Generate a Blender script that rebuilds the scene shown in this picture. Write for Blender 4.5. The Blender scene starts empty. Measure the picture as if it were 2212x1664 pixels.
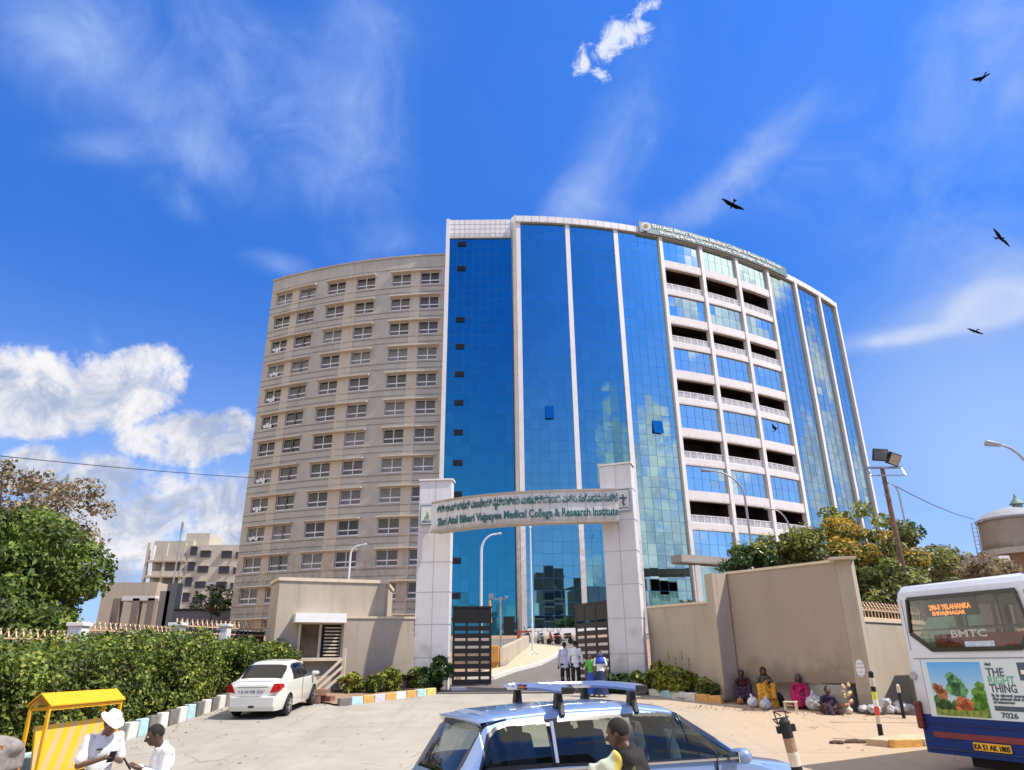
import bpy, bmesh, math, random
import numpy as np
from mathutils import Vector, Matrix
R = math.radians
random.seed(7); rng = np.random.default_rng(7)
scene = bpy.context.scene
COL = scene.collection

# ---------------------------------------------------------------- camera
EYE = 2.35                       # camera height above the road
_F, _CX, _CY = 1514.0, 1106.0, 832.0      # focal length and centre in photo units (2212 x 1664)
_U = np.array([(1063 - _CX) / _F, (_CY + 3000) / _F, -1.0]); _U /= np.linalg.norm(_U)
_FW = np.array([0, 0, -1.0]) - np.dot([0, 0, -1.0], _U) * _U; _FW /= np.linalg.norm(_FW)
_RT = np.cross(_FW, _U)
CM = np.stack([_RT, _FW, _U])    # camera axes -> world
cam_d = bpy.data.cameras.new("camera"); cam = bpy.data.objects.new("camera", cam_d); COL.objects.link(cam)
cam_d.sensor_width = 36; cam_d.lens = 36 * _F / 2212; cam_d.clip_start = 0.1; cam_d.clip_end = 3000
mw = Matrix(CM.tolist()).to_4x4(); mw.translation = (0, 0, EYE); cam.matrix_world = mw
scene.camera = cam

def ray(x, y):
    d = CM @ np.array([(x - _CX) / _F, (_CY - y) / _F, -1.0]); return d / d[1]
def at(x, y, Y):                 # real place of a surveyed point at ground distance Y
    d = ray(x, y) * Y; return Vector((d[0], d[1], d[2] + EYE))
HK = [(-300, 0), (8, 0), (11, .12), (30, 1.42), (40, 2.15), (72, 4.75), (150, 10.2), (260, 12), (900, 14)]
def hz(Y): return float(np.interp(Y, [k[0] for k in HK], [k[1] for k in HK]))
def og(x, y):
    r = ray(x, y); lo = hi = None
    Y = 3.0
    while Y < 300:
        if EYE + r[2] * Y - hz(Y) < 0: lo, hi = Y - .25, Y; break
        Y += .25
    for _ in range(25):
        m = (lo + hi) / 2
        if EYE + r[2] * m - hz(m) < 0: hi = m
        else: lo = m
    return Vector((r[0] * hi, hi, hz(hi)))

# ---------------------------------------------------------------- sun
SAZ = (0.953, -0.303); SEL = R(54)
sl = bpy.data.lights.new("sun", 'SUN'); sun = bpy.data.objects.new("sun", sl); COL.objects.link(sun)
sl.energy = 4.8; sl.angle = R(0.5); sl.color = (1.0, 0.92, 0.81)
sdir = Vector((SAZ[0] * math.cos(SEL), SAZ[1] * math.cos(SEL), math.sin(SEL))).normalized()
sun.rotation_euler = sdir.to_track_quat('Z', 'Y').to_euler(); sun.location = (60, -20, 60)

# ---------------------------------------------------------------- world: Nishita sky with clouds
world = bpy.data.worlds.new("World"); scene.world = world; world.use_nodes = True
nt = world.node_tree; nt.nodes.clear()
def N(t, **kw):
    n = nt.nodes.new(t)
    for k, v in kw.items(): setattr(n, k, v)
    return n
def L(a, b): nt.links.new(a, b)
def M_(op, a, b=None, c=None, clamp=False):
    n = N('ShaderNodeMath', operation=op, use_clamp=clamp)
    for i, v in enumerate((a, b, c)):
        if v is None: continue
        if isinstance(v, (int, float)): n.inputs[i].default_value = v
        else: L(v, n.inputs[i])
    return n.outputs[0]
def smooth(v, a, b, lo=0.0, hi=1.0):
    n = N('ShaderNodeMapRange', interpolation_type='SMOOTHSTEP')
    L(v, n.inputs[0]); n.inputs[1].default_value = a; n.inputs[2].default_value = b
    n.inputs[3].default_value = lo; n.inputs[4].default_value = hi
    return n.outputs[0]
sky = N('ShaderNodeTexSky', sky_type='NISHITA', sun_disc=False)
sky.sun_elevation = SEL; sky.sun_rotation = math.atan2(SAZ[0], SAZ[1])
sky.altitude = 900; sky.air_density = 1.0; sky.dust_density = 0.6; sky.ozone_density = 2.2
tc = N('ShaderNodeTexCoord'); dvec = tc.outputs['Generated']
sep = N('ShaderNodeSeparateXYZ'); L(dvec, sep.inputs[0]); dx, dy, dz = sep.outputs
SEAM = R(60)                     # azimuth seam is put where nothing looks
rx = M_('SUBTRACT', M_('MULTIPLY', dx, math.cos(SEAM)), M_('MULTIPLY', dy, math.sin(SEAM)))
ry = M_('ADD', M_('MULTIPLY', dx, math.sin(SEAM)), M_('MULTIPLY', dy, math.cos(SEAM)))
az = M_('ARCTAN2', rx, ry)       # azimuth - 60 degrees
el = M_('ARCSINE', dz)
pc = N('ShaderNodeCombineXYZ'); L(az, pc.inputs[0]); L(el, pc.inputs[1]); P2 = pc.outputs[0]
zz = M_('ADD', M_('MAXIMUM', dz, 0.0), 0.22)
pp = N('ShaderNodeCombineXYZ'); L(M_('DIVIDE', dx, zz), pp.inputs[0]); L(M_('DIVIDE', dy, zz), pp.inputs[1])
PL = pp.outputs[0]               # position on a flat cloud layer
def azel(d):
    n = np.array(d) / np.linalg.norm(d)
    a = math.atan2(n[0], n[1]) - SEAM
    if a < -math.pi: a += 2 * math.pi
    return a, math.asin(n[2])
def blob(c, s, ang):
    m = N('ShaderNodeMapping', vector_type='TEXTURE'); L(P2, m.inputs['Vector'])
    m.inputs['Location'].default_value = (c[0], c[1], 0); m.inputs['Rotation'].default_value = (0, 0, ang)
    m.inputs['Scale'].default_value = (s[0], s[1], 1)
    g = N('ShaderNodeTexGradient', gradient_type='SPHERICAL'); L(m.outputs[0], g.inputs[0])
    return g.outputs['Fac']
def photo_blob(x, y, sx, sy, ang=0):      # a cloud seen there in the sky (photo units, degrees)
    a0 = azel(ray(x, y)); ca, sa = math.cos(R(ang)), math.sin(R(ang))
    p = azel(ray(x + sx * ca * .5, y - sx * sa * .5)); q = azel(ray(x - sy * sa * .5, y - sy * ca * .5))
    A = math.hypot(p[0] - a0[0], p[1] - a0[1]) * 2; B = math.hypot(q[0] - a0[0], q[1] - a0[1]) * 2
    return blob(a0, (A, B), math.atan2(p[1] - a0[1], p[0] - a0[0]))
def ang_blob(azd, eld, sa, se, ang=0):
    a = R(azd) - SEAM
    if a < -math.pi: a += 2 * math.pi
    return blob((a, R(eld)), (R(sa), R(se)), R(ang))
def combine(op, lst):
    r = lst[0]
    for b in lst[1:]: r = M_(op, r, b)
    return r
def noise(vec, scale, detail=8, rough=.6, dist=0.0, lac=2.0):
    n = N('ShaderNodeTexNoise'); L(vec, n.inputs['Vector'])
    n.inputs['Scale'].default_value = scale; n.inputs['Detail'].default_value = detail
    n.inputs['Roughness'].default_value = rough; n.inputs['Distortion'].default_value = dist
    n.inputs['Lacunarity'].default_value = lac
    return n.outputs['Fac']
# heaped clouds
cum = [photo_blob(190, 850, 265, 110, -3), photo_blob(60, 810, 170, 85), photo_blob(330, 800, 130, 75, -10), photo_blob(400, 950, 170, 85),
       photo_blob(490, 935, 90, 75), photo_blob(60, 1010, 110, 80), photo_blob(300, 1110, 330, 150, -4), photo_blob(440, 1120, 240, 140), photo_blob(200, 1090, 130, 90), photo_blob(240, 1040, 130, 70),
       photo_blob(60, 900, 160, 80), photo_blob(320, 1200, 260, 110), photo_blob(250, 1250, 60, 40), photo_blob(2080, 1235, 120, 28),
       ang_blob(139, 9, 15, 11), ang_blob(133, 15, 10, 7, 20), ang_blob(147, 16, 7, 6), ang_blob(129, 6, 14, 9), ang_blob(119, 26, 6, 4), ang_blob(106, 26, 8, 4), ang_blob(98, 25, 6, 6),
       ang_blob(112, 14.5, 8, 2.6), ang_blob(76, 16, 6, 13, -15), ang_blob(84, 13, 6, 7), ang_blob(168, 4, 14, 3.5), ang_blob(185, 3, 12, 3), ang_blob(68, 12, 5, 5), ang_blob(155, 5, 8, 4),
       ang_blob(-95, 12, 22, 9), ang_blob(220, 10, 20, 7)]
E1 = combine('MAXIMUM', cum)
nA = noise(dvec, 8.5, 10, .62, .35); nB = noise(dvec, 30, 8, .68, .3)
dens = M_('ADD', M_('MULTIPLY', smooth(E1, 0, .62), 1.15), M_('MULTIPLY', M_('SUBTRACT', M_('ADD', M_('MULTIPLY', nA, .60), M_('MULTIPLY', nB, .40)), .5), 5.6))
# the small bright torn cloud overhead
top = [photo_blob(1318, 88, 125, 46, 42), photo_blob(1350, 72, 74, 48, 10), photo_blob(1395, 15, 62, 26, 25), photo_blob(1262, 140, 50, 26, 50), photo_blob(1292, 160, 26, 40, 80)]
nC = noise(dvec, 30, 9, .70, .5)
dtop = M_('ADD', M_('MULTIPLY', combine('MAXIMUM', top), 1.35), M_('MULTIPLY', M_('SUBTRACT', nC, .5), 4.6))
c1 = M_('MULTIPLY', smooth(dens, .30, 1.15), smooth(E1, .02, .22)); c2 = M_('MULTIPLY', smooth(dtop, .35, 1.35, 0, .9), smooth(combine('MAXIMUM', top), .0, .25))
# thin high cloud
cir = [(photo_blob(300, 230, 430, 170, -38), .55), (photo_blob(470, 350, 120, 75, -45), .5), (photo_blob(260, 320, 230, 50, 3), .45), (photo_blob(150, 120, 300, 220, 0), .28), (photo_blob(650, 290, 260, 220, 0), .5), (photo_blob(790, 280, 150, 400, 0), .5),
       (photo_blob(560, 60, 520, 240, 0), .45), (photo_blob(380, 440, 90, 50, -30), .3), (photo_blob(1330, 310, 350, 110, 62), .62), (photo_blob(1250, 430, 150, 70, 40), .3), (photo_blob(1220, 440, 130, 60, 40), .4), (photo_blob(1590, 380, 300, 55, 42), .55),
       (photo_blob(1650, 300, 420, 200, 35), .22), (photo_blob(2150, 150, 280, 320, 0), .75), (photo_blob(1950, 480, 420, 260, 0), .35), (photo_blob(1900, 300, 380, 160, 20), .22), (photo_blob(600, 570, 110, 40, -10), .5), (photo_blob(860, 530, 220, 60, 5), .3), (photo_blob(1400, 470, 300, 50, 5), .25),
       (photo_blob(2090, 690, 360, 80, 14), 1.25), (photo_blob(2180, 645, 190, 100, 22), .9), (photo_blob(1900, 737, 190, 32, 8), 1.0), (photo_blob(2120, 600, 240, 60, 24), .4), (photo_blob(2100, 560, 260, 120, 10), .3),
       (photo_blob(215, 735, 26, 60, 20), .5), (photo_blob(60, 755, 90, 30, 10), .4), (photo_blob(480, 1040, 260, 60, 0), .4),
       (ang_blob(120, 22, 18, 9), .5), (ang_blob(108, 17, 20, 13), .75), (ang_blob(135, 10, 20, 14), .6), (ang_blob(90, 20, 24, 12), .42), (ang_blob(74, 8, 16, 14), .5), (ang_blob(100, 8, 20, 8), .5)]
E2 = combine('ADD', [M_('MULTIPLY', b, w) for b, w in cir])
st = N('ShaderNodeMapping', vector_type='POINT'); L(PL, st.inputs['Vector'])
st.inputs['Rotation'].default_value = (0, 0, R(-22)); st.inputs['Scale'].default_value = (2.6, .8, 1)
nD = noise(st.outputs[0], 1.3, 9, .6, .9); nE = noise(dvec, 9, 6, .6, .8)
nst = smooth(M_('ADD', M_('MULTIPLY', nD, .65), M_('MULTIPLY', nE, .35)), .32, .70)
c3 = M_('MULTIPLY', smooth(M_('ADD', E2, M_('MULTIPLY', M_('SUBTRACT', nE, .5), M_('MULTIPLY', smooth(E2, 0, .3), .8))), .0, 1.0), M_('ADD', M_('MULTIPLY', nst, .75), .42), clamp=True)
veil = M_('MULTIPLY', M_('MULTIPLY', nst, smooth(dz, .1, .9)), .055)
c3 = M_('MINIMUM', M_('ADD', c3, veil), .93)
# sky colour: Nishita, deepened as the phone camera recorded it
hs = N('ShaderNodeHueSaturation'); L(sky.outputs[0], hs.inputs['Color']); hs.inputs['Saturation'].default_value = 1.2; hs.inputs['Value'].default_value = 1.0
tint = N('ShaderNodeMix', data_type='RGBA', blend_type='MULTIPLY'); tint.inputs[0].default_value = 1
L(hs.outputs[0], tint.inputs[6]); tint.inputs[7].default_value = (0.46, 0.86, 1.42, 1)
up_ = N('ShaderNodeVectorMath', operation='SCALE'); L(tint.outputs[2], up_.inputs[0]); L(smooth(dz, .15, .8, 1.0, 1.75), up_.inputs['Scale']); base = up_.outputs[0]
def mixc(f, a, b):
    n = N('ShaderNodeMix', data_type='RGBA'); L(f, n.inputs[0])
    for s, v in ((6, a), (7, b)):
        if isinstance(v, tuple): n.inputs[s].default_value = v
        else: L(v, n.inputs[s])
    return n.outputs[2]
K = 1 / 0.1
lum = smooth(M_('ADD', M_('MULTIPLY', noise(dvec, 13, 8, .62, .6), .85), M_('ADD', M_('MULTIPLY', dz, .14), M_('MULTIPLY', dens, -.04))), .29, .53)
cumc = mixc(lum, (0.33 * K, 0.40 * K, 0.56 * K, 1), (0.76 * K, 0.74 * K, 0.76 * K, 1))
hzf = M_('MAXIMUM', smooth(dz, .50, .02, 0, .78), M_('MULTIPLY', smooth(photo_blob(2180, 1000, 900, 620), 0, .9), .70))
base = mixc(hzf, base, (0.38 * K, 0.53 * K, 0.82 * K, 1))
cl = mixc(c3, base, mixc(smooth(E2, .75, 1.5), (0.26 * K, 0.39 * K, 0.74 * K, 1), (0.50 * K, 0.58 * K, 0.76 * K, 1)))
# unseen bright cloud added overhead and behind, warming the blue fill light
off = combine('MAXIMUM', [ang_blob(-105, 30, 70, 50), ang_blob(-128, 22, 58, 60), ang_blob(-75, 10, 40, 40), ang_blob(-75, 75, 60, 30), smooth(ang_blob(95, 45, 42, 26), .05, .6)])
fill_deck = M_('MAXIMUM', smooth(dz, .86, .95), smooth(off, .12, .5))
fill_deck = M_('MULTIPLY', fill_deck, smooth(M_('ADD', noise(PL, 1.6, 7, .6, .3), M_('MULTIPLY', fill_deck, .35)), .42, .72))
cl = mixc(fill_deck, cl, (1.08 * K, 1.0 * K, 0.90 * K, 1))
cl = mixc(c1, cl, cumc)
cl = mixc(c2, cl, (0.68 * K, 0.72 * K, 0.80 * K, 1))
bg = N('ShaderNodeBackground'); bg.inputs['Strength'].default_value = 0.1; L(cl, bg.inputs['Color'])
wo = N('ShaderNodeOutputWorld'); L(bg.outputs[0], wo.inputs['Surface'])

scene.view_settings.view_transform = 'Standard'; scene.view_settings.look = 'None'
scene.view_settings.exposure = 0.32; scene.view_settings.gamma = 1.0
scene.cycles.max_bounces = 8; scene.cycles.transparent_max_bounces = 16; scene.cycles.use_denoising = True
scene.cycles.caustics_reflective = False; scene.cycles.caustics_refractive = False
# ================================================================ materials
def mat(name, col, rough=.8, metal=0.0, var=.12, vscale=3.0, bump=0.0, bscale=None, spec=.5, coat=0.0, var2=None, coords='Object', leaf=False, two=None):
    m = bpy.data.materials.new(name); m.use_nodes = True; t = m.node_tree; b = t.nodes['Principled BSDF']
    b.inputs['Roughness'].default_value = rough; b.inputs['Metallic'].default_value = metal
    b.inputs['Specular IOR Level'].default_value = spec; b.inputs['Coat Weight'].default_value = coat; b.inputs['Coat Roughness'].default_value = .05
    c = (col[0], col[1], col[2], 1)
    if leaf:
        g = t.nodes.new('ShaderNodeNewGeometry'); r = t.nodes.new('ShaderNodeValToRGB')
        t.links.new(g.outputs['Random Per Island'], r.inputs[0])
        els = r.color_ramp.elements; stops = two or [(0, [x * .55 for x in col]), (.5, col), (1, [min(1, x * 1.7) for x in col])]
        els[0].position = stops[0][0]; els[0].color = (*stops[0][1], 1); els[1].position = stops[-1][0]; els[1].color = (*stops[-1][1], 1)
        for p, cc in stops[1:-1]: e = els.new(p); e.color = (*cc, 1)
        tcn = t.nodes.new('ShaderNodeTexCoord'); nz = t.nodes.new('ShaderNodeTexNoise'); t.links.new(tcn.outputs['Object'], nz.inputs['Vector']); nz.inputs['Scale'].default_value = vscale
        mr = t.nodes.new('ShaderNodeMapRange'); t.links.new(nz.outputs['Fac'], mr.inputs[0]); mr.inputs[1].default_value = .3; mr.inputs[2].default_value = .7; mr.inputs[3].default_value = 1 - var; mr.inputs[4].default_value = 1 + var
        mx = t.nodes.new('ShaderNodeVectorMath'); mx.operation = 'SCALE'; t.links.new(r.outputs[0], mx.inputs[0]); t.links.new(mr.outputs[0], mx.inputs['Scale'])
        t.links.new(mx.outputs[0], b.inputs['Base Color'])
        # light through the leaf
        tr = t.nodes.new('ShaderNodeBsdfTranslucent'); t.links.new(mx.outputs[0], tr.inputs['Color'])
        ms = t.nodes.new('ShaderNodeMixShader'); ms.inputs[0].default_value = .3; o = t.nodes['Material Output']
        t.links.new(b.outputs[0], ms.inputs[1]); t.links.new(tr.outputs[0], ms.inputs[2]); t.links.new(ms.outputs[0], o.inputs[0])
        return m
    if var > 0 or bump > 0:
        tcn = t.nodes.new('ShaderNodeTexCoord'); nz = t.nodes.new('ShaderNodeTexNoise'); t.links.new(tcn.outputs[coords], nz.inputs['Vector'])
        nz.inputs['Scale'].default_value = vscale; nz.inputs['Detail'].default_value = 7; nz.inputs['Roughness'].default_value = .62
        r = t.nodes.new('ShaderNodeValToRGB'); t.links.new(nz.outputs['Fac'], r.inputs[0])
        r.color_ramp.elements[0].position = .3; r.color_ramp.elements[1].position = .72
        lo = [x * (1 - var) for x in col] if two is None else two[0]; hi = [min(1, x * (1 + var)) for x in col] if two is None else two[1]
        r.color_ramp.elements[0].color = (*lo, 1); r.color_ramp.elements[1].color = (*hi, 1)
        t.links.new(r.outputs[0], b.inputs['Base Color'])
        if bump > 0:
            n2 = t.nodes.new('ShaderNodeTexNoise'); t.links.new(tcn.outputs[coords], n2.inputs['Vector']); n2.inputs['Scale'].default_value = bscale or vscale * 8; n2.inputs['Detail'].default_value = 5
            bp = t.nodes.new('ShaderNodeBump'); bp.inputs['Strength'].default_value = bump; bp.inputs['Distance'].default_value = .02
            t.links.new(n2.outputs['Fac'], bp.inputs['Height']); t.links.new(bp.outputs[0], b.inputs['Normal'])
    else: b.inputs['Base Color'].default_value = c
    return m
def streaky(name, col, dark, rough=.85, sz=(1.2, 1.2, .18), amt=.35, bump=.15, scale=2.0):
    # painted wall with rain streaks and grime blotches
    m = bpy.data.materials.new(name); m.use_nodes = True; t = m.node_tree; b = t.nodes['Principled BSDF']; b.inputs['Roughness'].default_value = rough; b.inputs['Specular IOR Level'].default_value = .3
    g = t.nodes.new('ShaderNodeNewGeometry'); mp = t.nodes.new('ShaderNodeMapping'); t.links.new(g.outputs['Position'], mp.inputs[0]); mp.inputs['Scale'].default_value = sz
    nz = t.nodes.new('ShaderNodeTexNoise'); t.links.new(mp.outputs[0], nz.inputs['Vector']); nz.inputs['Scale'].default_value = scale; nz.inputs['Detail'].default_value = 8; nz.inputs['Roughness'].default_value = .65
    n2 = t.nodes.new('ShaderNodeTexNoise'); t.links.new(g.outputs['Position'], n2.inputs['Vector']); n2.inputs['Scale'].default_value = .7; n2.inputs['Detail'].default_value = 6
    a = t.nodes.new('ShaderNodeMath'); a.operation = 'MULTIPLY'; t.links.new(nz.outputs['Fac'], a.inputs[0]); t.links.new(n2.outputs['Fac'], a.inputs[1])
    mr = t.nodes.new('ShaderNodeMapRange'); t.links.new(a.outputs[0], mr.inputs[0]); mr.inputs[1].default_value = .2; mr.inputs[2].default_value = .42; mr.inputs[3].default_value = 0; mr.inputs[4].default_value = amt
    mx = t.nodes.new('ShaderNodeMix'); mx.data_type = 'RGBA'; t.links.new(mr.outputs[0], mx.inputs[0]); mx.inputs[6].default_value = (*col, 1); mx.inputs[7].default_value = (*dark, 1)
    # splashed dirt along the foot and drip marks from the top edge
    tcn = t.nodes.new('ShaderNodeTexCoord'); sx = t.nodes.new('ShaderNodeSeparateXYZ'); t.links.new(tcn.outputs['Generated'], sx.inputs[0])
    n4 = t.nodes.new('ShaderNodeTexNoise'); t.links.new(g.outputs['Position'], n4.inputs['Vector']); n4.inputs['Scale'].default_value = 2.2; n4.inputs['Detail'].default_value = 8
    def mr_(v, a, b_, lo, hi):
        r = t.nodes.new('ShaderNodeMapRange'); r.interpolation_type = 'SMOOTHSTEP'; t.links.new(v, r.inputs[0]); r.inputs[1].default_value = a; r.inputs[2].default_value = b_; r.inputs[3].default_value = lo; r.inputs[4].default_value = hi; return r.outputs[0]
    def m2(op, a, b_):
        q = t.nodes.new('ShaderNodeMath'); q.operation = op
        for i, v in enumerate((a, b_)):
            if isinstance(v, (int, float)): q.inputs[i].default_value = v
            else: t.links.new(v, q.inputs[i])
        return q.outputs[0]
    foot = mr_(m2('SUBTRACT', sx.outputs[2], m2('MULTIPLY', n4.outputs['Fac'], .5)), .02, -.2, 0, .55)
    mp2 = t.nodes.new('ShaderNodeMapping'); t.links.new(g.outputs['Position'], mp2.inputs[0]); mp2.inputs['Scale'].default_value = (2.6, 2.6, .2)
    n5 = t.nodes.new('ShaderNodeTexNoise'); t.links.new(mp2.outputs[0], n5.inputs['Vector']); n5.inputs['Scale'].default_value = 1.5; n5.inputs['Detail'].default_value = 6
    drip = m2('MULTIPLY', mr_(n5.outputs['Fac'], .52, .80, 0, 1), mr_(sx.outputs[2], .5, 1.0, .05, .42))
    fac = m2('MAXIMUM', foot, drip); mx2 = t.nodes.new('ShaderNodeMix'); mx2.data_type = 'RGBA'; t.links.new(fac, mx2.inputs[0]); t.links.new(mx.outputs[2], mx2.inputs[6]); mx2.inputs[7].default_value = (dark[0] * .72, dark[1] * .68, dark[2] * .64, 1)
    t.links.new(mx2.outputs[2], b.inputs['Base Color'])
    n3 = t.nodes.new('ShaderNodeTexNoise'); t.links.new(g.outputs['Position'], n3.inputs['Vector']); n3.inputs['Scale'].default_value = 30
    bp = t.nodes.new('ShaderNodeBump'); bp.inputs['Strength'].default_value = bump; bp.inputs['Distance'].default_value = .02; t.links.new(n3.outputs['Fac'], bp.inputs['Height']); t.links.new(bp.outputs[0], b.inputs['Normal'])
    return m
def glass(name, tint, refl=.25, rough=.02, opac=.0):
    m = bpy.data.materials.new(name); m.use_nodes = True; t = m.node_tree; t.nodes.remove(t.nodes['Principled BSDF']); o = t.nodes['Material Output']
    tr = t.nodes.new('ShaderNodeBsdfTransparent'); tr.inputs[0].default_value = (*tint, 1)
    gl = t.nodes.new('ShaderNodeBsdfGlossy'); gl.inputs['Roughness'].default_value = rough; gl.inputs['Color'].default_value = (.95, .97, 1, 1)
    lw = t.nodes.new('ShaderNodeFresnel'); lw.inputs[0].default_value = 1.5
    ad = t.nodes.new('ShaderNodeMath'); ad.operation = 'ADD'; ad.use_clamp = True; t.links.new(lw.outputs[0], ad.inputs[0]); ad.inputs[1].default_value = refl - .04
    ms = t.nodes.new('ShaderNodeMixShader'); t.links.new(ad.outputs[0], ms.inputs[0]); t.links.new(tr.outputs[0], ms.inputs[1]); t.links.new(gl.outputs[0], ms.inputs[2]); t.links.new(ms.outputs[0], o.inputs[0])
    return m

# ================================================================ mesh building
class MB:
    """collects boxes, bars, tubes, prisms and quads, then links them as ONE mesh object"""
    def __init__(s): s.v = []; s.f = []; s.m = []
    def add(s, vs, fs, mi=0):
        o = len(s.v); s.v.extend([tuple(map(float, p)) for p in vs]); s.f.extend([tuple(i + o for i in f) for f in fs]); s.m.extend([mi] * len(fs)); return s
    def quad(s, a, b, c, d, mi=0): return s.add([a, b, c, d], [(0, 1, 2, 3)], mi)
    def box(s, c, d, rz=0, mi=0, rot=None, taper=1.0):
        hx, hy, hzz = d[0] / 2, d[1] / 2, d[2] / 2
        Mx = rot if rot is not None else Matrix.Rotation(rz, 3, 'Z')
        vs = []
        for z in (-1, 1):
            k = taper if z > 0 else 1
            for x, y in ((-1, -1), (1, -1), (1, 1), (-1, 1)): vs.append(Vector(c) + Mx @ Vector((x * hx * k, y * hy * k, z * hzz)))
        return s.add(vs, [(3, 2, 1, 0), (4, 5, 6, 7), (0, 1, 5, 4), (1, 2, 6, 5), (2, 3, 7, 6), (3, 0, 4, 7)], mi)
    def span(s, p, q, w, z0, z1, mi=0, off=0.0):
        """a wall slab from p to q in plan, thickness w, offset to the left of p->q"""
        p = Vector((p[0], p[1], 0)); q = Vector((q[0], q[1], 0)); d = (q - p); n = Vector((-d.y, d.x, 0)).normalized()
        a = p + n * off; b = q + n * off
        if not isinstance(z0, tuple): z0 = (z0, z0)
        if not isinstance(z1, tuple): z1 = (z1, z1)
        c = [a, b, b + n * w, a + n * w]; zz0 = [z0[0], z0[1], z0[1], z0[0]]; zz1 = [z1[0], z1[1], z1[1], z1[0]]
        vs = [(v.x, v.y, z) for v, z in zip(c, zz0)] + [(v.x, v.y, z) for v, z in zip(c, zz1)]
        return s.add(vs, [(3, 2, 1, 0), (4, 5, 6, 7), (0, 1, 5, 4), (1, 2, 6, 5), (2, 3, 7, 6), (3, 0, 4, 7)], mi)
    def prism(s, poly, z0, z1, mi=0):
        n = len(poly); vs = [(p[0], p[1], z0) for p in poly] + [(p[0], p[1], z1) for p in poly]
        return s.add(vs, [tuple(range(n - 1, -1, -1)), tuple(range(n, 2 * n))] + [(i, (i + 1) % n, n + (i + 1) % n, n + i) for i in range(n)], mi)
    def tube(s, pts, r, n=10, mi=0, cap=True):
        pts = [Vector(p) for p in pts]; rs = r if isinstance(r, (list, tuple)) else [r] * len(pts)
        vs = []; up = None
        for i, p in enumerate(pts):
            d = ((pts[min(i + 1, len(pts) - 1)] - pts[max(i - 1, 0)])).normalized()
            if up is None: up = d.orthogonal().normalized()
            up = (up - d * up.dot(d)).normalized(); w = d.cross(up)
            for k in range(n):
                a = 2 * math.pi * k / n; vs.append(p + (up * math.cos(a) + w * math.sin(a)) * rs[i])
        fs = [(i * n + k, i * n + (k + 1) % n, (i + 1) * n + (k + 1) % n, (i + 1) * n + k) for i in range(len(pts) - 1) for k in range(n)]
        if cap: fs += [tuple(range(n - 1, -1, -1)), tuple(range((len(pts) - 1) * n, len(pts) * n))]
        return s.add(vs, fs, mi)
    def bar(s, p, q, w, t=None, mi=0):
        p = Vector(p); q = Vector(q); t = t or w; d = (q - p); l = d.length; d.normalize()
        up = Vector((0, 0, 1)) if abs(d.z) < .95 else Vector((0, 1, 0))
        x = d.cross(up).normalized(); y = x.cross(d)
        vs = [p + x * a * w / 2 + y * b * t / 2 + d * e for e in (0, l) for a, b in ((-1, -1), (1, -1), (1, 1), (-1, 1))]
        return s.add(vs, [(3, 2, 1, 0), (4, 5, 6, 7), (0, 1, 5, 4), (1, 2, 6, 5), (2, 3, 7, 6), (3, 0, 4, 7)], mi)
    def lathe(s, prof, c=(0, 0, 0), n=24, mi=0, axis='z', sx=1, sy=1):
        vs = []
        for r, z in prof:
            for k in range(n):
                a = 2 * math.pi * k / n; x, y = r * math.cos(a) * sx, r * math.sin(a) * sy
                v = (x, y, z) if axis == 'z' else ((z, x, y) if axis == 'x' else (x, z, y))
                vs.append((v[0] + c[0], v[1] + c[1], v[2] + c[2]))
        m = len(prof)
        fs = [(i * n + k, i * n + (k + 1) % n, (i + 1) * n + (k + 1) % n, (i + 1) * n + k) for i in range(m - 1) for k in range(n)]
        fs += [tuple(range(n - 1, -1, -1)), tuple(range((m - 1) * n, m * n))]
        return s.add(vs, fs, mi)
    def ball(s, c, r, n=12, m=8, mi=0, rot=None):
        r = r if isinstance(r, (tuple, list)) else (r, r, r); vs = []
        for i in range(m + 1):
            th = math.pi * i / m
            for k in range(n):
                a = 2 * math.pi * k / n; v = Vector((r[0] * math.sin(th) * math.cos(a), r[1] * math.sin(th) * math.sin(a), r[2] * math.cos(th)))
                if rot is not None: v = rot @ v
                vs.append(Vector(c) + v)
        fs = [(i * n + k, (i + 1) * n + k, (i + 1) * n + (k + 1) % n, i * n + (k + 1) % n) for i in range(m) for k in range(n)]
        return s.add(vs, fs, mi)
    def cap(s, p, q, r0, r1, n=12, sx=1.0, mi=0):
        """tapered limb with round ends; sx flattens it"""
        p = Vector(p); q = Vector(q); d = (q - p); l = d.length; d.normalize(); u = d.orthogonal().normalized() if abs(d.z) < .9 else Vector((1, 0, 0)); u = (u - d * u.dot(d)).normalized(); w = d.cross(u)
        rings = []
        for i in range(5): a = math.pi / 2 * (i / 4); rings.append((-r0 * math.cos(a), max(r0 * math.sin(a), 1e-4)))
        for i in range(5): a = math.pi / 2 * (i / 4); rings.append((l + r1 * math.sin(a), max(r1 * math.cos(a), 1e-4)))
        vs = [p + d * t + (u * math.cos(2 * math.pi * k / n) + w * math.sin(2 * math.pi * k / n) * sx) * r for t, r in rings for k in range(n)]
        m = len(rings)
        fs = [(i * n + k, i * n + (k + 1) % n, (i + 1) * n + (k + 1) % n, (i + 1) * n + k) for i in range(m - 1) for k in range(n)]
        fs += [tuple(range(n - 1, -1, -1)), tuple(range((m - 1) * n, m * n))]
        return s.add(vs, fs, mi)
    def mesh(s, name):
        me = bpy.data.meshes.new(name); me.from_pydata(s.v, [], s.f); me.validate(); return me
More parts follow.
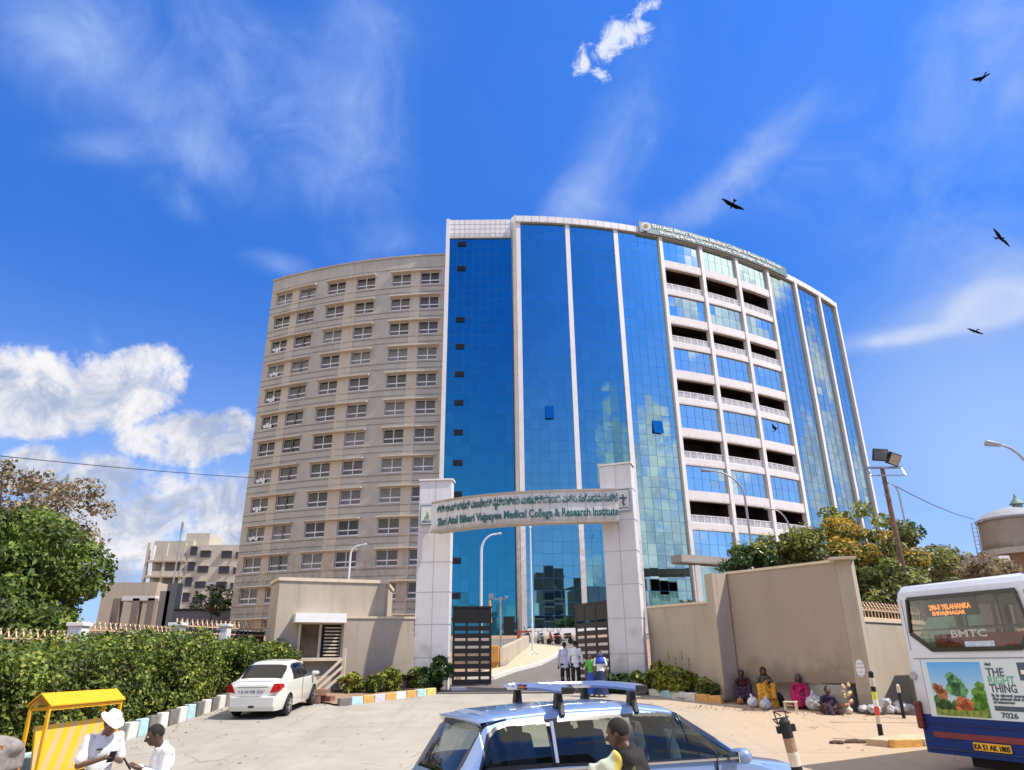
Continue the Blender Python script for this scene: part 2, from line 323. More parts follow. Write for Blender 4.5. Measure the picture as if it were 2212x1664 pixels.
    def build(s, name, mats, parent=None, smooth=False, bevel=0, loc=None):
        me = bpy.data.meshes.new(name); me.from_pydata(s.v, [], s.f)
        for m in (mats if isinstance(mats, (list, tuple)) else [mats]): me.materials.append(m)
        me.polygons.foreach_set('material_index', s.m)
        if smooth is True: me.polygons.foreach_set('use_smooth', [True] * len(s.f))
        me.update()
        if isinstance(smooth, float): me.set_sharp_from_angle(angle=R(smooth)) if False else None
        o = bpy.data.objects.new(name, me); COL.objects.link(o); o.parent = parent
        if loc: o.location = loc
        if isinstance(smooth, float):
            me.polygons.foreach_set('use_smooth', [True] * len(s.f)); me.set_sharp_from_angle(angle=R(smooth))
        if bevel:
            b = o.modifiers.new('bevel', 'BEVEL'); b.width = bevel; b.segments = 2; b.limit_method = 'ANGLE'
        return o
def np_obj(name, V, Fq, mats, parent=None, smooth=False, mi=None):
    me = bpy.data.meshes.new(name); V = np.asarray(V, np.float32); Fq = np.asarray(Fq, np.int32)
    me.vertices.add(len(V)); me.vertices.foreach_set('co', V.ravel()); k = Fq.shape[1]
    me.loops.add(Fq.size); me.loops.foreach_set('vertex_index', Fq.ravel()); me.polygons.add(len(Fq))
    me.polygons.foreach_set('loop_start', np.arange(0, Fq.size, k, dtype=np.int32))
    for m in (mats if isinstance(mats, (list, tuple)) else [mats]): me.materials.append(m)
    if mi is not None: me.polygons.foreach_set('material_index', np.asarray(mi, np.int32))
    me.polygons.foreach_set('use_smooth', [smooth] * len(Fq)); me.update(calc_edges=True); me.validate()
    o = bpy.data.objects.new(name, me); COL.objects.link(o); o.parent = parent; return o
def thing(name, label, cat, loc=(0, 0, 0), rz=0, group=None):
    o = bpy.data.objects.new(name, None); COL.objects.link(o); o.location = loc; o.rotation_euler = (0, 0, rz); o.empty_display_size = .2
    o['label'] = label; o['category'] = cat
    if group: o['group'] = group
    return o
def tag(o, label=None, cat=None, group=None, kind=None):
    if label: o['label'] = label
    if cat: o['category'] = cat
    if group: o['group'] = group
    if kind: o['kind'] = kind
    return o
def dup(root, loc, rz=0, label=None, parent=None):
    def cp(o, par):
        c = o.copy(); COL.objects.link(c); c.parent = par
        for ch in list(kids.get(o, [])): cp(ch, c)
        return c
    kids = {}
    for o in COL.objects:
        if o.parent: kids.setdefault(o.parent, []).append(o)
    r = cp(root, parent); r.location = loc; r.rotation_euler = (0, 0, rz)
    if label: r['label'] = label
    return r
def text(name, s, size, m, parent=None, extrude=.01, align='LEFT', xf=None, squeeze=None, bold=0.0):
    c = bpy.data.curves.new(name, 'FONT'); c.body = s; c.size = size; c.extrude = extrude; c.align_x = align; c.offset = bold; c.resolution_u = 2
    t = bpy.data.objects.new(name, c); COL.objects.link(t); bpy.context.view_layer.update()
    dg = bpy.context.evaluated_depsgraph_get(); me = bpy.data.meshes.new_from_object(t.evaluated_get(dg)); bpy.data.objects.remove(t)
    me.materials.clear(); me.materials.append(m); vs = [v.co.copy() for v in me.vertices]
    if vs and squeeze:
        x0 = min(v.x for v in vs); x1 = max(v.x for v in vs); k = squeeze / (x1 - x0)
        for v in vs: v.x = (v.x - x0) * k
    if xf: vs = [Vector(xf(v)) for v in vs]
    for v, c2 in zip(me.vertices, vs): v.co = c2
    o = bpy.data.objects.new(name, me); COL.objects.link(o); o.parent = parent; return o
def leaves(centers, radii, count, size, squash=(1, 1, 1), inner=.35, seed=1, up=.35, long=1.6):
    """leaf blades scattered through clumps; returns V, F"""
    g = np.random.default_rng(seed); C = np.array(centers, float); Rr = np.array(radii, float)
    w = Rr ** 2; idx = g.choice(len(C), count, p=w / w.sum())
    d = g.normal(size=(count, 3)); d /= np.linalg.norm(d, axis=1)[:, None]
    rr = inner + (1 - inner) * g.random(count) ** .45
    P = C[idx] + d * (Rr[idx] * rr)[:, None] * np.array(squash)
    nrm = d * .7 + g.normal(size=(count, 3)) * .55 + np.array([0, 0, up]); nrm /= np.linalg.norm(nrm, axis=1)[:, None]
    t = np.cross(nrm, g.normal(size=(count, 3))); t /= np.linalg.norm(t, axis=1)[:, None]; b = np.cross(nrm, t)
    s = (size * (.45 + 1.1 * g.random(count) ** 1.5))[:, None]
    V = np.stack([P - t * s * long * .5, P + b * s * .45 + nrm * s * .12, P + t * s * long * .5, P - b * s * .45 + nrm * s * .12], 1).reshape(-1, 3)
    F_ = np.arange(count * 4).reshape(-1, 4); return V, F_
def solid(mb, voxel, mats, name, parent=None, smooth_it=4, extra=None):
    """fuses overlapping limbs into one continuous skin"""
    me = mb.mesh('tmp'); o = bpy.data.objects.new('tmp', me); COL.objects.link(o)
    r = o.modifiers.new('r', 'REMESH'); r.mode = 'VOXEL'; r.voxel_size = voxel; r.use_smooth_shade = True
    s = o.modifiers.new('s', 'SMOOTH'); s.factor = .5; s.iterations = smooth_it
    bpy.context.view_layer.update(); dg = bpy.context.evaluated_depsgraph_get(); n = bpy.data.meshes.new_from_object(o.evaluated_get(dg)); bpy.data.objects.remove(o)
    n.name = name; n.materials.clear()
    for m in (mats if isinstance(mats, (list, tuple)) else [mats]): n.materials.append(m)
    if extra:                      # features joined into the same mesh
        bm = bmesh.new(); bm.from_mesh(n)
        e2 = extra.mesh('tmp2'); e2.polygons.foreach_set('material_index', extra.m)
        bm2 = bmesh.new(); bm2.from_mesh(e2); mp = {v: bm.verts.new(v.co) for v in bm2.verts}
        for f in bm2.faces:
            try: nf = bm.faces.new([mp[v] for v in f.verts]); nf.material_index = f.material_index
            except ValueError: pass
        bm.to_mesh(n); bm.free(); bm2.free()
    n.polygons.foreach_set('use_smooth', [True] * len(n.polygons))
    ob = bpy.data.objects.new(name, n); COL.objects.link(ob); ob.parent = parent; return ob

# ================================================================ palette
PLASTER = streaky('beige plaster', (.42, .36, .29), (.25, .215, .18), amt=.5)
PLASTER2 = streaky('sunny beige plaster', (.44, .38, .30), (.27, .225, .18), amt=.42)  # slightly lighter copy of the beige plaster, used on the sunlit walls
WINGP = streaky('grey beige render', (.455, .435, .375), (.31, .29, .25), sz=(.25, .25, .06), amt=.5, scale=2.4)
CLAD = streaky('white aluminium cladding', (.66, .65, .66), (.42, .40, .39), rough=.45, amt=.35)
CLADT = streaky('white tower cladding', (.74, .73, .72), (.5, .48, .46), rough=.45, sz=(.3, .3, .1), amt=.3)
WHITE = mat('white paint', (.76, .76, .75), .5, var=.05)
DARK = mat('black painted steel', (.009, .008, .008), .45, var=.2)
BLACK = mat('dark void', (.006, .006, .007), .7, var=0)
STEEL = mat('galvanised steel', (.42, .43, .45), .4, .7, var=.15)
TEAL = mat('teal lettering', (.0, .105, .11), .4, var=.05)
CREAM = mat('cream paint', (.62, .53, .40), .7, var=.1)
RUBBER = mat('tyre rubber', (.02, .02, .02), .85, var=.2)
CHROME = mat('wheel alloy', (.5, .5, .52), .3, .85, var=.05)
YELLOW = mat('yellow road paint', (.80, .42, .012), .45, var=.12, vscale=9)
REDP = mat('red lamp plastic', (.42, .012, .014), .2, var=.1)
BARK = mat('brown bark', (.10, .07, .05), .95, var=.35, vscale=8, bump=.6)
# ================================================================ setting: terrain, roads
def terrain(name, xs, ys, dz, m, clip=None):
    V = []; nx, ny = len(xs), len(ys)
    for y in ys:
        for x in xs: V.append((x, y, hz(y) + dz))
    F_ = [(j * nx + i, j * nx + i + 1, (j + 1) * nx + i + 1, (j + 1) * nx + i) for j in range(ny - 1) for i in range(nx - 1)]
    return np_obj(name, V, F_, m, smooth=True)
def concrete():
    m = bpy.data.materials.new('worn concrete road'); m.use_nodes = True; t = m.node_tree; b = t.nodes['Principled BSDF']; b.inputs['Roughness'].default_value = .9; b.inputs['Specular IOR Level'].default_value = .25
    g = t.nodes.new('ShaderNodeNewGeometry')
    def nz(scale, sc=(1, 1, 1), d=8):
        mp = t.nodes.new('ShaderNodeMapping'); t.links.new(g.outputs['Position'], mp.inputs[0]); mp.inputs['Scale'].default_value = sc
        n = t.nodes.new('ShaderNodeTexNoise'); t.links.new(mp.outputs[0], n.inputs['Vector']); n.inputs['Scale'].default_value = scale; n.inputs['Detail'].default_value = d; n.inputs['Roughness'].default_value = .65; return n.outputs['Fac']
    def ramp(v, a, b_, lo, hi):
        r = t.nodes.new('ShaderNodeMapRange'); t.links.new(v, r.inputs[0]); r.inputs[1].default_value = a; r.inputs[2].default_value = b_; r.inputs[3].default_value = lo; r.inputs[4].default_value = hi; return r.outputs[0]
    def mix(f, a, c):
        x = t.nodes.new('ShaderNodeMix'); x.data_type = 'RGBA'; t.links.new(f, x.inputs[0])
        for i, v in ((6, a), (7, c)):
            if isinstance(v, tuple): x.inputs[i].default_value = (*v, 1)
            else: t.links.new(v, x.inputs[i])
        return x.outputs[2]
    # paler cement on the left, earthier towards the right kerb
    sp = t.nodes.new('ShaderNodeSeparateXYZ'); t.links.new(g.outputs['Position'], sp.inputs[0])
    ax = t.nodes.new('ShaderNodeMath'); ax.operation = 'MULTIPLY_ADD'; t.links.new(nz(.35), ax.inputs[0]); ax.inputs[1].default_value = 6; t.links.new(sp.outputs[0], ax.inputs[2])
    earth = ramp(ax.outputs[0], 4.5, 9.5, 0, 1)
    c = mix(ramp(nz(.8), .35, .7, 0, 1), (.315, .295, .255), (.385, .36, .31))
    c = mix(earth, c, (.42, .325, .235))
    c = mix(ramp(nz(2.2, (1, .25, 1)), .55, .75, 0, .35), c, (.27, .24, .20))
    c = mix(ramp(nz(60), .62, .75, 0, .25), c, (.2, .17, .14))
    bk = t.nodes.new('ShaderNodeTexBrick'); mp = t.nodes.new('ShaderNodeMapping'); t.links.new(g.outputs['Position'], mp.inputs[0]); mp.inputs['Rotation'].default_value = (0, 0, .06); t.links.new(mp.outputs[0], bk.inputs['Vector'])
    bk.inputs['Scale'].default_value = 1; bk.inputs['Brick Width'].default_value = 9; bk.inputs['Row Height'].default_value = 3.4; bk.inputs['Mortar Size'].default_value = .012; bk.inputs['Mortar Smooth'].default_value = .3; bk.offset = 0
    jf = t.nodes.new('ShaderNodeMath'); jf.operation = 'MULTIPLY'; t.links.new(bk.outputs['Fac'], jf.inputs[0]); t.links.new(ramp(nz(1.4), .35, .6, .1, .8), jf.inputs[1])
    c = mix(jf.outputs[0], c, (.13, .10, .08))
    # cracks, oil drips and long tyre tracks towards the gate
    vo = t.nodes.new('ShaderNodeTexVoronoi'); vo.feature = 'DISTANCE_TO_EDGE'; vo.inputs['Scale'].default_value = .22
    dm = t.nodes.new('ShaderNodeVectorMath'); dm.operation = 'ADD'; nzc = t.nodes.new('ShaderNodeTexNoise'); t.links.new(g.outputs['Position'], nzc.inputs['Vector']); nzc.inputs['Scale'].default_value = 1.1; nzc.inputs['Detail'].default_value = 6
    t.links.new(g.outputs['Position'], dm.inputs[0]); t.links.new(nzc.outputs['Color'], dm.inputs[1]); t.links.new(dm.outputs[0], vo.inputs['Vector'])
    ck = t.nodes.new('ShaderNodeMath'); ck.operation = 'MULTIPLY'; t.links.new(ramp(vo.outputs['Distance'], .0, .006, 1, 0), ck.inputs[0]); t.links.new(ramp(nz(.5), .45, .6, 0, .85), ck.inputs[1])
    c = mix(ck.outputs[0], c, (.12, .095, .075))
    c = mix(ramp(nz(3.2), .66, .76, 0, .5), c, (.17, .145, .12))
    c = mix(ramp(nz(1.3, (1.6, .09, 1)), .55, .70, 0, .38), c, (.24, .205, .17))
    c = mix(ramp(nz(18), .60, .72, 0, .22), c, (.56, .50, .41))
    t.links.new(c, b.inputs['Base Color'])
    bp = t.nodes.new('ShaderNodeBump'); bp.inputs['Strength'].default_value = .35; bp.inputs['Distance'].default_value = .01; t.links.new(nz(45), bp.inputs['Height']); t.links.new(bp.outputs[0], b.inputs['Normal'])
    return m
ROADM = concrete()
EARTH = mat('trodden red earth', (.30, .20, .13), .95, var=.3, vscale=1.2, bump=.5)
ys_ = [-120, -60, -30, -10, 0, 4, 8, 9, 10, 11, 12, 14, 18, 22, 26, 30, 35, 40, 50, 60, 72, 90, 120, 150, 200, 260, 500, 1200]
xs_ = [-900, -300, -120, -60, -30, -15, -9, -4, 0, 4, 9, 15, 30, 60, 120, 300, 900]
tag(terrain('ground', xs_, ys_, -.02, EARTH), kind='structure')
def sheet(name, poly, dz, m, kind='structure'):
    """flat sheet following the slope, cut from a plan outline"""
    bm = bmesh.new(); vs = [bm.verts.new((p[0], p[1], 0)) for p in poly]; bm.faces.new(vs)
    y0 = min(p[1] for p in poly); y1 = max(p[1] for p in poly)
    for k in [q[0] for q in HK] + list(range(int(y0) - 1, int(y1) + 2, 2)):
        if y0 < k < y1: bmesh.ops.bisect_plane(bm, geom=bm.verts[:] + bm.edges[:] + bm.faces[:], plane_co=(0, k, 0), plane_no=(0, 1, 0))
    bmesh.ops.triangulate(bm, faces=bm.faces[:])
    for v in bm.verts: v.co.z = hz(v.co.y) + dz
    for f in bm.faces:
        if f.normal.z < 0: f.normal_flip()
    me = bpy.data.meshes.new(name); bm.to_mesh(me); bm.free(); me.materials.append(m)
    o = bpy.data.objects.new(name, me); COL.objects.link(o); tag(o, kind=kind); return o
sheet('road', [(-9.45, -60), (60, -60), (60, 17), (16, 20.5), (9.9, 22.2), (8.2, 23.2), (6.6, 24.6), (5.4, 25.6), (4.6, 27.6), (-2.9, 28.1), (-5.6, 24.9), (-6.4, 25.6), (-9.45, 27)], 0.0, ROADM)
ASPH = mat('grey asphalt drive', (.15, .135, .125), .9, var=.15, vscale=1.5, bump=.3, bscale=60)
sheet('driveway', [(-2.9, 28.12), (4.6, 27.62), (5.4, 30.5), (6.6, 40), (9, 60), (14, 68), (-6, 66), (-5.5, 50), (1.2, 57), (3.4, 52), (2.55, 45.4), (1.38, 40.1), (.03, 36.5), (-.93, 32.95), (-2.7, 31)], 0.004, ASPH)
PAVE = mat('cream paving', (.50, .42, .30), .85, var=.12, vscale=2)
def raised(name, poly, dz, m, label=None):
    o = sheet(name, poly, dz, m); s = o.modifiers.new('solid', 'SOLIDIFY'); s.thickness = dz + .05; s.offset = -1; return o
raised('pavement', [(-.95, 33.1), (0, 36.6), (1.35, 40.2), (2.5, 45.5), (3.3, 52), (1.15, 56.5), (.9, 53.2), (-.5, 38.4), (-2.6, 33.0)], .14, PAVE)
KERBW = mat('whitewashed kerb', (.62, .60, .55), .8, var=.12, vscale=5)
kb = MB()
kp = [(-2.3, 32.3), (-.93, 32.95), (.03, 36.5), (1.38, 40.1), (2.55, 45.4), (3.4, 52), (1.2, 57)]
for a, b in zip(kp, kp[1:]): kb.span(a, b, .16, (hz(a[1]) - .05, hz(b[1]) - .05), (hz(a[1]) + .165, hz(b[1]) + .165))
tag(kb.build('kerb', KERBW), kind='structure')
# near pavement the photographer stands on
raised('pavement', [(-14, -6), (14, -6), (14, 6.9), (-14, 6.9)], .12, PAVE)

# ================================================================ hospital building
fwc = np.polyfit([-30.51, -26.24, -21.26, -17.22, -12.55, -8.07], [78.94, 76.95, 75.17, 74.39, 73.53, 73.0], 2)
fgc = np.polyfit([.87, 6.78, 12.78, 18.89, 24.42, 29.78, 34.99, 40.29, 45.3, 49.21], [71.98, 72.5, 73.8, 75.77, 78.12, 80.59, 83.66, 87.79, 91.64, 95.38], 2)
def fpt(c, X, off=0.0):
    """plan point on a curved front; off > 0 stands out towards the street"""
    s = 2 * c[0] * X + c[1]; n = math.hypot(s, 1); return (X + off * s / n, float(np.polyval(c, X)) - off / n)
def fang(c, X): return math.atan(2 * c[0] * X + c[1])
hosp = thing('hospital_building', 'tall curved hospital block with blue mirrored glass bays and a beige windowed wing', 'building', (0, 74, 4.6))
WR = [hosp]
cols = [(-29.62, -27.40), (-26.37, -24.11), (-22.48, -20.16), (-18.70, -16.37), (-14.26, -11.95), (-10.79, -8.51)]
rows = [45.17 - 3.27 * k for k in range(13)]
XL, XR_ = -30.51, -7.75
wb = MB()
xb = sorted({XL, XR_, *[v for c in cols for v in c], -31 + 0.0 if False else XL, -15.3, -19.5, -7.75, -25.2, -29.9})
zb = sorted({3.5, 48.2, *[r - .81 for r in rows], *[r + .81 for r in rows]})
def iswin(xm, zm): return any(a < xm < b for a, b in cols) and any(abs(zm - r) < .81 for r in rows)
for i in range(len(xb) - 1):
    for j in range(len(zb) - 1):
        xm, zm = (xb[i] + xb[i + 1]) / 2, (zb[j] + zb[j + 1]) / 2
        a0, b0 = fpt(fwc, xb[i]), fpt(fwc, xb[i + 1])
        if iswin(xm, zm):
            a1, b1 = fpt(fwc, xb[i], -.28), fpt(fwc, xb[i + 1], -.28); z0, z1 = zb[j], zb[j + 1]
            wb.quad((*a0, z0), (*b0, z0), (*b1, z0), (*a1, z0)); wb.quad((*a1, z1), (*b1, z1), (*b0, z1), (*a0, z1))
            wb.quad((*a0, z0), (*a1, z0), (*a1, z1), (*a0, z1)); wb.quad((*b1, z0), (*b0, z0), (*b0, z1), (*b1, z1))
        else: wb.quad((*a0, zb[j]), (*b0, zb[j]), (*b0, zb[j + 1]), (*a0, zb[j + 1]))
# body behind, end wall, roof
back = [(-38, 96), (-6, 92)]
wa, wz = fpt(fwc, XL), fpt(fwc, XR_)
wb.quad((-36.5, 96, 3.5), (*wa, 3.5), (*wa, 48.2), (-36.5, 96, 48.2)); 
arc = [fpt(fwc, x) for x in np.linspace(XL, XR_, 9)]
wb.add([(p[0], p[1], 47.2) for p in arc] + [(-7.75, 92, 47.2), (-36.5, 96, 47.2)], [tuple(range(11))])
wb.add([(p[0], p[1], 48.2) for p in arc] + [(*fpt(fwc, x, -.3), 48.2) for x in np.linspace(XR_, XL, 9)], [tuple(range(18))])
wb.build('wing_wall', WINGP, hosp)
# horizontal grooves and coping
gr = mat('groove shadow gap paint', (.20, .175, .15), .9, var=.1)
for r in rows:
    for dz_, w_ in ((-1.15, .07), (1.42, .05)):
        gm = MB()
        for a, b in zip(np.linspace(XL, XR_, 13), np.linspace(XL, XR_, 13)[1:]):
            gm.span(fpt(fwc, a, .035), fpt(fwc, b, .035), .05, r + dz_, r + dz_ + w_)
        gm.build('wall_band', gr, hosp)
cp = MB()
for a, b in zip(np.linspace(XL - .1, XR_, 13), np.linspace(XL - .1, XR_, 13)[1:]): cp.span(fpt(fwc, a, .12), fpt(fwc, b, .12), .45, 48.2, 48.42)
cp.build('parapet_coping', mat('wing coping', (.40, .35, .30), .8, var=.15), hosp)
# windows (shared meshes, each window its own part)
FRM = mat('white window frame', (.70, .70, .71), .4, var=.04)
def curtain_glass(name, a, b, refl):
    m = mat(name, a, .12, 0.0, var=.4, vscale=.9, two=(a, b)); m.node_tree.nodes['Principled BSDF'].inputs['Coat Weight'].default_value = refl; return m
PG = [curtain_glass('window glass grey curtain', (.035, .037, .042), (.10, .10, .105), .25), curtain_glass('window glass half dark', (.012, .014, .018), (.06, .062, .07), .3), curtain_glass('open dark window', (.004, .004, .005), (.012, .012, .013), .2), curtain_glass('window with pale curtain', (.09, .09, .088), (.20, .195, .19), .2)]
def window_meshes(w, h):
    f = MB(); t = .06
    f.box((0, 0, h / 2 - t / 2), (w, .08, t)); f.box((0, 0, -h / 2 + t / 2), (w, .12, t)); f.box((-w / 2 + t / 2, 0, 0), (t, .08, h - 2 * t)); f.box((w / 2 - t / 2, 0, 0), (t, .08, h - 2 * t))
    f.box((0, 0, .0), (.10, .06, h - 2 * t)); f.box((0, .0, -.27), (w - 2 * t, .07, .13)); f.box((0, -.10, -h / 2 - .05), (w + .05, .28, .08))
    p = MB(); p.box((0, .05, 0), (w - .1, .02, h - .1)); return f, p
first = {}
for ci, (a, b) in enumerate(cols):
    w = math.dist(fpt(fwc, a), fpt(fwc, b)) - .02
    for ri, r in enumerate(rows):
        xm = (a + b) / 2; p = fpt(fwc, xm, -.20); ang = fang(fwc, xm)
        v = rng.choice([0, 0, 1, 1, 3]) if not (ri == 6 and ci in (0, 1, 2, 4)) else 2
        if ci not in first:
            f, g = window_meshes(w, 1.62); fo = f.build('window', FRM, hosp); first[ci] = fo.data; gms = []
            for k in range(4):
                g2 = g.build('pane', PG[k]); gms.append(g2.data); bpy.data.objects.remove(g2)
            first[ci] = (fo.data, gms)
        else:
            fo = bpy.data.objects.new('window', first[ci][0]); COL.objects.link(fo); fo.parent = hosp
        fo.location = (p[0], p[1], r); fo.rotation_euler = (0, 0, ang)
        go = bpy.data.objects.new('pane', first[ci][1][v]); COL.objects.link(go); go.parent = fo
# pale cloths and papers behind the lower sashes of the outer column
for ri in (2, 3, 4, 5, 7, 8, 9):
    xm = (cols[0][0] + cols[0][1]) / 2; p = fpt(fwc, xm - .2, -.08); m = MB()
    for k in range(3): m.box((-.5 + k * .42, 0, -.35 - .12 * ((k + ri) % 2)), (.36, .03, .34 + .12 * ((k * ri) % 3)), rot=Matrix.Rotation(.12 * (k - 1), 3, 'Y'))
    o = m.build('hung_cloth', WHITE, hosp); o.location = (p[0], p[1], rows[ri]); o.rotation_euler = (0, 0, fang(fwc, xm))
SHADE = mat('pale concrete sun shade', (.55, .50, .42), .8, var=.15)
PIER = streaky('pale pier render', (.55, .49, .39), (.40, .35, .28), amt=.3)
for a, b in ((0, 1), (2, 3), (4, 5)):
    pm = MB()
    xa, xb2 = cols[a][1], cols[b][0]; pm.span(fpt(fwc, xa + .02, .03), fpt(fwc, xb2 - .02, .03), .06, 4.5, 46.4); pm.build('window_pier', PIER, hosp)
    for r in rows:
        s = MB(); x0, x1 = cols[a][0] - .12, cols[b][1] + .12; xm_ = (x0 + x1) / 2
        s.span(fpt(fwc, x0, .5), fpt(fwc, xm_, .5), .52, r + .84, r + .98); s.span(fpt(fwc, xm_, .5), fpt(fwc, x1, .5), .52, r + .84, r + .98)
        s.build('window_shade', SHADE, hosp)

# ---- glass tower
def mirror(name, col, rough=.015):
    m = bpy.data.materials.new(name); m.use_nodes = True; t = m.node_tree; b = t.nodes['Principled BSDF']
    b.inputs['Metallic'].default_value = 1; b.inputs['Roughness'].default_value = rough
    g = t.nodes.new('ShaderNodeNewGeometry'); r = t.nodes.new('ShaderNodeMapRange'); t.links.new(g.outputs['Random Per Island'], r.inputs[0]); r.inputs[3].default_value = .95; r.inputs[4].default_value = 1.05
    v = t.nodes.new('ShaderNodeVectorMath'); v.operation = 'SCALE'; v.inputs[0].default_value = col; t.links.new(r.outputs[0], v.inputs['Scale']); t.links.new(v.outputs[0], b.inputs['Base Color']); return m
MIR = mirror('blue mirror glass', (.44, .64, .64))
MIR0 = mirror('deep blue mirror glass', (.05, .29, .39))
MIRC = mirror('pale cyan mirror glass', (.58, .78, .84))
MIR1 = mirror('strong blue mirror glass', (.20, .43, .49))
MIRR = mirror('grey blue mirror glass', (.44, .60, .64))
MUL = mat('dark blue mullion', (.015, .10, .24), .4, var=0)
GR = hz(72) - .6
def glass_panel(c, x0, x1, z0, z1, m, pw=.98, ph=1.18, off=0.0, parent=hosp, name='glass_bay', tilt=.0024, flat=None):
    n = max(2, round(abs(x1 - x0) * 1.02 / pw)); k = max(1, round((z1 - z0) / ph)); V = []; F_ = []; mu = MB()
    X = np.linspace(x0, x1, n + 1); Z = np.linspace(z0, z1, k + 1)
    pt = (lambda x, o=0: fpt(c, x, off + o)) if flat is None else (lambda x, o=0: (x, flat - o - off))
    for i in range(n):
        for j in range(k):
            ta, tb = rng.normal(0, tilt, 2); g = .012
            for (xx, zz_, u, v) in ((X[i] + g, Z[j] + g, -1, -1), (X[i + 1] - g, Z[j] + g, 1, -1), (X[i + 1] - g, Z[j + 1] - g, 1, 1), (X[i] + g, Z[j + 1] - g, -1, 1)):
                p = pt(xx, ta * u + tb * v); V.append((p[0], p[1], zz_))
            F_.append([len(V) - 4, len(V) - 3, len(V) - 2, len(V) - 1])
    for i in range(n + 1):
        p = pt(X[i], .004); mu.box((p[0], p[1], (z0 + z1) / 2), (.02, .03, z1 - z0), rz=fang(c, X[i]) if flat is None else 0)
    for j in range(k + 1):
        for i in range(n): mu.span(pt(X[i], .006), pt(X[i + 1], .006), .03, Z[j] - .012, Z[j] + .012)
    o = np_obj(name, V, F_, m, parent); mo = mu.build('mullion_grid', MUL, o)
    for i in range(0): pass
    return o
SX = [.95, 6.93, 12.96, 18.75, 24.35, 29.75, 34.95, 40.2, 45.2, 49.2]
glass_panel(fgc, -7.35, .12, GR, 50.05, MIR0, flat=72.4)
for i in (0, 1, 2): glass_panel(fgc, SX[i], SX[i + 1], GR, 51.9, [MIR1, MIR1, MIR][i])
for i in (6, 7, 8): glass_panel(fgc, SX[i], SX[i + 1], GR + 1, 51.9, MIRR)
# backing mass behind the glass, end wall, roof
core = MB()
fr = [fpt(fgc, x, -3.4) for x in np.linspace(.5, 49, 14)]
poly = [(-7.7, 75), (.4, 75)] + fr + [(42, 108), (-7.7, 96)]
core.prism(poly, 3, 51.6)
core.span((49.25, 95.35), (42, 108), .35, 3, 52.7); core.quad((-7.7, 72.5, 3), (-7.7, 96, 3), (-7.7, 96, 52), (-7.7, 72.5, 52))
core.build('core_wall', CLADT, hosp)
gb = MB()          # dark sheet closing the gap right behind the glass
for i in (0, 1, 2, 6, 7, 8): 
    for a, b in zip(np.linspace(SX[i], SX[i + 1], 5), np.linspace(SX[i], SX[i + 1], 5)[1:]): gb.span(fpt(fgc, a, -.12), fpt(fgc, b, -.12), .05, GR, 51.9)
gb.box((-3.6, 72.56, 28), (7.4, .05, 47))
gb.build('spandrel_backing', BLACK, hosp)
# white fins between the bays
for i, x in enumerate(SX):
    p = MB(); w = .52 if i < 3 else .42
    a = math.degrees(fang(fgc, x)); o1 = .16 if i < 3 else .34
    zt = 52.85; z0 = GR if i != 1 else 6.3
    P0, P1 = fpt(fgc, x - w / 2, o1), fpt(fgc, x + w / 2, o1); Q0, Q1 = fpt(fgc, x - w / 2, -.3), fpt(fgc, x + w / 2, -.3)
    p.prism([P0, P1, Q1, Q0], z0, zt)
    p.build('white_fin', CLADT, hosp)
p = MB(); p.prism([(.10, 72.75), (fpt(fgc, .72, .12)[0] - .06, fpt(fgc, .72, .12)[1]), fpt(fgc, .69, -.5)], GR, 53.15); p.build('corner_fin', CLADT, hosp)
p = MB(); p.box((-7.55, 72.3, 28), (.42, .5, 49.4)); p.build('white_fin', CLADT, hosp)
# header over the first bay with its tile joints
hd = MB(); hd.box((-3.66, 72.35, 51.33), (7.4, .34, 2.56)); hd.build('header_panel', CLADT, hosp)
J = mat('panel joint', (.30, .29, .29), .8, var=0)
jm = MB()
for k in range(1, 12): jm.box((-7.36 + k * .616, 72.175, 51.33), (.03, .012, 2.5))
for z in (50.65, 51.3, 51.95): jm.box((-3.66, 72.172, z), (7.36, .012, .03))
jm.build('panel_joints', J, hosp)
# parapet band
pb = MB(); xs = np.linspace(.7, 49.45, 34)
for a, b in zip(xs, xs[1:]): pb.span(fpt(fgc, a, .36), fpt(fgc, b, .36), .7, 51.93, 52.8)
pb.build('parapet', CLADT, hosp)
jm = MB()
for x in np.arange(1.6, 49, .98): q = fpt(fgc, x, .365); jm.box((q[0], q[1], 52.36), (.03, .012, .84), rz=fang(fgc, x))
jm.build('panel_joints', J, hosp)
# louvred vents
VENT = mat('dark vent', (.008, .014, .03), .5, var=0)
for k in range(13):
    if k == 2: continue
    v = MB(); z = 49.31 - 3.4 * k; v.box((-5.85, 72.33, z), (1.02, .16, .62))
    for s in range(4): v.box((-5.85, 72.24, z - .22 + s * .15), (.98, .07, .03), rot=Matrix.Rotation(R(35), 3, 'X'))
    v.build('vent', VENT, hosp)
# odd panes standing open
for x, z in ((4.05, 27.6), (16.1, 26.6), (16.35, 26.6)):
    v = MB(); q = fpt(fgc, x, .16); v.box((q[0], q[1], z), (.95, .03, 1.5), rot=Matrix.Rotation(fang(fgc, x), 3, 'Z') @ Matrix.Rotation(R(-7), 3, 'X')); v.build('vent_window', MIR0, hosp)
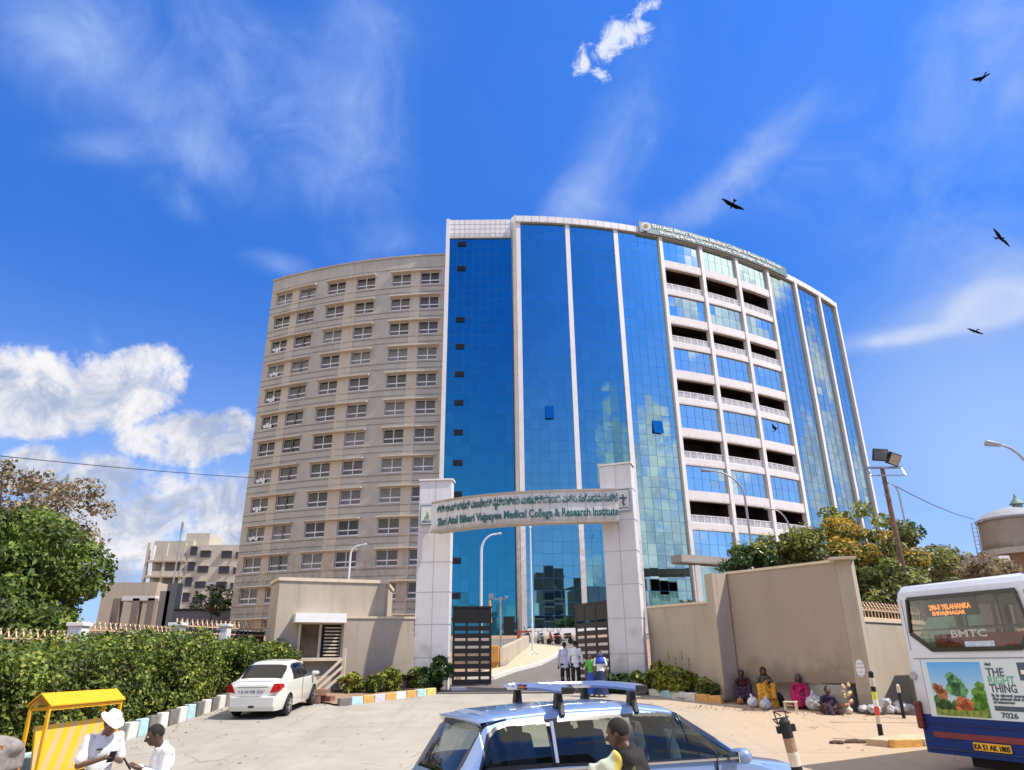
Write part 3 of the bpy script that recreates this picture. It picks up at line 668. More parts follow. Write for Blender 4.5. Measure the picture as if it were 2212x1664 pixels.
# balcony bays
T = [51.9, 43.85, 36.75, 29.65, 22.45, 15.3, 8.2]
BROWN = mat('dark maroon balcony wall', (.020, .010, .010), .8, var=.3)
BANDM = streaky('white balcony band', (.70, .67, .65), (.48, .45, .43), amt=.3, sz=(.4, .4, .2))
RAILG = mat('frosted railing panel', (.42, .41, .42), .3, var=.25, vscale=1.5)
for i in (3, 4, 5):
    x0, x1 = SX[i] + .2, SX[i + 1] - .2; xs = np.linspace(x0, x1, 5)
    for k, t in enumerate(T):
        zb_ = t - 3.2 if k == 0 else t - 2.85
        if k == 6: zb_ = GR
        glass_panel(fgc, x0, x1, zb_, t, MIRC, ph=1.45, tilt=.004, off=0)
        bk = MB()
        for a, b in zip(xs, xs[1:]): bk.span(fpt(fgc, a, -.1), fpt(fgc, b, -.1), .05, zb_, t)
        bk.build('spandrel_backing', BLACK, hosp)
        if k == 6: continue
        bot = T[k + 1]; bd = MB(); lowz = zb_ - 1.12
        for a, b in zip(xs, xs[1:]):
            bd.span(fpt(fgc, a, .22), fpt(fgc, b, .22), .5, lowz, zb_)
        bd.build('balcony_band', BANDM, hosp); bd = MB()
        for a, b in zip(xs, xs[1:]): bd.span(fpt(fgc, a, .20), fpt(fgc, b, .20), .5, bot, bot + .78)
        bd.build('balcony_band', BANDM, hosp)
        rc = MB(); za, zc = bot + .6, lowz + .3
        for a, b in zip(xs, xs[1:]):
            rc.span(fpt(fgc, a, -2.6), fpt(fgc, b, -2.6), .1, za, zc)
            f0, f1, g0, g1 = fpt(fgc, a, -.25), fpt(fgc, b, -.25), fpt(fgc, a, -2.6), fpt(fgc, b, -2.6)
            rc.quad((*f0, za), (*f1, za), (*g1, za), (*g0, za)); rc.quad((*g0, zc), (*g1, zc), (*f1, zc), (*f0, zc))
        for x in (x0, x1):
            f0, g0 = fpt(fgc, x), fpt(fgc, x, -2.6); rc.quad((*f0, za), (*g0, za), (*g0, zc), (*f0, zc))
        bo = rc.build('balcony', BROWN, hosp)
        rl = MB(); rg = MB(); xr = np.linspace(x0, x1, 7)
        for a in xr: q = fpt(fgc, a, .06); rl.box((q[0], q[1], bot + 1.2), (.09, .06, .86), rz=fang(fgc, a))
        for a, b in zip(xr, xr[1:]):
            rl.span(fpt(fgc, a, .09), fpt(fgc, b, .09), .06, bot + 1.58, bot + 1.66); rl.span(fpt(fgc, a, .09), fpt(fgc, b, .09), .06, bot + .80, bot + .88)
            if rng.random() < 2: rg.span(fpt(fgc, a, .05), fpt(fgc, b, .05), .01, bot + .9, bot + 1.56)
        rl.build('railing', WHITE, bo); rg.build('railing_panel', RAILG, bo)
# roof sign
sg = MB(); X0, X1 = 15.9, 38.3; xs = np.linspace(X0, X1, 17)
for a, b in zip(xs, xs[1:]): sg.span(fpt(fgc, a, .62), fpt(fgc, b, .62), .14, 51.95, 53.45)
ro = sg.build('roof_sign', mat('sign back panel', (.13, .23, .23), .5, var=.15, vscale=2), hosp)
def onroof(z0, x0):
    def f(v):
        q = fpt(fgc, x0 + v.x * .955, .66 + v.z); return (q[0], q[1], z0 + v.y)
    return f
SIGNW = mat('white sign letters', (.80, .80, .76), .4, var=0)
text('lettering', 'Shri Atal Bihari Vajpayee Medical College & Research Institute', .74, SIGNW, ro, .02, xf=onroof(52.84, 17.6), squeeze=20.6, bold=.012)
text('lettering', 'Bowring & Lady Curzon Hospital, Shivajinagar, Bengaluru', .62, SIGNW, ro, .02, xf=onroof(52.16, 18.6), squeeze=18.2, bold=.012)
q = fpt(fgc, 16.7, .74); d = MB(); d.lathe([(.62, -.04), (.62, .04)], n=24, axis='y'); d.v = [(q[0] + v[0], q[1] + v[1], 52.75 + v[2]) for v in d.v]; d.build('emblem', WHITE, ro)
d = MB(); d.lathe([(.30, -.05), (.30, .05)], n=24, axis='y'); d.v = [(q[0] + v[0], q[1] - .03 + v[1], 52.75 + v[2]) for v in d.v]; d.build('emblem_centre', mat('emblem ochre', (.45, .30, .08), .5, var=.2), ro)
# ground floor: dark doorway, white plinth, side porch
pl = MB(); xs = np.linspace(1.2, 12.9, 8)
for a, b in zip(xs, xs[1:]): pl.span(fpt(fgc, a, .5), fpt(fgc, b, .5), .4, 3.9, 5.35)
pl.build('plinth', WHITE, hosp)
dr = MB(); dr.box((-.55, 72.2, 5.4), (1.1, .25, 2.2)); dr.build('entrance_door', BLACK, hosp)
en = MB(); q = [fpt(fgc, x, .1) for x in (6.9, 12.9)]; en.span(q[0], q[1], .05, 5.3, 9.3)
en.build('entrance_screen', mirror('dark entrance glass', (.10, .16, .18), .05), hosp)
po = MB(); p0 = at(1472, 1204, 68); p1 = at(1560, 1204, 71); zt = at(1500, 1200, 69).z
po.span((p0.x, p0.y), (p1.x + 3, p1.y + 1.2), 1.5, zt - .75, zt)
pco = MB(); c0 = at(1507, 1240, 68.6); pco.box((c0.x, c0.y, (zt + 4) / 2 - .5), (.45, .45, zt - 5)); pw = MB()
pp_ = po.build('entrance_porch', streaky('grey concrete porch', (.33, .31, .29), (.2, .19, .18), amt=.4), hosp); pco.build('column', CLADT, pp_)
pw.span((c0.x + .3, c0.y + .6), (c0.x + 4.5, c0.y + 1.8), .1, 4, zt - 1.05); pw.build('porch_glass', MIR, pp_)
# ================================================================ entrance gateway
gate = thing('entrance_gateway', 'white clad entrance gateway with a curved sign beam between two tall pillars', 'gateway', (0, 29, 1.3)); WR.append(gate)
GJ = mat('pillar panel joint', (.36, .35, .355), .8, var=0)
def pillar(p, q, depth, ztop, z0, joints, side=1):
    p = Vector(p); q = Vector(q); d = (q - p).normalized(); n = Vector((-d.y, d.x))
    m = MB(); m.prism([p, q, q + n * depth, p + n * depth], z0, ztop); o = m.build('pillar', CLAD, gate, bevel=.02)
    j = MB(); mid = (p + q) / 2
    for z in joints:
        j.span(p - n * .004, q - n * .004, .01, z - .010, z + .010)
        e = (q, q + n * depth)
        j.span(q + d * .004, q + n * depth + d * .004, .01, z - .010, z + .010, off=-.01)
    j.span(mid - d * .012 - n * .003, mid + d * .012 - n * .003, .01, z0, ztop)
    j.build('panel_joints', GJ, o); return o
pl_l = pillar((-4.06, 29.96), (-2.65, 29.86), .55, 9.72, 1.2, (8.72, 7.5, 6.27, 5.06, 3.8, 2.55))
pl_r = pillar((3.51, 27.85), (4.72, 27.4), .62, 9.72, 1.0, (8.72, 7.5, 6.3, 5.06, 3.83, 2.59))
cm = MB(); cm.prism([(-4.1, 29.9), (-2.6, 29.8), (-2.55, 30.46), (-4.05, 30.56)], 9.72, 9.8); cm.prism([(3.47, 27.82), (4.74, 27.34), (5.0, 27.98), (3.72, 28.46)], 9.72, 9.8); cm.build('pillar_cap', CLADT, gate)
bpts = np.array([(-3.42, 29.28), (-1.48, 28.02), (.39, 27.48), (2.22, 27.2), (4.10, 27.12)])
bX = np.polyfit(bpts[:, 0], bpts[:, 1], 3)
def beam(X, off=0.0):
    s = np.polyval(np.polyder(bX), X); n = math.hypot(s, 1); return (X + off * s / n, float(np.polyval(bX, X)) - off / n)
BZ0, BZ1 = 7.37, 8.62
bm_ = MB(); xs = np.linspace(-3.42, 4.10, 25)
fp = [beam(x, 0) for x in xs]; bp_ = [beam(x, -.55) for x in xs]
for i in range(24):
    for z in (BZ0, BZ1):
        q = [(*fp[i], z), (*fp[i + 1], z), (*bp_[i + 1], z), (*bp_[i], z)]; bm_.quad(*(q if z == BZ1 else q[::-1]))
    bm_.quad((*fp[i], BZ0), (*fp[i + 1], BZ0), (*fp[i + 1], BZ1), (*fp[i], BZ1)); bm_.quad((*bp_[i + 1], BZ0), (*bp_[i], BZ0), (*bp_[i], BZ1), (*bp_[i + 1], BZ1))
bm_.quad((*bp_[0], BZ0), (*fp[0], BZ0), (*fp[0], BZ1), (*bp_[0], BZ1)); bm_.quad((*fp[24], BZ0), (*bp_[24], BZ0), (*bp_[24], BZ1), (*fp[24], BZ1))
SIGNP = streaky('weathered sign cladding', (.64, .645, .66), (.46, .41, .36), rough=.5, amt=.5, sz=(1.5, 1.5, .5))
bo = bm_.build('sign_beam', SIGNP, gate)
edm = mat('dusty edging', (.42, .35, .28), .8, var=.25)
for z0_, z1_ in ((BZ1 - .045, BZ1 + .03), (BZ0 - .03, BZ0 + .045)):
    er = MB()
    for i in range(24): er.span(beam(xs[i], .035), beam(xs[i + 1], .035), .05, z0_, z1_)
    er.build('sign_edging', edm, bo)
jm = MB()
for x in np.linspace(-2.7, 3.5, 10): q = beam(x, .002); jm.box((q[0], q[1], (BZ0 + BZ1) / 2), (.018, .012, BZ1 - BZ0 - .1), rz=math.atan(np.polyval(np.polyder(bX), x)))
jm.build('panel_joints', GJ, bo)
def onbeam(z0, x0):
    # arc length mapped along the beam
    S = np.cumsum([0] + [math.dist(fp[i], fp[i + 1]) for i in range(24)]); s0 = np.interp(x0, xs, S)
    def f(v):
        X = float(np.interp(s0 + v.x, S, xs)); q = beam(X, .03 + v.z); return (q[0], q[1], z0 + v.y)
    return f
text('lettering', 'ಶ್ರೀ ಅಟಲ್ ಬಿಹಾರಿ ವಾಜಪೇಯಿ ವೈದ್ಯಕೀಯ ಮಹಾವಿದ್ಯಾಲಯ ಮತ್ತು ಸಂಶೋಧನಾ ಸಂಸ್ಥೆ', .40, TEAL, bo, .008, xf=onbeam(8.14, -3.16), squeeze=7.65, bold=.007)
text('lettering', 'Shri Atal Bihari Vajpayee Medical College & Research Institute', .44, TEAL, bo, .008, xf=onbeam(7.60, -3.12), squeeze=7.6, bold=.010)
# plaques on the pillars
def plaque(x, y, ang, z, w, h_, col, draw):
    p = MB(); p.box((0, 0, 0), (w, .05, h_)); o = p.build('plaque', mat('plaque face', col, .4, var=.05), gate); o.location = (x, y, z); o.rotation_euler = (0, 0, ang)
    e = MB(); B_ = TEAL
    for a, b, c, d in ((0, h_ / 2 - .02, w, .03), (0, -h_ / 2 + .02, w, .03)): e.box((a, -.03, b), (c, .015, d))
    for sx in (-1, 1): e.box((sx * (w / 2 - .015), -.03, 0), (.03, .015, h_ - .06))
    e.build('plaque_edge', mat('plaque blue line', (.05, .12, .25), .5, var=0), o); draw(o)
def lamp_emblem(o):
    e = MB(); e.add([(-.13, -.032, -.12), (.13, -.032, -.12), (0, -.032, .16), (0, -.03, -.03)], [(0, 1, 3), (1, 2, 3)]); e.box((0, -.034, -.17), (.2, .012, .03)); e.build('emblem', mat('emblem green', (.12, .26, .12), .5, var=.2), o)
    text('lettering', 'BMCRI', .13, mat('plaque ink', (.03, .07, .2), .5, var=0), o, .004, 'CENTER', xf=lambda v: (v.x, -.035 - v.z, -.33 + v.y), bold=.002)
def staff_emblem(o):
    e = MB(); e.box((0, -.035, -.02), (.035, .015, .4)); e.box((0, -.035, .09), (.3, .015, .06)); e.ball((0, -.035, .2), .035, 8, 6)
    for k in range(12): a = k / 11 * 3 * math.pi; e.ball((math.sin(a) * .06, -.04, .05 - k * .024), .018, 6, 4)
    e.build('emblem', mat('emblem navy', (.02, .04, .13), .5, var=.1), o)
    text('lettering', 'SABVMC&RI', .075, mat('plaque ink dark', (.03, .05, .1), .5, var=0), o, .004, 'CENTER', xf=lambda v: (v.x, -.035 - v.z, -.33 + v.y))
pa = at(922, 1113, 29.9); plaque(pa.x, 29.88, math.atan2(-.1, 1.41), pa.z, .56, .86, (.66, .68, .63), lamp_emblem)
pa = at(1346, 1080, 27.35); plaque(pa.x + .02, 27.45, math.atan2(-.45, 1.21), pa.z, .55, .90, (.55, .54, .53), staff_emblem)
# the two black slatted leaves standing open
def leaf(p, q, z0, h_, nm='gate_leaf'):
    p = Vector(p); q = Vector(q); d = (q - p); w = d.length; ang = math.atan2(d.y, d.x)
    f = MB(); t = .09
    for x in (t / 2, w * .36, w * .70, w - t / 2): f.box((x, 0, h_ / 2), (t, .06, h_))
    f.box((w / 2, 0, .05), (w - .1, .05, .12)); f.box((w / 2, 0, h_ - .28), (w - .12, .04, .56)); n = 8
    for i in range(n + 1): z = .10 + (h_ - .62) * i / n; f.box((w / 2, .0, z), (w - .1, .045, .19))
    f.box((w / 2, 0, h_ + .03), (w + .06, .09, .07)); f.box((-.1, 0, h_ - .45), (.3, .14, .09)); f.box((-.1, 0, .3), (.3, .14, .09)); f.tube([(w - .2, 0, 0), (w - .2, 0, -.12)], .04, 8)
    o = f.build(nm, DARK, gate, loc=(p.x, p.y, z0)); o.rotation_euler = (0, 0, ang); return o
leaf((-2.55, 30.5), (-.97, 30.75), 1.52, 2.95)
leaf((3.62, 28.6), (2.55, 30.9), 1.55, 2.95)
gt = MB(); gt.box((-.1, 27.95, hz(27.95) + .012), (7.2, .16, .03), rz=-.05); tag(gt.build('gate_rail', mat('rusty rail', (.05, .04, .035), .7, var=.3)), 'dark steel gate track set in the ground across the entrance', 'rail')
st_ = MB(); st_.tube([(-2.62, 29.4, 1.3), (-2.62, 29.4, 2.2)], .05, 10); st_.box((-2.2, 29.2, 1.4), (.6, .25, .12), rz=.4); tag(st_.build('gate_stop', WHITE), 'short white gate stop post at the foot of the left gateway pillar', 'post')

# ================================================================ guard room and walls
gr_t = thing('guard_room', 'beige flat roofed guard room with a white canopy over its grilled window', 'guard room', (-7.5, 29.4, 1.2)); WR.append(gr_t)
m = MB(); A, B, C_ = (-9.2, 28.4), (-5.33, 30.0), (-10.05, 30.0)
m.prism([A, B, (-5.6, 33.5), (-9.7, 33.5), C_], 1.0, 5.42); m.build('wall', PLASTER2, gr_t)
m = MB(); m.prism([(-9.23, 28.33), (-5.26, 29.97), (-5.55, 33.6), (-9.75, 33.6), (-10.13, 30.0)], 5.42, 5.55); m.build('parapet_coping', CREAM, gr_t)
def onwall(x, y, P, Q):                 # surveyed point on the vertical plane through P, Q
    r = ray(x, y); P = Vector(P[:2]); Q = Vector(Q[:2]); d = Q - P
    t = (r[0] * P.y - P.x) / (d.x - r[0] * d.y); X = P + d * t; return Vector((X.x, X.y, EYE + r[2] * X.y))
gd = (Vector(B) - Vector(A)).normalized(); gn = Vector((gd.y, -gd.x)); gang = math.atan2(gd.y, gd.x)
c1 = onwall(634, 1337, A, B); c2 = onwall(742, 1337, A, B)
m = MB(); m.span((c1.x, c1.y), (c2.x, c2.y), .75, c1.z - .16, c1.z + .18, off=-.75); m.build('canopy', WHITE, gr_t)
w0 = onwall(641, 1425, A, B); w1 = onwall(741, 1347, A, B); ww = math.dist(w0[:2], w1[:2]); wc = (w0 + w1) / 2
wf = MB(); hh = w1.z - w0.z
for x in (-ww / 2, -.05, ww / 2): wf.box((x, -.05, 0), (.09, .16, hh))
wf.box((0, -.05, hh / 2), (ww, .16, .09)); wf.box((0, -.10, -hh / 2), (ww + .2, .3, .12))
wo = wf.build('window', CREAM, gr_t, loc=(wc.x, wc.y, wc.z)); wo.rotation_euler = (0, 0, gang)
g = MB(); g.box((-ww / 4 - .02, -.02, 0), (ww / 2 - .1, .02, hh - .1)); g.build('pane', curtain_glass('guard window', (.06, .045, .03), (.26, .19, .12), 1), wo)
g = MB(); g.box((ww / 4 - .02, .0, 0), (ww / 2 - .1, .02, hh - .1)); g.build('pane', BLACK, wo)
g = MB()
for i in range(9): g.box((ww / 4 + .02, -.06, -hh / 2 + .15 + i * (hh - .2) / 9), (ww / 2 - .22, .03, .05))
g.build('grille', CREAM, wo)
# left boundary wall beside the pillar
W2a, W2b = (-6.72, 29.15), (-4.07, 29.9)
def free_wall(nm, a, b, th, z0, z1, cap, label, m=PLASTER, capm=None, off=0.0):
    w = MB(); w.span(a, b, th, z0, z1, off=off); o = w.build(nm, m); tag(o, label, 'wall')
    c = MB(); d = (Vector(b) - Vector(a)).normalized() * .04
    zc = z1 if isinstance(z1, tuple) else (z1, z1)
    c.span(Vector(a) - d, Vector(b) + d, th + .08, zc, (zc[0] + cap, zc[1] + cap), off=off - .04); c.build('coping', capm or CREAM, o); return o
free_wall('boundary_wall', W2a, W2b, .3, 1.0, 4.02, .08, 'plain beige wall between the guard room and the left gateway pillar')
# ramp with three diagonal rails
rp = thing('ramp_rail', 'three slanting cream rails beside the guard room steps', 'railing', (-7.6, 28.6, 1.2)); WR.append(rp)
RA = (A[0] + gn.x * .9, A[1] + gn.y * .9); RB = (B[0] + gn.x * .9, B[1] + gn.y * .9)
for k in range(4):
    a = onwall(739, 1424 + k * 17, RA, RB); b = onwall(683, 1476 + k * 15, RA, RB)
    if k == 3: continue
    mm = MB(); mm.bar(a, b, .09, .09); mm.build('rail', CREAM, rp)
mm = MB(); mm.box((a.x - .0, a.y + .1, 1.9), (.1, .1, 2.0)); mm.build('post', CREAM, rp)
s_ = MB(); a = onwall(683, 1490, RA, RB); 
for k in range(4): s_.box((a.x + .35 + k * .3, a.y + .55 + k * .13, 1.12 + k * .07), (.34, .9, .4 + k * .14), rz=gang)
tag(s_.build('steps', mat('dark red oxide steps', (.10, .05, .04), .8, var=.3)), 'dark red steps climbing beside the guard room window', 'steps')
for k, (x, y, z, r) in enumerate([(-6.75, 25.7, 0, .2), (-6.35, 25.9, 0, -.3), (-6.6, 25.75, .22, .5)]):
    b_ = MB(); b_.box((0, 0, .11), (.42, .3, .22)); o = b_.build('stone_block', mat('rubble stone', (.24, .13, .08), .9, var=.35, vscale=6, bump=.5), bevel=.03, loc=(x, y, hz(y) + z)); o.rotation_euler = (0, 0, r)
    tag(o, ['reddish brown stone block on the ground left of the small plant bed', 'reddish brown stone block nearest the painted kerb', 'topmost reddish brown stone block of the small pile'][k], 'stone block', 'stone blocks by the ramp')
# right: low wall, big shaded wall, side wall
R1a, R1b = (5.02, 27.85), (6.87, 25.45)
free_wall('boundary_wall', R1a, R1b, .3, .8, 4.18, .08, 'beige wall joining the right gateway pillar, cracked plaster')
# narrow black lattice gate in the gap
la, lb = Vector((7.0, 25.3)), Vector((7.12, 25.05)); lt = thing('lattice_gate', 'narrow black lattice gate in the gap between two beige walls', 'gate', (7.06, 25.2, 1.1)); WR.append(lt)
a = at(1556, 1330, 25.6); b = at(1575, 1488, 25.1); f = MB()
for px in (1552, 1574):
    t_ = at(px, 1322, 25.35); f.box((t_.x, t_.y, (t_.z + 1.1) / 2), (.06, .06, t_.z - 1.1))
f.build('frame', DARK, lt); tL = at(1552, 1322, 25.35); tR = at(1574, 1322, 25.35); f = MB()
for k in range(11): f.box(((tL.x + tR.x) / 2, tL.y, 1.2 + k * (tL.z - 1.2) / 10), (tR.x - tL.x, .05, .10))
f.build('slats', DARK, lt)
f = MB(); f.box(((tL.x + tR.x) / 2 + .1, tL.y + .25, 2.5), (tR.x - tL.x + .35, .04, 2.9)); f.build('backing', mat('drab cloth behind the lattice', (.20, .15, .11), .9, var=.4, vscale=5), lt)
# big wall on a recessed plinth
bw = thing('boundary_wall', 'large blank beige wall standing in shade above the seated people', 'wall', (8.6, 23.8, 1.0)); WR.append(bw)
P1, P2 = Vector((7.42, 25.3)), Vector((9.92, 22.25)); d_ = (P2 - P1).normalized(); n_ = Vector((-d_.y, d_.x))
m = MB(); m.span(P1, P2, .32, 1.66, 5.12); 
m.build('slab', streaky('mauve beige plaster', (.365, .295, .24), (.25, .20, .17), amt=.35), bw)
m = MB(); m.span(P1 + n_ * .5, P2 + n_ * .5, .1, .7, 1.7); m.span(P1 + d_ * 2.3 + n_ * .1, P2 - d_ * .25 + n_ * .1, .3, .7, 1.64); m.build('plinth', mat('pale plinth', (.42, .40, .38), .9, var=.25, vscale=3), bw)
m = MB(); m.span(P1 - d_ * .05, P2 + d_ * .02, .40, 5.12, 5.2, off=-.04); m.build('coping', CREAM, bw)
m = MB(); m.prism([(6.83, 24.98), (7.40, 25.22), (7.25, 25.7), (6.7, 25.5)], .8, 5.14); m.build('pier', PLASTER, bw)
m = MB(); m.prism([(9.925, 22.26), (10.31, 22.02), (10.62, 22.45), (10.2, 22.75)], .6, 5.16); m.build('end_pier', PLASTER2, bw)
m = MB(); m.box((10.1, 22.1, 5.2), (.75, .6, .07), rz=-.3); m.build('pier_cap', CREAM, bw)
st2 = MB(); q = onwall(1853, 1444, (9.925, 22.26), (10.31, 22.02)); st2.lathe([(.19, -.006), (.19, .006)], n=20, axis='y'); st2.v = [(v[0] * .62, v[1], v[2] * 1.3) for v in st2.v]
so = st2.build('notice', WHITE, loc=(q.x + .05, q.y - .05, q.z)); so.rotation_euler = (0, 0, math.atan2(-.24, .385)); tag(so, 'oval white notice with faint blue print on the end of the beige wall', 'notice')
k2 = MB()
for z, w in ((.12, .16), (.02, .2), (-.1, .12), (-.2, .18)): k2.box((0, -.01, z), (w, .006, .025))
k2.build('print', mat('faded blue print', (.30, .42, .62), .6, var=.1), so)
# lower side wall running right, with spiked fence on top
S1, S2 = (10.4, 22.35), (14.6, 25.9)
free_wall('boundary_wall', S1, S2, .3, .5, 3.38, .09, 'sunlit low beige wall carrying a spiked fence right of the large wall', PLASTER2)
SPIKE = mat('peach fence paint', (.66, .46, .30), .7, var=.15, vscale=6)
def spiked_fence(a, b, z, label, arm=.27, step=.24, rail=True):
    a = Vector((a[0], a[1], 0)); b = Vector((b[0], b[1], 0)); L_ = (b - a).length; d = (b - a) / L_; n = Vector((-d.y, d.x, 0))
    zz = lambda t: (z[0] + (z[1] - z[0]) * t / L_) if isinstance(z, tuple) else z
    t_ = thing('spiked_fence', label, 'fence', (a.x, a.y, zz(0))); WR.append(t_)
    r = MB(); s = MB(); k = int(L_ / step)
    for i in range(k + 1):
        t = i * step; p = a + d * t; z0 = zz(t); s.bar(p + Vector((0, 0, z0)), p + Vector((0, 0, z0 + .36)), .028, .028)
        for sg_ in (-1, 1): s.bar(p + Vector((0, 0, z0 + .28)), p + n * sg_ * arm * .55 + d * .05 + Vector((0, 0, z0 + .28 + arm)), .035, .02)
    s.build('spikes', SPIKE, t_)
    for hh_ in (.06, .30): r.bar(a + Vector((0, 0, zz(0) + hh_)), b + Vector((0, 0, zz(L_) + hh_)), .04, .04)
    r.build('rail', SPIKE, t_); return t_
spiked_fence((10.7, 22.75), (14.5, 26.0), 3.45, 'peach spiked fence on top of the low sunlit wall on the right')
# left: dark wall with white piers and spikes, behind the hedge
fenceL = [(-14.2, 17.5), (-13.2, 22.4), (-12.4, 27.2), (-10.6, 31.4)]
for k, (a, b) in enumerate(zip(fenceL, fenceL[1:])):
    za, zb2 = hz(a[1]) + 2.35, hz(b[1]) + 2.05
    w = MB(); w.span(a, b, .2, (.2, .2), (za, zb2)); w.span(a, b, .26, (za, zb2), (za + .06, zb2 + .06), off=-.03)
    tag(w.build('boundary_wall', mat('dark painted wall', (.028, .028, .036), .7, var=.4, vscale=2)), ['dark wall behind the hedge at the far left below the big tree', 'dark wall stretch between two white piers behind the hedge', 'dark wall stretch behind the hedge ending at the guard room'][k], 'wall', 'dark walls behind the hedge')
    spiked_fence(a, b, (za - .15, zb2 - .15), ['peach spiked fence above the hedge at the far left edge', 'peach spiked fence on the dark wall between the white piers', 'peach spiked fence nearest the guard room'][k])
for k, (x, y) in enumerate(fenceL[:3] + [(-11.5, 29.3)]):
    w = MB(); z = hz(y) + 2.7 - .1 * k; w.box((x, y, z / 2), (.42, .42, z)); w.box((x, y, z + .04), (.52, .52, .1)); tag(w.build('gate_pier', WHITE, bevel=.01), ['white fence pier at the far left edge behind the hedge', 'white fence pier behind the hedge left of the tall hedge top', 'white fence pier in front of the far flat block', 'white fence pier closest to the guard room'][k], 'pier', 'white fence piers')

# unseen shadow caster added behind the bus, shaped to shade the sunlit wall
kk = thing('shadow_caster', 'unseen object guessed behind the bus, shaped to cast the slanting shadow on the sunlit wall', 'shadow_caster', (12.6, 21.6, hz(22))); WR.append(kk)
wd_ = (Vector(S2) - Vector(S1)).normalized(); c0_ = Vector((11.75, 21.75)); nn_ = Vector((wd_.y, -wd_.x))
ka = c0_; kb_ = c0_ + wd_ * 1.9; kc_ = c0_ + wd_ * 3.4
m = MB(); m.span(ka + nn_ * .7, kb_ + nn_ * .7, .7, .6, (2.85, 4.0)); m.span(kb_ + nn_ * .7, kc_ + nn_ * .7, .7, .6, 4.0); m.build('wall', mat('kiosk green paint', (.08, .16, .12), .7, var=.3), kk)
# ================================================================ things inside the gate
pw_ = MB(); a, b = og(1089, 1445), og(1143.6, 1401)
pw_.span((a.x, a.y), (b.x, b.y), .3, (hz(a.y) - .1, hz(b.y) - .1), (hz(a.y) + 1.0, hz(b.y) + .85)); pw_.span((a.x, a.y), (a.x - 2.6, a.y + 2), .3, (hz(a.y) - .1, hz(a.y) - .1), (hz(a.y) + 1.0, hz(a.y) + 1.0), off=-.0)
tag(pw_.build('parapet_wall', PLASTER2), 'low cream parapet wall beside the drive inside the gate', 'wall')
yb = MB(); yb.box((-1.05, 37.6, hz(37.6) + .75), (.5, .5, .8)); yb.box((-1.05, 37.6, hz(37.6) + .2), (.4, .4, .4)); tag(yb.build('litter_bin', mat('orange bin', (.55, .28, .06), .6, var=.2), bevel=.03), 'orange yellow bin against the cream parapet inside the gate', 'bin')
bm2 = MB(); q = at(1135, 1388, 62); bm2.box((q.x - .55, q.y, hz(62) + .45), (.3, .3, .9)); bm2.bar((q.x - .55, q.y, hz(62) + .75), (q.x + .7, q.y + .2, hz(62) + .75), .12, .16); tag(bm2.build('barrier', mat('rust red paint', (.35, .07, .04), .6, var=.2)), 'rust red boom barrier in front of the glass doors', 'barrier')

def lamp_post(base, pts, r0, r1, m, label, head=.55, group=None, headm=None):
    t = thing('street_lamp', label, 'street lamp', base, 0, group); WR.append(t)
    p = MB(); n = len(pts); p.tube(pts, [r0 + (r1 - r0) * i / (n - 1) for i in range(n)], 10); p.build('pole', m, t, smooth=True)
    q = Vector(pts[-1]); d = (q - Vector(pts[-2])).normalized(); h = MB(); h.cap(q - d * .05, q + d * head, .035, .055, 10, sx=1.7); h.build('lamp_head', headm or m, t, smooth=True)
    b = MB(); b.lathe([(r0 * 2.2, 0), (r0 * 2.2, .06), (r0 * 1.5, .1), (r0 * 1.4, .35)], (base[0], base[1], base[2]), 12); b.build('base', m, t); return t
def arc_lamp(px, py_base, py_bend, hx, hy, Y, m, label, z0=None, r=(.07, .035), headl=.55):
    b = at(px[0], py_base, Y); zb_ = hz(Y); k = at(px[1], py_bend, Y); e = at(hx, hy, Y); xb = b.x + (b.z - zb_) * 0
    pts = [(k.x, Y, zb_), (k.x, Y, (zb_ + k.z) / 2), (k.x, Y, k.z)]
    for i in range(1, 9): a = math.pi / 2 * i / 8; pts.append((k.x + (e.x - k.x) * (1 - math.cos(a)), Y, k.z + (e.z - k.z) * math.sin(a)))
    return lamp_post((k.x, Y, zb_), pts, r[0], r[1], m, label, headl)
WPOLE = mat('white pole paint', (.62, .66, .70), .4, var=.05); GPOLE = mat('grey pole paint', (.30, .32, .35), .45, .3, var=.1)
arc_lamp((1040, 1040), 1340, 1190, 1072, 1154, 47, WPOLE, 'white street lamp with a curved arm seen through the gateway', r=(.09, .05), headl=.3)
arc_lamp((757, 757), 1250, 1200, 779, 1178, 50, WPOLE, 'white curved street lamp above the guard room roof', r=(.08, .05), headl=.4)
arc_lamp((1612, 1609), 1225, 1075, 1535, 1018, 40, GPOLE, 'grey street lamp with a long curved arm before the balconies', headl=.5)
arc_lamp((1712, 1706), 1200, 1145, 1668, 1101, 50, GPOLE, 'smaller grey street lamp lower down before the balconies', headl=.5)
arc_lamp((1948, 1942), 1120, 1068, 1918, 1043, 44, GPOLE, 'thin curved lamp arm rising behind the flowering tree', headl=.3, r=(.06, .03))
arc_lamp((2290, 2262), 1400, 1085, 2155, 961, 19, GPOLE, 'dark lamp arm reaching in over the bus at the right edge', headl=.3, r=(.05, .028))
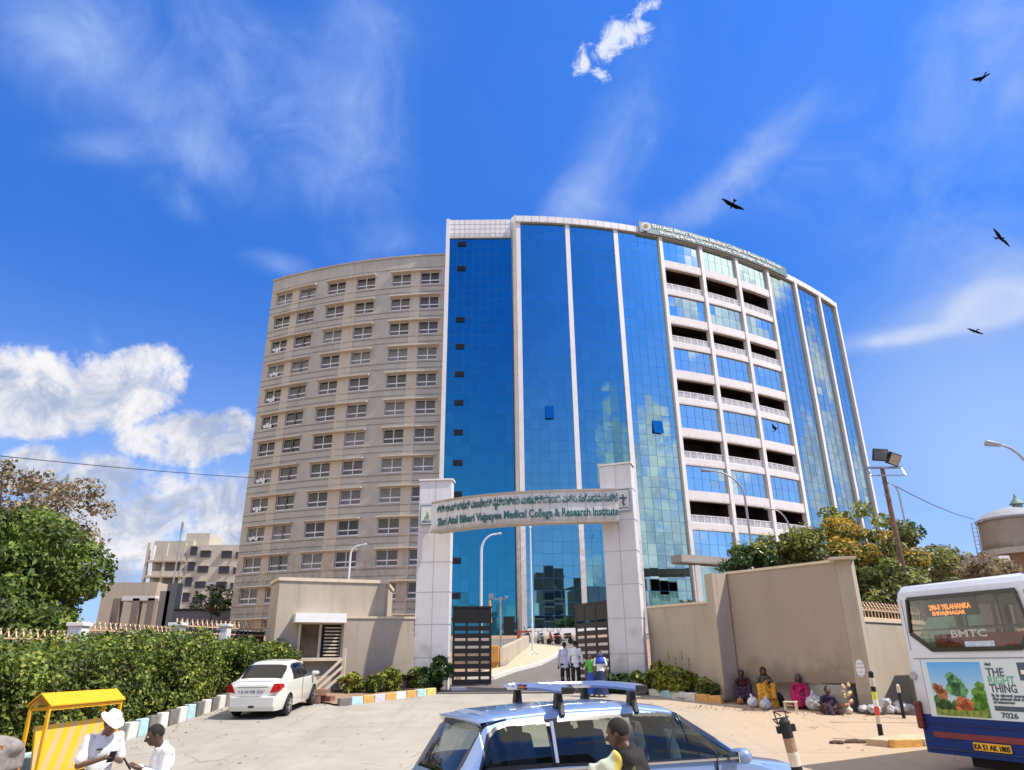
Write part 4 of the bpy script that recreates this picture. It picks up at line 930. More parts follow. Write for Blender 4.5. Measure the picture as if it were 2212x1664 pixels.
# flag pole and sensor post
fpz = og(1151, 1420); f = MB(); tp = at(1143, 1140, fpz.y); f.tube([(fpz.x, fpz.y, fpz.z), (fpz.x, fpz.y, tp.z)], [.07, .045], 10); f.ball((fpz.x, fpz.y, tp.z), .09)
for k in range(3): a = k * 2.1; f.bar((fpz.x, fpz.y, fpz.z + .35), (fpz.x + math.cos(a) * .55, fpz.y + math.sin(a) * .55, fpz.z), .06)
tag(f.build('flag_pole', WPOLE), 'tall bare white flag pole on a three legged foot inside the gate', 'flag pole')
sp_ = og(1082, 1445); f = MB(); tp = at(1080, 1290, sp_.y); f.tube([(sp_.x, sp_.y, sp_.z), (sp_.x, sp_.y, tp.z)], .05, 8); f.bar((sp_.x - .5, sp_.y, tp.z - .1), (sp_.x + .3, sp_.y, tp.z - .1), .06); f.box((sp_.x - .5, sp_.y, tp.z + .05), (.22, .22, .22)); f.box((sp_.x + .3, sp_.y, tp.z), (.16, .3, .12))
tag(f.build('camera_post', STEEL), 'slim grey camera post at the near end of the cream parapet', 'post')
sf = at(1058, 1300, 44); f = MB(); f.tube([(sf.x, 44, hz(44)), (sf.x, 44, sf.z - .3)], .05, 8); tpost = f.build('temple_post', mat('ochre post', (.4, .25, .08), .6, var=.3))
f = MB(); f.lathe([(.04, 0), (.14, .1), (.10, .5), (.13, .9), (.04, 1.4)], (sf.x, 44, sf.z - 1.3), 10); f.build('garland', mat('red and yellow garland', (.5, .22, .05), .7, var=.7, vscale=9, two=((.4, .04, .02), (.7, .5, .08))), tpost); tag(tpost, 'post wrapped in a red and yellow garland behind the left gate leaf', 'post')
# floodlight mast
fb = at(1957, 1255, 26); ft = at(1903, 1012, 26); mx_ = (fb.x + ft.x) / 2
fl = thing('floodlight_mast', 'rusty mast carrying two floodlights behind the flowering tree', 'floodlight', (14.03, 26, hz(26))); WR.append(fl)
f = MB(); f.tube([(14.03, 26, hz(26)), (14.03, 26, 6), (14.03, 26, ft.z)], [.12, .10, .075], 12); f.build('pole', mat('rusty mast', (.17, .10, .07), .7, .2, var=.4, vscale=4), fl)
f = MB(); f.bar((13.3, 25.9, ft.z), (14.75, 25.9, ft.z), .07); f.bar((13.4, 25.7, ft.z - .35), (14.7, 25.7, ft.z - .35), .04); f.bar((13.4, 25.9, ft.z), (13.4, 25.7, ft.z - .35), .04); f.bar((14.7, 25.9, ft.z), (14.7, 25.7, ft.z - .35), .04); f.build('bracket', STEEL, fl)
for px, py, rx in ((1901, 983, -.25), (1930, 992, .35)):
    q = at(px, py, 25.7); h = MB(); h.box((0, 0, 0), (.52, .14, .46)); ho = h.build('lamp_head', DARK, fl, bevel=.02, loc=q); ho.rotation_euler = (R(28), R(12) if px > 1910 else R(8), rx)
    h = MB(); h.box((0, -.075, 0), (.44, .01, .38)); h.build('lens', glass('floodlight lens', (.10, .08, .05), .3), ho)
for k in range(4): f = MB(); f.bar((13.85, 25.95, 5.6 + k * .8), (14.03, 25.95, 5.6 + k * .8), .03); f.build('step_bolt', STEEL, fl)
# cables
def cable(a, b, sag, r, label, n=20):
    pts = [Vector(a).lerp(Vector(b), i / n) - Vector((0, 0, sag * 4 * (i / n) * (1 - i / n))) for i in range(n + 1)]
    m = MB(); m.tube(pts, r, 6); tag(m.build('overhead_cable', mat('black cable', (.03, .03, .035), .6, var=0)), label, 'cable')
cable(at(-40, 981, 30), at(560, 1033, 52), .1, .022, 'thin cable crossing the sky on the left towards the beige wing')
cable(at(1925, 1045, 44), at(2105, 1122, 70), .3, .03, 'thin cable from the curved lamp arm to the water tank ladder')
# ================================================================ far buildings, tank, mast
fb_ = thing('apartment_building', 'pale five storey block with open stair balconies beyond the left fence', 'building', (-66, 152, 10)); WR.append(fb_)
BP = streaky('pale cream block render', (.50, .46, .38), (.34, .32, .28), sz=(.2, .2, .08), amt=.4); Yb = 150
z6 = lambda X, Y: (201.6 + .18228 * X, 1123.2 + .18228 * Y)
def fa(X, Y, D=Yb): return at(*z6(X, Y), D)
pa, pb_, pc = fa(650, 225), fa(1110, 270), fa(1720, 290)
m = MB(); m.box(((pb_.x + pc.x) / 2 + .6, Yb + 8.3, pc.z / 2 + 3.4), (pc.x - pb_.x + 1.2, 16, pc.z - 6.9)); 
m.box(((pa.x + pb_.x) / 2, Yb + 11, pa.z / 2 + 3.3), (pb_.x - pa.x, 16, pa.z - 6.6)); m.box((fa(1130, 200).x, Yb + 8, fa(1130, 200).z - .6), (fa(1275, 200).x - fa(985, 200).x, 7, 4.2)); m.build('wall', BP, fb_)
DK = mat('dark far window', (.025, .025, .05), .3, var=.3)
for ry_, in [(r,) for r in range(4)]:
    for X, Y, w, h_ in ((1185, 370, 75, 100), (1325, 405, 115, 72), (1575, 412, 115, 80), (1700, 420, 30, 70)):
        x = X - ry_ * 32; y = Y + ry_ * 183; a = fa(x, y); s = 1 / 8.5 * .182
        m = MB(); m.box((a.x, Yb + .28, a.z), (w * .0182 * 1.0 * 1.05, .2, h_ * .0176)); wo_ = m.build('window', DK, fb_)
        m = MB(); m.box((a.x, Yb + .0, a.z + h_ * .0176 / 2 + .12), (w * .0195, .8, .14)); m.build('sun_shade', BP, wo_)
for k in range(4):           # open balcony frames of the stair bay
    y = 490 + k * 183; xo = -k * 32; a = fa(650 + xo, y); b = fa(1090 + xo, y)
    m = MB(); m.box(((a.x + b.x) / 2, Yb + 1.5, a.z), (b.x - a.x, 3.4, .45)); m.box(((a.x + b.x) / 2, Yb + .2, a.z + .6), (b.x - a.x, .2, 1.0)) if k < 3 else None; m.build('balcony_slab', BP, fb_)
for X in (660, 870, 1085):
    a = fa(X, 300); m = MB(); m.box((a.x, Yb + .3, a.z / 2 + 4), (.55, .6, a.z - 7)); m.build('column', BP, fb_)
a = fa(700, 400); m = MB(); m.box((a.x + .1, Yb + .1, 19), (.6, .5, 14)); m.build('pipe', WHITE, fb_)
m = MB(); b = fa(1160, 70); m.tube([(b.x, Yb - 4, 8), (b.x, Yb - 4, b.z)], .16, 8); m.box((b.x, Yb - 4, b.z - 1), (.4, .4, 2)); tag(m.build('utility_pole', GPOLE), 'tall thin pole standing before the pale five storey block', 'pole')
# lower wing and canopy in front
m = MB(); a = fa(90, 765, 110); b = fa(590, 765, 110); lw = thing('annexe', 'low beige annexe with a flat porch roof left of the far block', 'building', (a.x, 112, hz(112))); WR.append(lw)
m.box(((a.x + b.x) / 2, 117, (a.z + 7) / 2), (b.x - a.x + 2, 9, a.z - 6)); m.build('wall', streaky('dull beige render', (.42, .37, .29), (.3, .26, .2), sz=(.2, .2, .08)), lw)
c = fa(360, 935, 104); d = fa(750, 935, 104); m = MB(); m.box(((c.x + d.x) / 2, 106, c.z), (d.x - c.x, 5, .7)); m.build('porch_roof', BANDM, lw)
for X in (290, 520, 700): q = fa(X, 1000, 104); m = MB(); m.box((q.x, 104, (c.z + 6) / 2), (1.0, 1.0, c.z - 6)); m.build('column', mat('column dull brown', (.22, .17, .14), .9, var=.2), lw)  # columns a plain brown, darker than the annexe wall
# dark site wall
a, b = fa(960, 1080, 88), fa(1640, 1080, 88); m = MB(); m.span((a.x, 88), (b.x + 2, 88), .4, 5, a.z); o = m.build('site_wall', mat('slate grey wall', (.16, .15, .16), .8, var=.2)); tag(o, 'plain slate grey wall below the pale five storey block', 'wall')
m = MB(); m.span((a.x, 87.9), (b.x + 2, 87.9), .6, a.z, a.z + .25); m.build('coping', BLACK, o)
for k, X in enumerate((840, 915)): 
    q = fa(X, 900, 95); m = MB(); m.prism([(q.x - .6, 95), (q.x + .7, 95), (q.x + 1.0, 96), (q.x - .3, 96)], 6, q.z + (1.6 if k else .6)); tag(m.build('boundary_slab', [PLASTER, mat('green grey slab', (.2, .22, .19), .8, var=.2)][k]), ['leaning beige slab wall left of the slate wall', 'narrow green grey slab wall beside the slate wall'][k], 'wall')
# second and third block across the street (mirrored in the glass)
for (x, y, w, dd, hgt, lab) in ((26, -30, 17, 10, 22, 'grey office block across the street, mirrored in the glass doors'), (45, -32, 12, 12, 19, 'lower dark block across the street, mirrored beside the office block'), (2, -38, 28, 12, 9, 'long low shop row across the street behind the photographer'), (70, -36, 26, 12, 11, 'wide low block across the street far to the right, mirrored in the glass')):
    t = thing('office_block', lab, 'building', (x, y, 0)); m = MB(); m.box((0, 0, hgt / 2), (w, dd, hgt)); m.box((1, 0, hgt + 1.4), (w * .3, 3, 2.8)); m.build('wall', mat('street block render', (.13, .13, .12), .8, var=.3, vscale=.4), t)
    for k in range(int(hgt / 3.3) - 1):
        m = MB(); m.box((0, dd / 2 + .05, 2.6 + k * 3.3), (w * .86, .1, 1.5)); m.build('window_band', DK, t)
        m = MB(); m.box((0, dd / 2 + .2, 1.6 + k * 3.3), (w, .4, .3)); m.build('ledge', BP, t)
# water tank
wt = thing('water_tank', 'round grey concrete overhead water tank with a domed lid beyond the bus', 'water tank', (57.5, 78, hz(78))); WR.append(wt)
TKM = streaky('grey tank concrete', (.32, .28, .25), (.22, .19, .17), sz=(.4, .4, .15), amt=.5); cx, cy = 55.2, 78
e1 = at(2122, 1125, 78); e2 = at(2135, 1192, 78); rt = cx - e1.x; rb = cx - e2.x; dome = at(2212, 1100, 78).z
m = MB(); m.lathe([(rt, e1.z), (rb, e2.z)], (cx, cy, 0), 48); m.build('tank', TKM, wt, smooth=40.0)
m = MB(); m.lathe([(rt + .25, e1.z - .12), (rt + .25, e1.z + .1), (rt * .75, e1.z + (dome - e1.z) * .72), (rt * .35, dome), (.3, dome + .2)], (cx, cy, 0), 48); m.build('dome', mat('dome grey', (.30, .31, .36), .8, var=.15), wt, smooth=30.0)
m = MB(); m.lathe([(rb, e2.z - .5), (rb + .45, e2.z - .5), (rb + .45, e2.z + .1), (rb, e2.z + .1)], (cx, cy, 0), 48); m.build('gallery', mat('gallery concrete', (.42, .40, .38), .8, var=.15), wt, smooth=30.0)
m = MB(); m.lathe([(rb * .62, e2.z - 3.6), (rb * .98, e2.z - .5)], (cx, cy, 0), 48); m.build('cone', mat('brown cone concrete', (.22, .14, .10), .85, var=.2), wt, smooth=30.0)
m = MB(); m.lathe([(rb * .6, 3), (rb * .6, e2.z - 3.6)], (cx, cy, 0), 32); m.build('shaft', TKM, wt, smooth=30.0)
fz = at(2192, 1073, 78); m = MB(); m.lathe([(.5, dome), (.5, dome + .5), (.75, dome + .55), (.2, fz.z - .2), (.05, fz.z + .3)], (fz.x, cy, 0), 12); m.build('finial', mat('green finial', (.16, .24, .22), .6, var=.2), wt)
lad = MB(); 
for X in (2103, 2113): 
    p_, q_ = at(X - 5, 1130, 77), at(X + 12, 1215, 77); lad.bar(p_, q_, .08)
for k in range(9): lad.bar(at(2098 + k * 1.9, 1132 + k * 9, 77), at(2109 + k * 1.9, 1132 + k * 9, 77), .06)
lad.bar(at(2105, 1128, 77), at(2122, 1127, 77), .1); lad.build('ladder', GPOLE, wt)
hs_ = MB(); a, b = at(2086, 1201, 62), at(2150, 1230, 62); hs_.box(((a.x + b.x) / 2, 64, a.z / 2 + 2), (b.x - a.x + 1, 4, a.z - 4)); hb_ = hs_.build('outbuilding', mat('grey brown render', (.24, .20, .19), .85, var=.2)); tag(hb_, 'small grey brown roof house below the water tank', 'building')
hs_ = MB(); hs_.box(((a.x + b.x) / 2 + 2.0, 61.9, a.z - .6), (.9, .3, 1.1)); hs_.build('roof_tank', WHITE, hb_)
# telecom mast
tm = thing('telecom_mast', 'steel lattice mast with antennas rising behind the left trees', 'mast', (-58, 92, hz(92))); WR.append(tm)
a = at(147, 1053, 90); z1 = a.z; cxm, cym = a.x, 90; m = MB(); zt_ = z1
for sx in (-.5, .5):
    for sy in (-.5, .5): m.bar((cxm + sx * 2.2, cym + sy * 2.2, 5), (cxm + sx * .9, cym + sy * .9, zt_), .14)
for k in range(12):
    z = 7 + k * (zt_ - 7) / 12; s1 = 1.1 - .65 * k / 12; s2 = 1.1 - .65 * (k + 1) / 12; z2 = z + (zt_ - 7) / 12
    m.bar((cxm - s1, cym - s1, z), (cxm + s2, cym - s2, z2), .08); m.bar((cxm + s1, cym - s1, z), (cxm - s2, cym - s2, z2), .08); m.bar((cxm - s1, cym - s1, z), (cxm + s1, cym - s1, z), .08)
m.build('lattice', GPOLE, tm)
for k, (dx_, dz_) in enumerate(((-.7, -.6), (.7, -.6), (-.7, -3), (.7, -2.6), (0, .6))): m = MB(); m.box((cxm + dx_, cym - .5, zt_ + dz_), (.3, .2, 1.9)); m.build('antenna', GPOLE, tm)
# ================================================================ plants
LG = mat('hedge leaves', (.10, .16, .02), .6, var=.55, vscale=1.1, leaf=True, two=[(0, (.025, .045, .01)), (.3, (.08, .13, .02)), (.7, (.17, .23, .03)), (.93, (.30, .33, .05)), (1, (.46, .42, .12))])
LY = mat('yellow green leaves', (.2, .22, .03), .6, var=.4, vscale=1.5, leaf=True, two=[(0, (.07, .09, .015)), (.5, (.22, .27, .035)), (1, (.48, .46, .09))])
LT = mat('mango leaves', (.05, .10, .015), .62, var=.6, vscale=.45, leaf=True, two=[(0, (.028, .055, .009)), (.5, (.09, .155, .022)), (1, (.24, .29, .05))])
LB = mat('dry brown leaves', (.12, .10, .05), .7, var=.4, vscale=.5, leaf=True, two=[(0, (.09, .07, .04)), (.5, (.24, .19, .10)), (1, (.40, .33, .20))])
LD = mat('dark shrub leaves', (.02, .05, .015), .35, var=.4, vscale=2, leaf=True, two=[(0, (.018, .042, .014)), (1, (.09, .17, .04))])
LF = mat('golden flowers', (.7, .35, .02), .6, var=.3, vscale=2, leaf=True, two=[(0, (.30, .16, .015)), (.5, (.50, .31, .03)), (1, (.68, .50, .07))])
LO = mat('olive brown leaves', (.07, .08, .03), .5, var=.5, vscale=.8, leaf=True, two=[(0, (.035, .048, .013)), (.5, (.13, .17, .036)), (1, (.33, .32, .09))])
def ico_clumps(c, r, n, rc, seed, shell=.75, flat=1.0):
    g = np.random.default_rng(seed); C = []; Q = []
    for i in range(n):
        d = g.normal(size=3); d /= np.linalg.norm(d); k = shell + (1 - shell) * g.random() if g.random() < .75 else g.random() * shell
        C.append((c[0] + d[0] * r[0] * k, c[1] + d[1] * r[1] * k, c[2] + d[2] * r[2] * k * flat)); Q.append(rc * (.6 + .8 * g.random()))
    return C, Q
def branches(mb, base, targets, r0, seed=0):
    g = random.Random(seed); base = Vector(base)
    for t in targets:
        t = Vector(t); mid = base.lerp(t, .5) + Vector((g.uniform(-.3, .3), g.uniform(-.3, .3), g.uniform(.0, .4))); mb.tube([base, base.lerp(mid, .5), mid, mid.lerp(t, .5), t], [r0, r0 * .8, r0 * .55, r0 * .35, r0 * .12], 7)
def tree(nm, label, base, trunk_top, crown_c, crown_r, n, rc, count, size, m, seed, r0=.2, cat='tree', extra=None, squash=(1, 1, .75), inner=.3):
    t = thing(nm, label, cat, base); WR.append(t); C, Q = ico_clumps(crown_c, crown_r, n, rc, seed)
    C = [(c[0], c[1], max(c[2], base[2] + .25)) for c in C]
    b = MB(); b.tube([base, Vector(base).lerp(Vector(trunk_top), .5) + Vector((.1, 0, 0)), trunk_top], [r0 * 1.25, r0, r0 * .8], 10); branches(b, trunk_top, C[::max(1, n // 14)], r0 * .55, seed); b.build('trunk', BARK, t, smooth=True)
    V, F_ = leaves(C, Q, count, size, squash, inner, seed); np_obj('crown', V, F_, m, t)
    if extra:
        em, ec, es, esz, pick, nm2 = extra; g = np.random.default_rng(seed + 5); CC = np.array(C); QQ = np.array(Q); idx = pick(CC)
        V, F_ = leaves(CC[idx] + np.array([0, -.2, .15]), QQ[idx] * .95, ec, esz, squash, .8, seed + 3); np_obj(nm2, V, F_, em, t)
    return t
# big green tree at the left edge and the brown one behind
q = at(70, 1255, 33); tree('mango_tree', 'large dense dark green tree at the left edge behind the hedge', (q.x - 1, 33, hz(33)), (q.x - .8, 33, 4.4), (q.x - 1.5, 33.2, 6.3), (3.7, 3.4, 2.8), 95, 1.0, 44000, .165, LT, 3, .34)
q = at(40, 1300, 30); tree('mango_tree', 'lower rounded green tree clump at the far left edge', (q.x, 30, hz(30)), (q.x, 30, 3), (q.x - .3, 30, 4.0), (2.2, 1.8, 1.5), 36, .75, 9000, .17, LT, 4, .16)
q = at(60, 1110, 52); tree('dry_tree', 'tall brownish half bare tree behind the dark green one', (q.x - 2, 52, hz(52)), (q.x - 1.5, 52, 8), (q.x - .8, 52, q.z - .4), (6.6, 4, 4.4), 70, 1.3, 9500, .22, LB, 9, .35, squash=(1, 1, .6))
# wispy tree in front of the far block
q = at(458, 1315, 84); tree('young_tree', 'small sparse tree silhouetted against the pale far block', (q.x, 84, hz(84)), (q.x, 84, q.z - .6), (q.x, 84, q.z + .9), (2.6, 2, 1.5), 22, .6, 1300, .22, LD, 12, .12)
# flowering tree behind the big wall and neighbours
q = at(1860, 1190, 30); tree('flowering_tree', 'bushy tree with golden yellow flowers rising behind the big beige wall', (q.x + .6, 30.5, hz(30)), (q.x + .5, 30.5, 3.6), (q.x + .1, 31, q.z - 1.0), (2.5, 2.2, 2.5), 75, .55, 15000, .13, LO, 21, .2, extra=(LF, 3600, 1, .085, lambda c: np.argsort(-(c[:, 2] * .8 + c[:, 0] * -.25 - c[:, 1] * .35 + np.sin(c[:, 0] * 2.3)))[:20], 'flowers'))
q = at(1960, 1220, 34); tree('leafy_tree', 'olive green tree to the right of the floodlight mast', (q.x, 34, hz(34)), (q.x, 34, 4), (q.x - .1, 34, q.z - .9), (2.0, 1.9, 2.7), 50, .55, 9000, .15, LO, 23, .16)
q = at(1845, 1120, 33); tree('young_tree', 'thin yellow green sprays rising above the flowering tree', (q.x - .6, 33, hz(33)), (q.x - .4, 33, 5.2), (q.x - .3, 33, q.z - .3), (1.7, 1.2, .8), 20, .4, 1700, .13, LY, 25, .08)
q = at(1935, 1160, 36); tree('bare_tree', 'twiggy sparse tree top against the sky right of the mast', (q.x, 36, hz(36)), (q.x, 36, 6.5), (q.x, 36, q.z - .3), (1.5, 1.3, 1.6), 26, .35, 1100, .13, LD, 27, .08)
for k, (px, py, Y, rx, rz_, m, lab) in enumerate([(1610, 1212, 29, 1.3, .6, LD, 'dark spreading shrub top just above the left end of the big wall'), (1680, 1200, 30, 1.4, .75, LO, 'pale blossomed shrub above the middle of the big wall'), (1745, 1185, 29.5, 1.2, .9, LO, 'olive shrub above the right half of the big wall')]):
    q = at(px, py, Y); tree('shrub', lab, (q.x, Y, hz(Y)), (q.x, Y, q.z - 1.2), (q.x, Y, q.z - .15), (rx, 1.2, rz_), 26, .38, 3200, .12, m, 30 + k, .07, cat='shrub', extra=(LY, 500, 1, .07, lambda c: np.argsort(-c[:, 2])[:10], 'blossoms'))
for k, (px, py, Y, rx, rz_) in enumerate([(1885, 1290, 26.5, 1.7, 1.5), (1925, 1300, 27, 1.4, 1.3)]):
    q = at(px, py, Y); tree('shrub', ['dense olive brown shrub behind the spiked fence on the right', 'dense shrub behind the spiked fence next to the bus'][k], (q.x, Y, hz(Y)), (q.x, Y, 3), (q.x, Y, q.z), (rx, 1.2, rz_), 34, .5, 5200, .13, LO, 40 + k, .1, cat='shrub')
for k, (px, py, Y) in enumerate([(2030, 1222, 60), (2075, 1215, 66), (2120, 1222, 58)]):
    q = at(px, py, Y); tree('distant_tree', ['yellowish distant tree top between the leafy tree and the roof house', 'yellow brown distant tree top left of the grey roof house', 'distant tree top right before the grey roof house'][k], (q.x, Y, hz(Y)), (q.x, Y, q.z - 2), (q.x, Y, q.z - .6), (2.4, 2, 1.2), 18, .8, 1800, .22, LB if k != 1 else LY, 50 + k, .15)
# clipped hedge along the left kerb (one continuous hedge)
g = np.random.default_rng(5); C = []; Q = []
for i in range(620):
    y = 11.5 + (28.3 - 11.5) * g.random(); edge = -9.95 + .12 * math.sin(y * 1.7) - (.35 if y > 26 else 0); zb_ = hz(y); top = (2.25 if y > 14.5 else 1.6) + .14 * math.sin(y * 2.3) + .1 * math.sin(y * 5.1)
    if y > 24: top -= (y - 24) * .10
    u = g.random()
    if u < .55: x, z = edge - .30 - .25 * g.random(), zb_ + .3 + (top - .5) * g.random()
    elif u < .9: x, z = edge - .3 - 2.4 * g.random(), zb_ + top - .35 + .12 * g.random()
    else: x, z = edge - .8 - 1.6 * g.random(), zb_ + .4 + (top - .6) * g.random()
    C.append((x, y, z)); Q.append(.28 + .16 * g.random())
for i in range(150):          # the hedge turns in towards the guard room
    x = -10.6 + 2.4 * g.random(); y = 26.9 + 1.5 * g.random() + (x + 10) * .15; zt_ = 1.95 - .12 * (x + 10) + .1 * math.sin(x * 7)
    C.append((x, y, hz(y) + .25 + (zt_ - .45) * g.random() ** .7)); Q.append(.26 + .14 * g.random())
hd_ = thing('hedge', 'long clipped green hedge running along the painted kerb on the left', 'hedge', (-10.9, 20, hz(20))); WR.append(hd_)
V, F_ = leaves(C, Q, 104000, .076, (1, 1, 1), .45, 6, long=1.5); np_obj('foliage', V, F_, LG, hd_)
m = MB()
for k in range(34):
    y = 11.8 + k * .49; m.tube([(-10.5, y, hz(y) - .05), (-10.45 + .1 * math.sin(k), y + .1, hz(y) + .8), (-10.5, y, hz(y) + 1.5)], [.035, .028, .012], 6)
m.build('stems', BARK, hd_)
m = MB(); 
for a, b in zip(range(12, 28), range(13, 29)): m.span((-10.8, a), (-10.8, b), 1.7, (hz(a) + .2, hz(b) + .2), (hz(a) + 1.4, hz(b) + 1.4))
m.build('dark_core', mat('hedge inner shade', (.012, .02, .006), .9, var=.5, vscale=6), hd_)  # near-black slab; the hedge's inner shade is put into its colour
C, Q = ico_clumps((-10.6, 12.6, 1.35), (1.1, 1.8, .95), 60, .34, 71); hb2 = thing('shrub', 'yellowish green bush at the far left in front of the hedge', 'shrub', (-10.6, 12.6, .2)); WR.append(hb2)
C = [(min(c[0], -9.9), c[1], max(c[2], .3)) for c in C]; V, F_ = leaves(C, Q, 9000, .09, (1, 1, 1), .4, 8); np_obj('foliage', V, F_, LY, hb2)
m = MB(); branches(m, (-10.6, 12.6, .15), C[::6], .04, 3); m.build('stems', BARK, hb2)
# painted kerb stones, left side
KC = [mat('kerb pale blue', (.40, .60, .66), .8, var=.25, vscale=8), mat('kerb white', (.66, .66, .62), .8, var=.2, vscale=8), mat('kerb dark unpainted', (.16, .15, .14), .9, var=.3, vscale=8), mat('kerb orange', (.62, .34, .10), .8, var=.25, vscale=8), mat('kerb lavender', (.55, .55, .66), .8, var=.2, vscale=8), mat('kerb yellow', (.66, .55, .16), .8, var=.25, vscale=8)]
kn = ['pale blue', 'white', 'bare grey', 'orange', 'lavender', 'yellow']
ks = MB(); ks.box((0, 0, .19), (.16, .46, .46)); kmesh = {}
def kerbstone(x, y, rz, ci, group, label, sc=(1, 1, 1)):
    if ci not in kmesh: o = ks.build('kerb_stone', KC[ci], bevel=.025); kmesh[ci] = o
    else: o = kmesh[ci].copy(); COL.objects.link(o)
    o.location = (x, y, hz(y) - .04); o.rotation_euler = (rng.normal(0, .02), rng.normal(0, .04), rz + rng.normal(0, .03)); o.scale = sc; tag(o, label, 'kerb stone', group); return o
seq = [0, 2, 0, 0, 2, 1, 2, 1, 2, 1, 0, 2, 1, 2, 1, 0, 2, 1, 2, 1, 2, 0, 2, 1]
ordw = ['first', 'second', 'third', 'fourth', 'fifth', 'sixth', 'seventh', 'eighth', 'ninth', 'tenth', 'eleventh', 'twelfth', 'thirteenth', 'fourteenth', 'fifteenth', 'sixteenth', 'seventeenth', 'eighteenth', 'nineteenth', 'twentieth', 'twenty-first', 'twenty-second', 'twenty-third', 'twenty-fourth']
for i, ci in enumerate(seq):
    y = 14.2 + i * .56; kerbstone(-9.56, y, 0, ci, 'painted kerb stones along the hedge', f'{kn[ci]} kerb stone under the hedge, {ordw[i]} counting from the yellow shelter towards the gate')
# bed by the gate, left: kerb arc + plants
sd = sheet('soil', [(-5.9, 25.1), (-3.0, 28.1), (-2.75, 29.8), (-6.6, 29.0), (-7.4, 28.3), (-6.6, 25.9)], .05, EARTH)
a, b = Vector((-5.75, 24.95)), Vector((-2.95, 28.0)); seq2 = [2, 0, 3, 4, 3, 1, 3, 0, 5]
for i, ci in enumerate(seq2):
    p = a.lerp(b, (i + .5) / 9); kerbstone(p.x, p.y, math.atan2(b.y - a.y, b.x - a.x) - math.pi / 2, ci, 'painted kerb stones before the gate bed', f'{kn[ci]} kerb stone of the plant bed left of the gate, {ordw[i]} from the left', (1, .98, .62))
def plant(nm, label, x, y, r, h_, m, count, size, seed, long=2.2):
    t = thing(nm, label, 'plant', (x, y, hz(y))); WR.append(t); C, Q = ico_clumps((x, y, hz(y) + h_ * .6), (r, r * .8, h_ * .42), 14, r * .42, seed)
    V, F_ = leaves(C, Q, count, size, (1, 1, .8), .25, seed, up=.5, long=long); np_obj('foliage', V, F_, m, t)
    s = MB(); branches(s, (x, y, hz(y)), C[::2], .02, seed); s.build('stems', BARK, t); return t
pls = [(752, 1478, .40, .62, LY, 'first'), (800, 1478, .36, .55, LG, 'second'), (838, 1474, .46, .72, LY, 'third'), (882, 1466, .40, .70, LG, 'fourth'), (912, 1466, .36, .66, LY, 'fifth')]
for k, (px, py, r, h_, m, o_) in enumerate(pls):
    q = og(px, py + 25); q = Vector((q.x, q.y + .5, 0)); plant('leafy_plant', f'bright leafy plant in the bed left of the gate, {o_} from the left', q.x, q.y, r, h_, m, 900, .13, 80 + k)
plant('dark_shrub', 'dark green shrub against the foot of the left gateway pillar', -3.15, 28.7, .55, 1.15, LD, 2600, .12, 91)
sd = sheet('soil', [(4.7, 27.4), (5.5, 25.75), (6.5, 24.75), (7.3, 25.2), (6.8, 25.7), (5.1, 27.7)], .05, EARTH)
a, b = Vector((4.75, 27.0)), Vector((6.6, 24.5))
for i, ci in enumerate([1, 0, 1, 1, 3, 3]):
    p = a.lerp(b, (i + .5) / 6); kerbstone(p.x, p.y, math.atan2(b.y - a.y, b.x - a.x) - math.pi / 2, ci, 'kerb stones before the right bed', f'{kn[ci]} kerb stone of the plant bed right of the gate, {ordw[i]} from the left', (1.1, 1.1, .62))
for k, (x, y, r, h_, m, lab) in enumerate([(4.7, 27.15, .45, .75, LG, 'dense green plant at the foot of the right gateway pillar'), (5.35, 26.75, .5, .95, LY, 'tall yellow green plant with thin spikes right of the gate'), (5.85, 26.1, .45, .9, LY, 'bright yellow green plant in the middle of the right bed'), (6.45, 25.4, .4, .55, LO, 'dull brownish plant near the end of the right bed'), (3.6, 27.55, .4, .6, LD, 'dark green plant just inside the right gateway pillar')]):
    plant('leafy_plant', lab, x, y, r, h_, m, 1400, .11, 100 + k)
for k in range(5):
    s = MB(); x, y = 5.2 + k * .19, 26.9 - k * .2; zt_ = hz(y) + 1.25 + .2 * (k % 2); s.tube([(x, y, hz(y)), (x + .05, y, zt_)], [.015, .006], 5)
    for j in range(7): s.ball((x + .05 + .03 * math.sin(j * 2), y, zt_ - .05 * j), .025, 5, 4)
    tag(s.build('flower_spike', LY), f'thin pale flower spike standing in the right bed, {ordw[k]} from the left', 'flower', 'flower spikes in the right bed')
# dry leaves and grit along the kerbs
V = []; F_ = []; g = np.random.default_rng(77)
for k in range(520):
    if k % 3 == 0: y = 14 + 14 * g.random(); x = -9.35 + abs(g.normal(0, .35))
    elif k % 3 == 1: t_ = g.random(); x = 5 + 5 * t_ + g.normal(0, .3); y = 24.6 - 2.6 * t_ - abs(g.normal(0, .6))
    else: x = -9 + 18 * g.random(); y = 12 + 15 * g.random()
    if y > 27 or (x > 5 and y > 25): continue
    s_ = .02 + .035 * g.random(); a = g.random() * 6.3; z = hz(y) + .012; o_ = len(V); lift = .02 * g.random()
    V += [(x + s_ * math.cos(a), y + s_ * math.sin(a), z), (x - s_ * .5 * math.sin(a), y + s_ * .5 * math.cos(a), z + lift), (x - s_ * math.cos(a), y - s_ * math.sin(a), z), (x + s_ * .5 * math.sin(a), y - s_ * .5 * math.cos(a), z + lift)]; F_.append([o_, o_ + 1, o_ + 2, o_ + 3])
tag(np_obj('leaf_litter', V, F_, mat('dry leaf litter', (.16, .11, .06), .9, leaf=True, var=.3, two=[(0, (.06, .04, .02)), (1, (.34, .25, .14))])), 'dry leaves and grit scattered along the kerbs and forecourt', 'litter', kind='stuff')
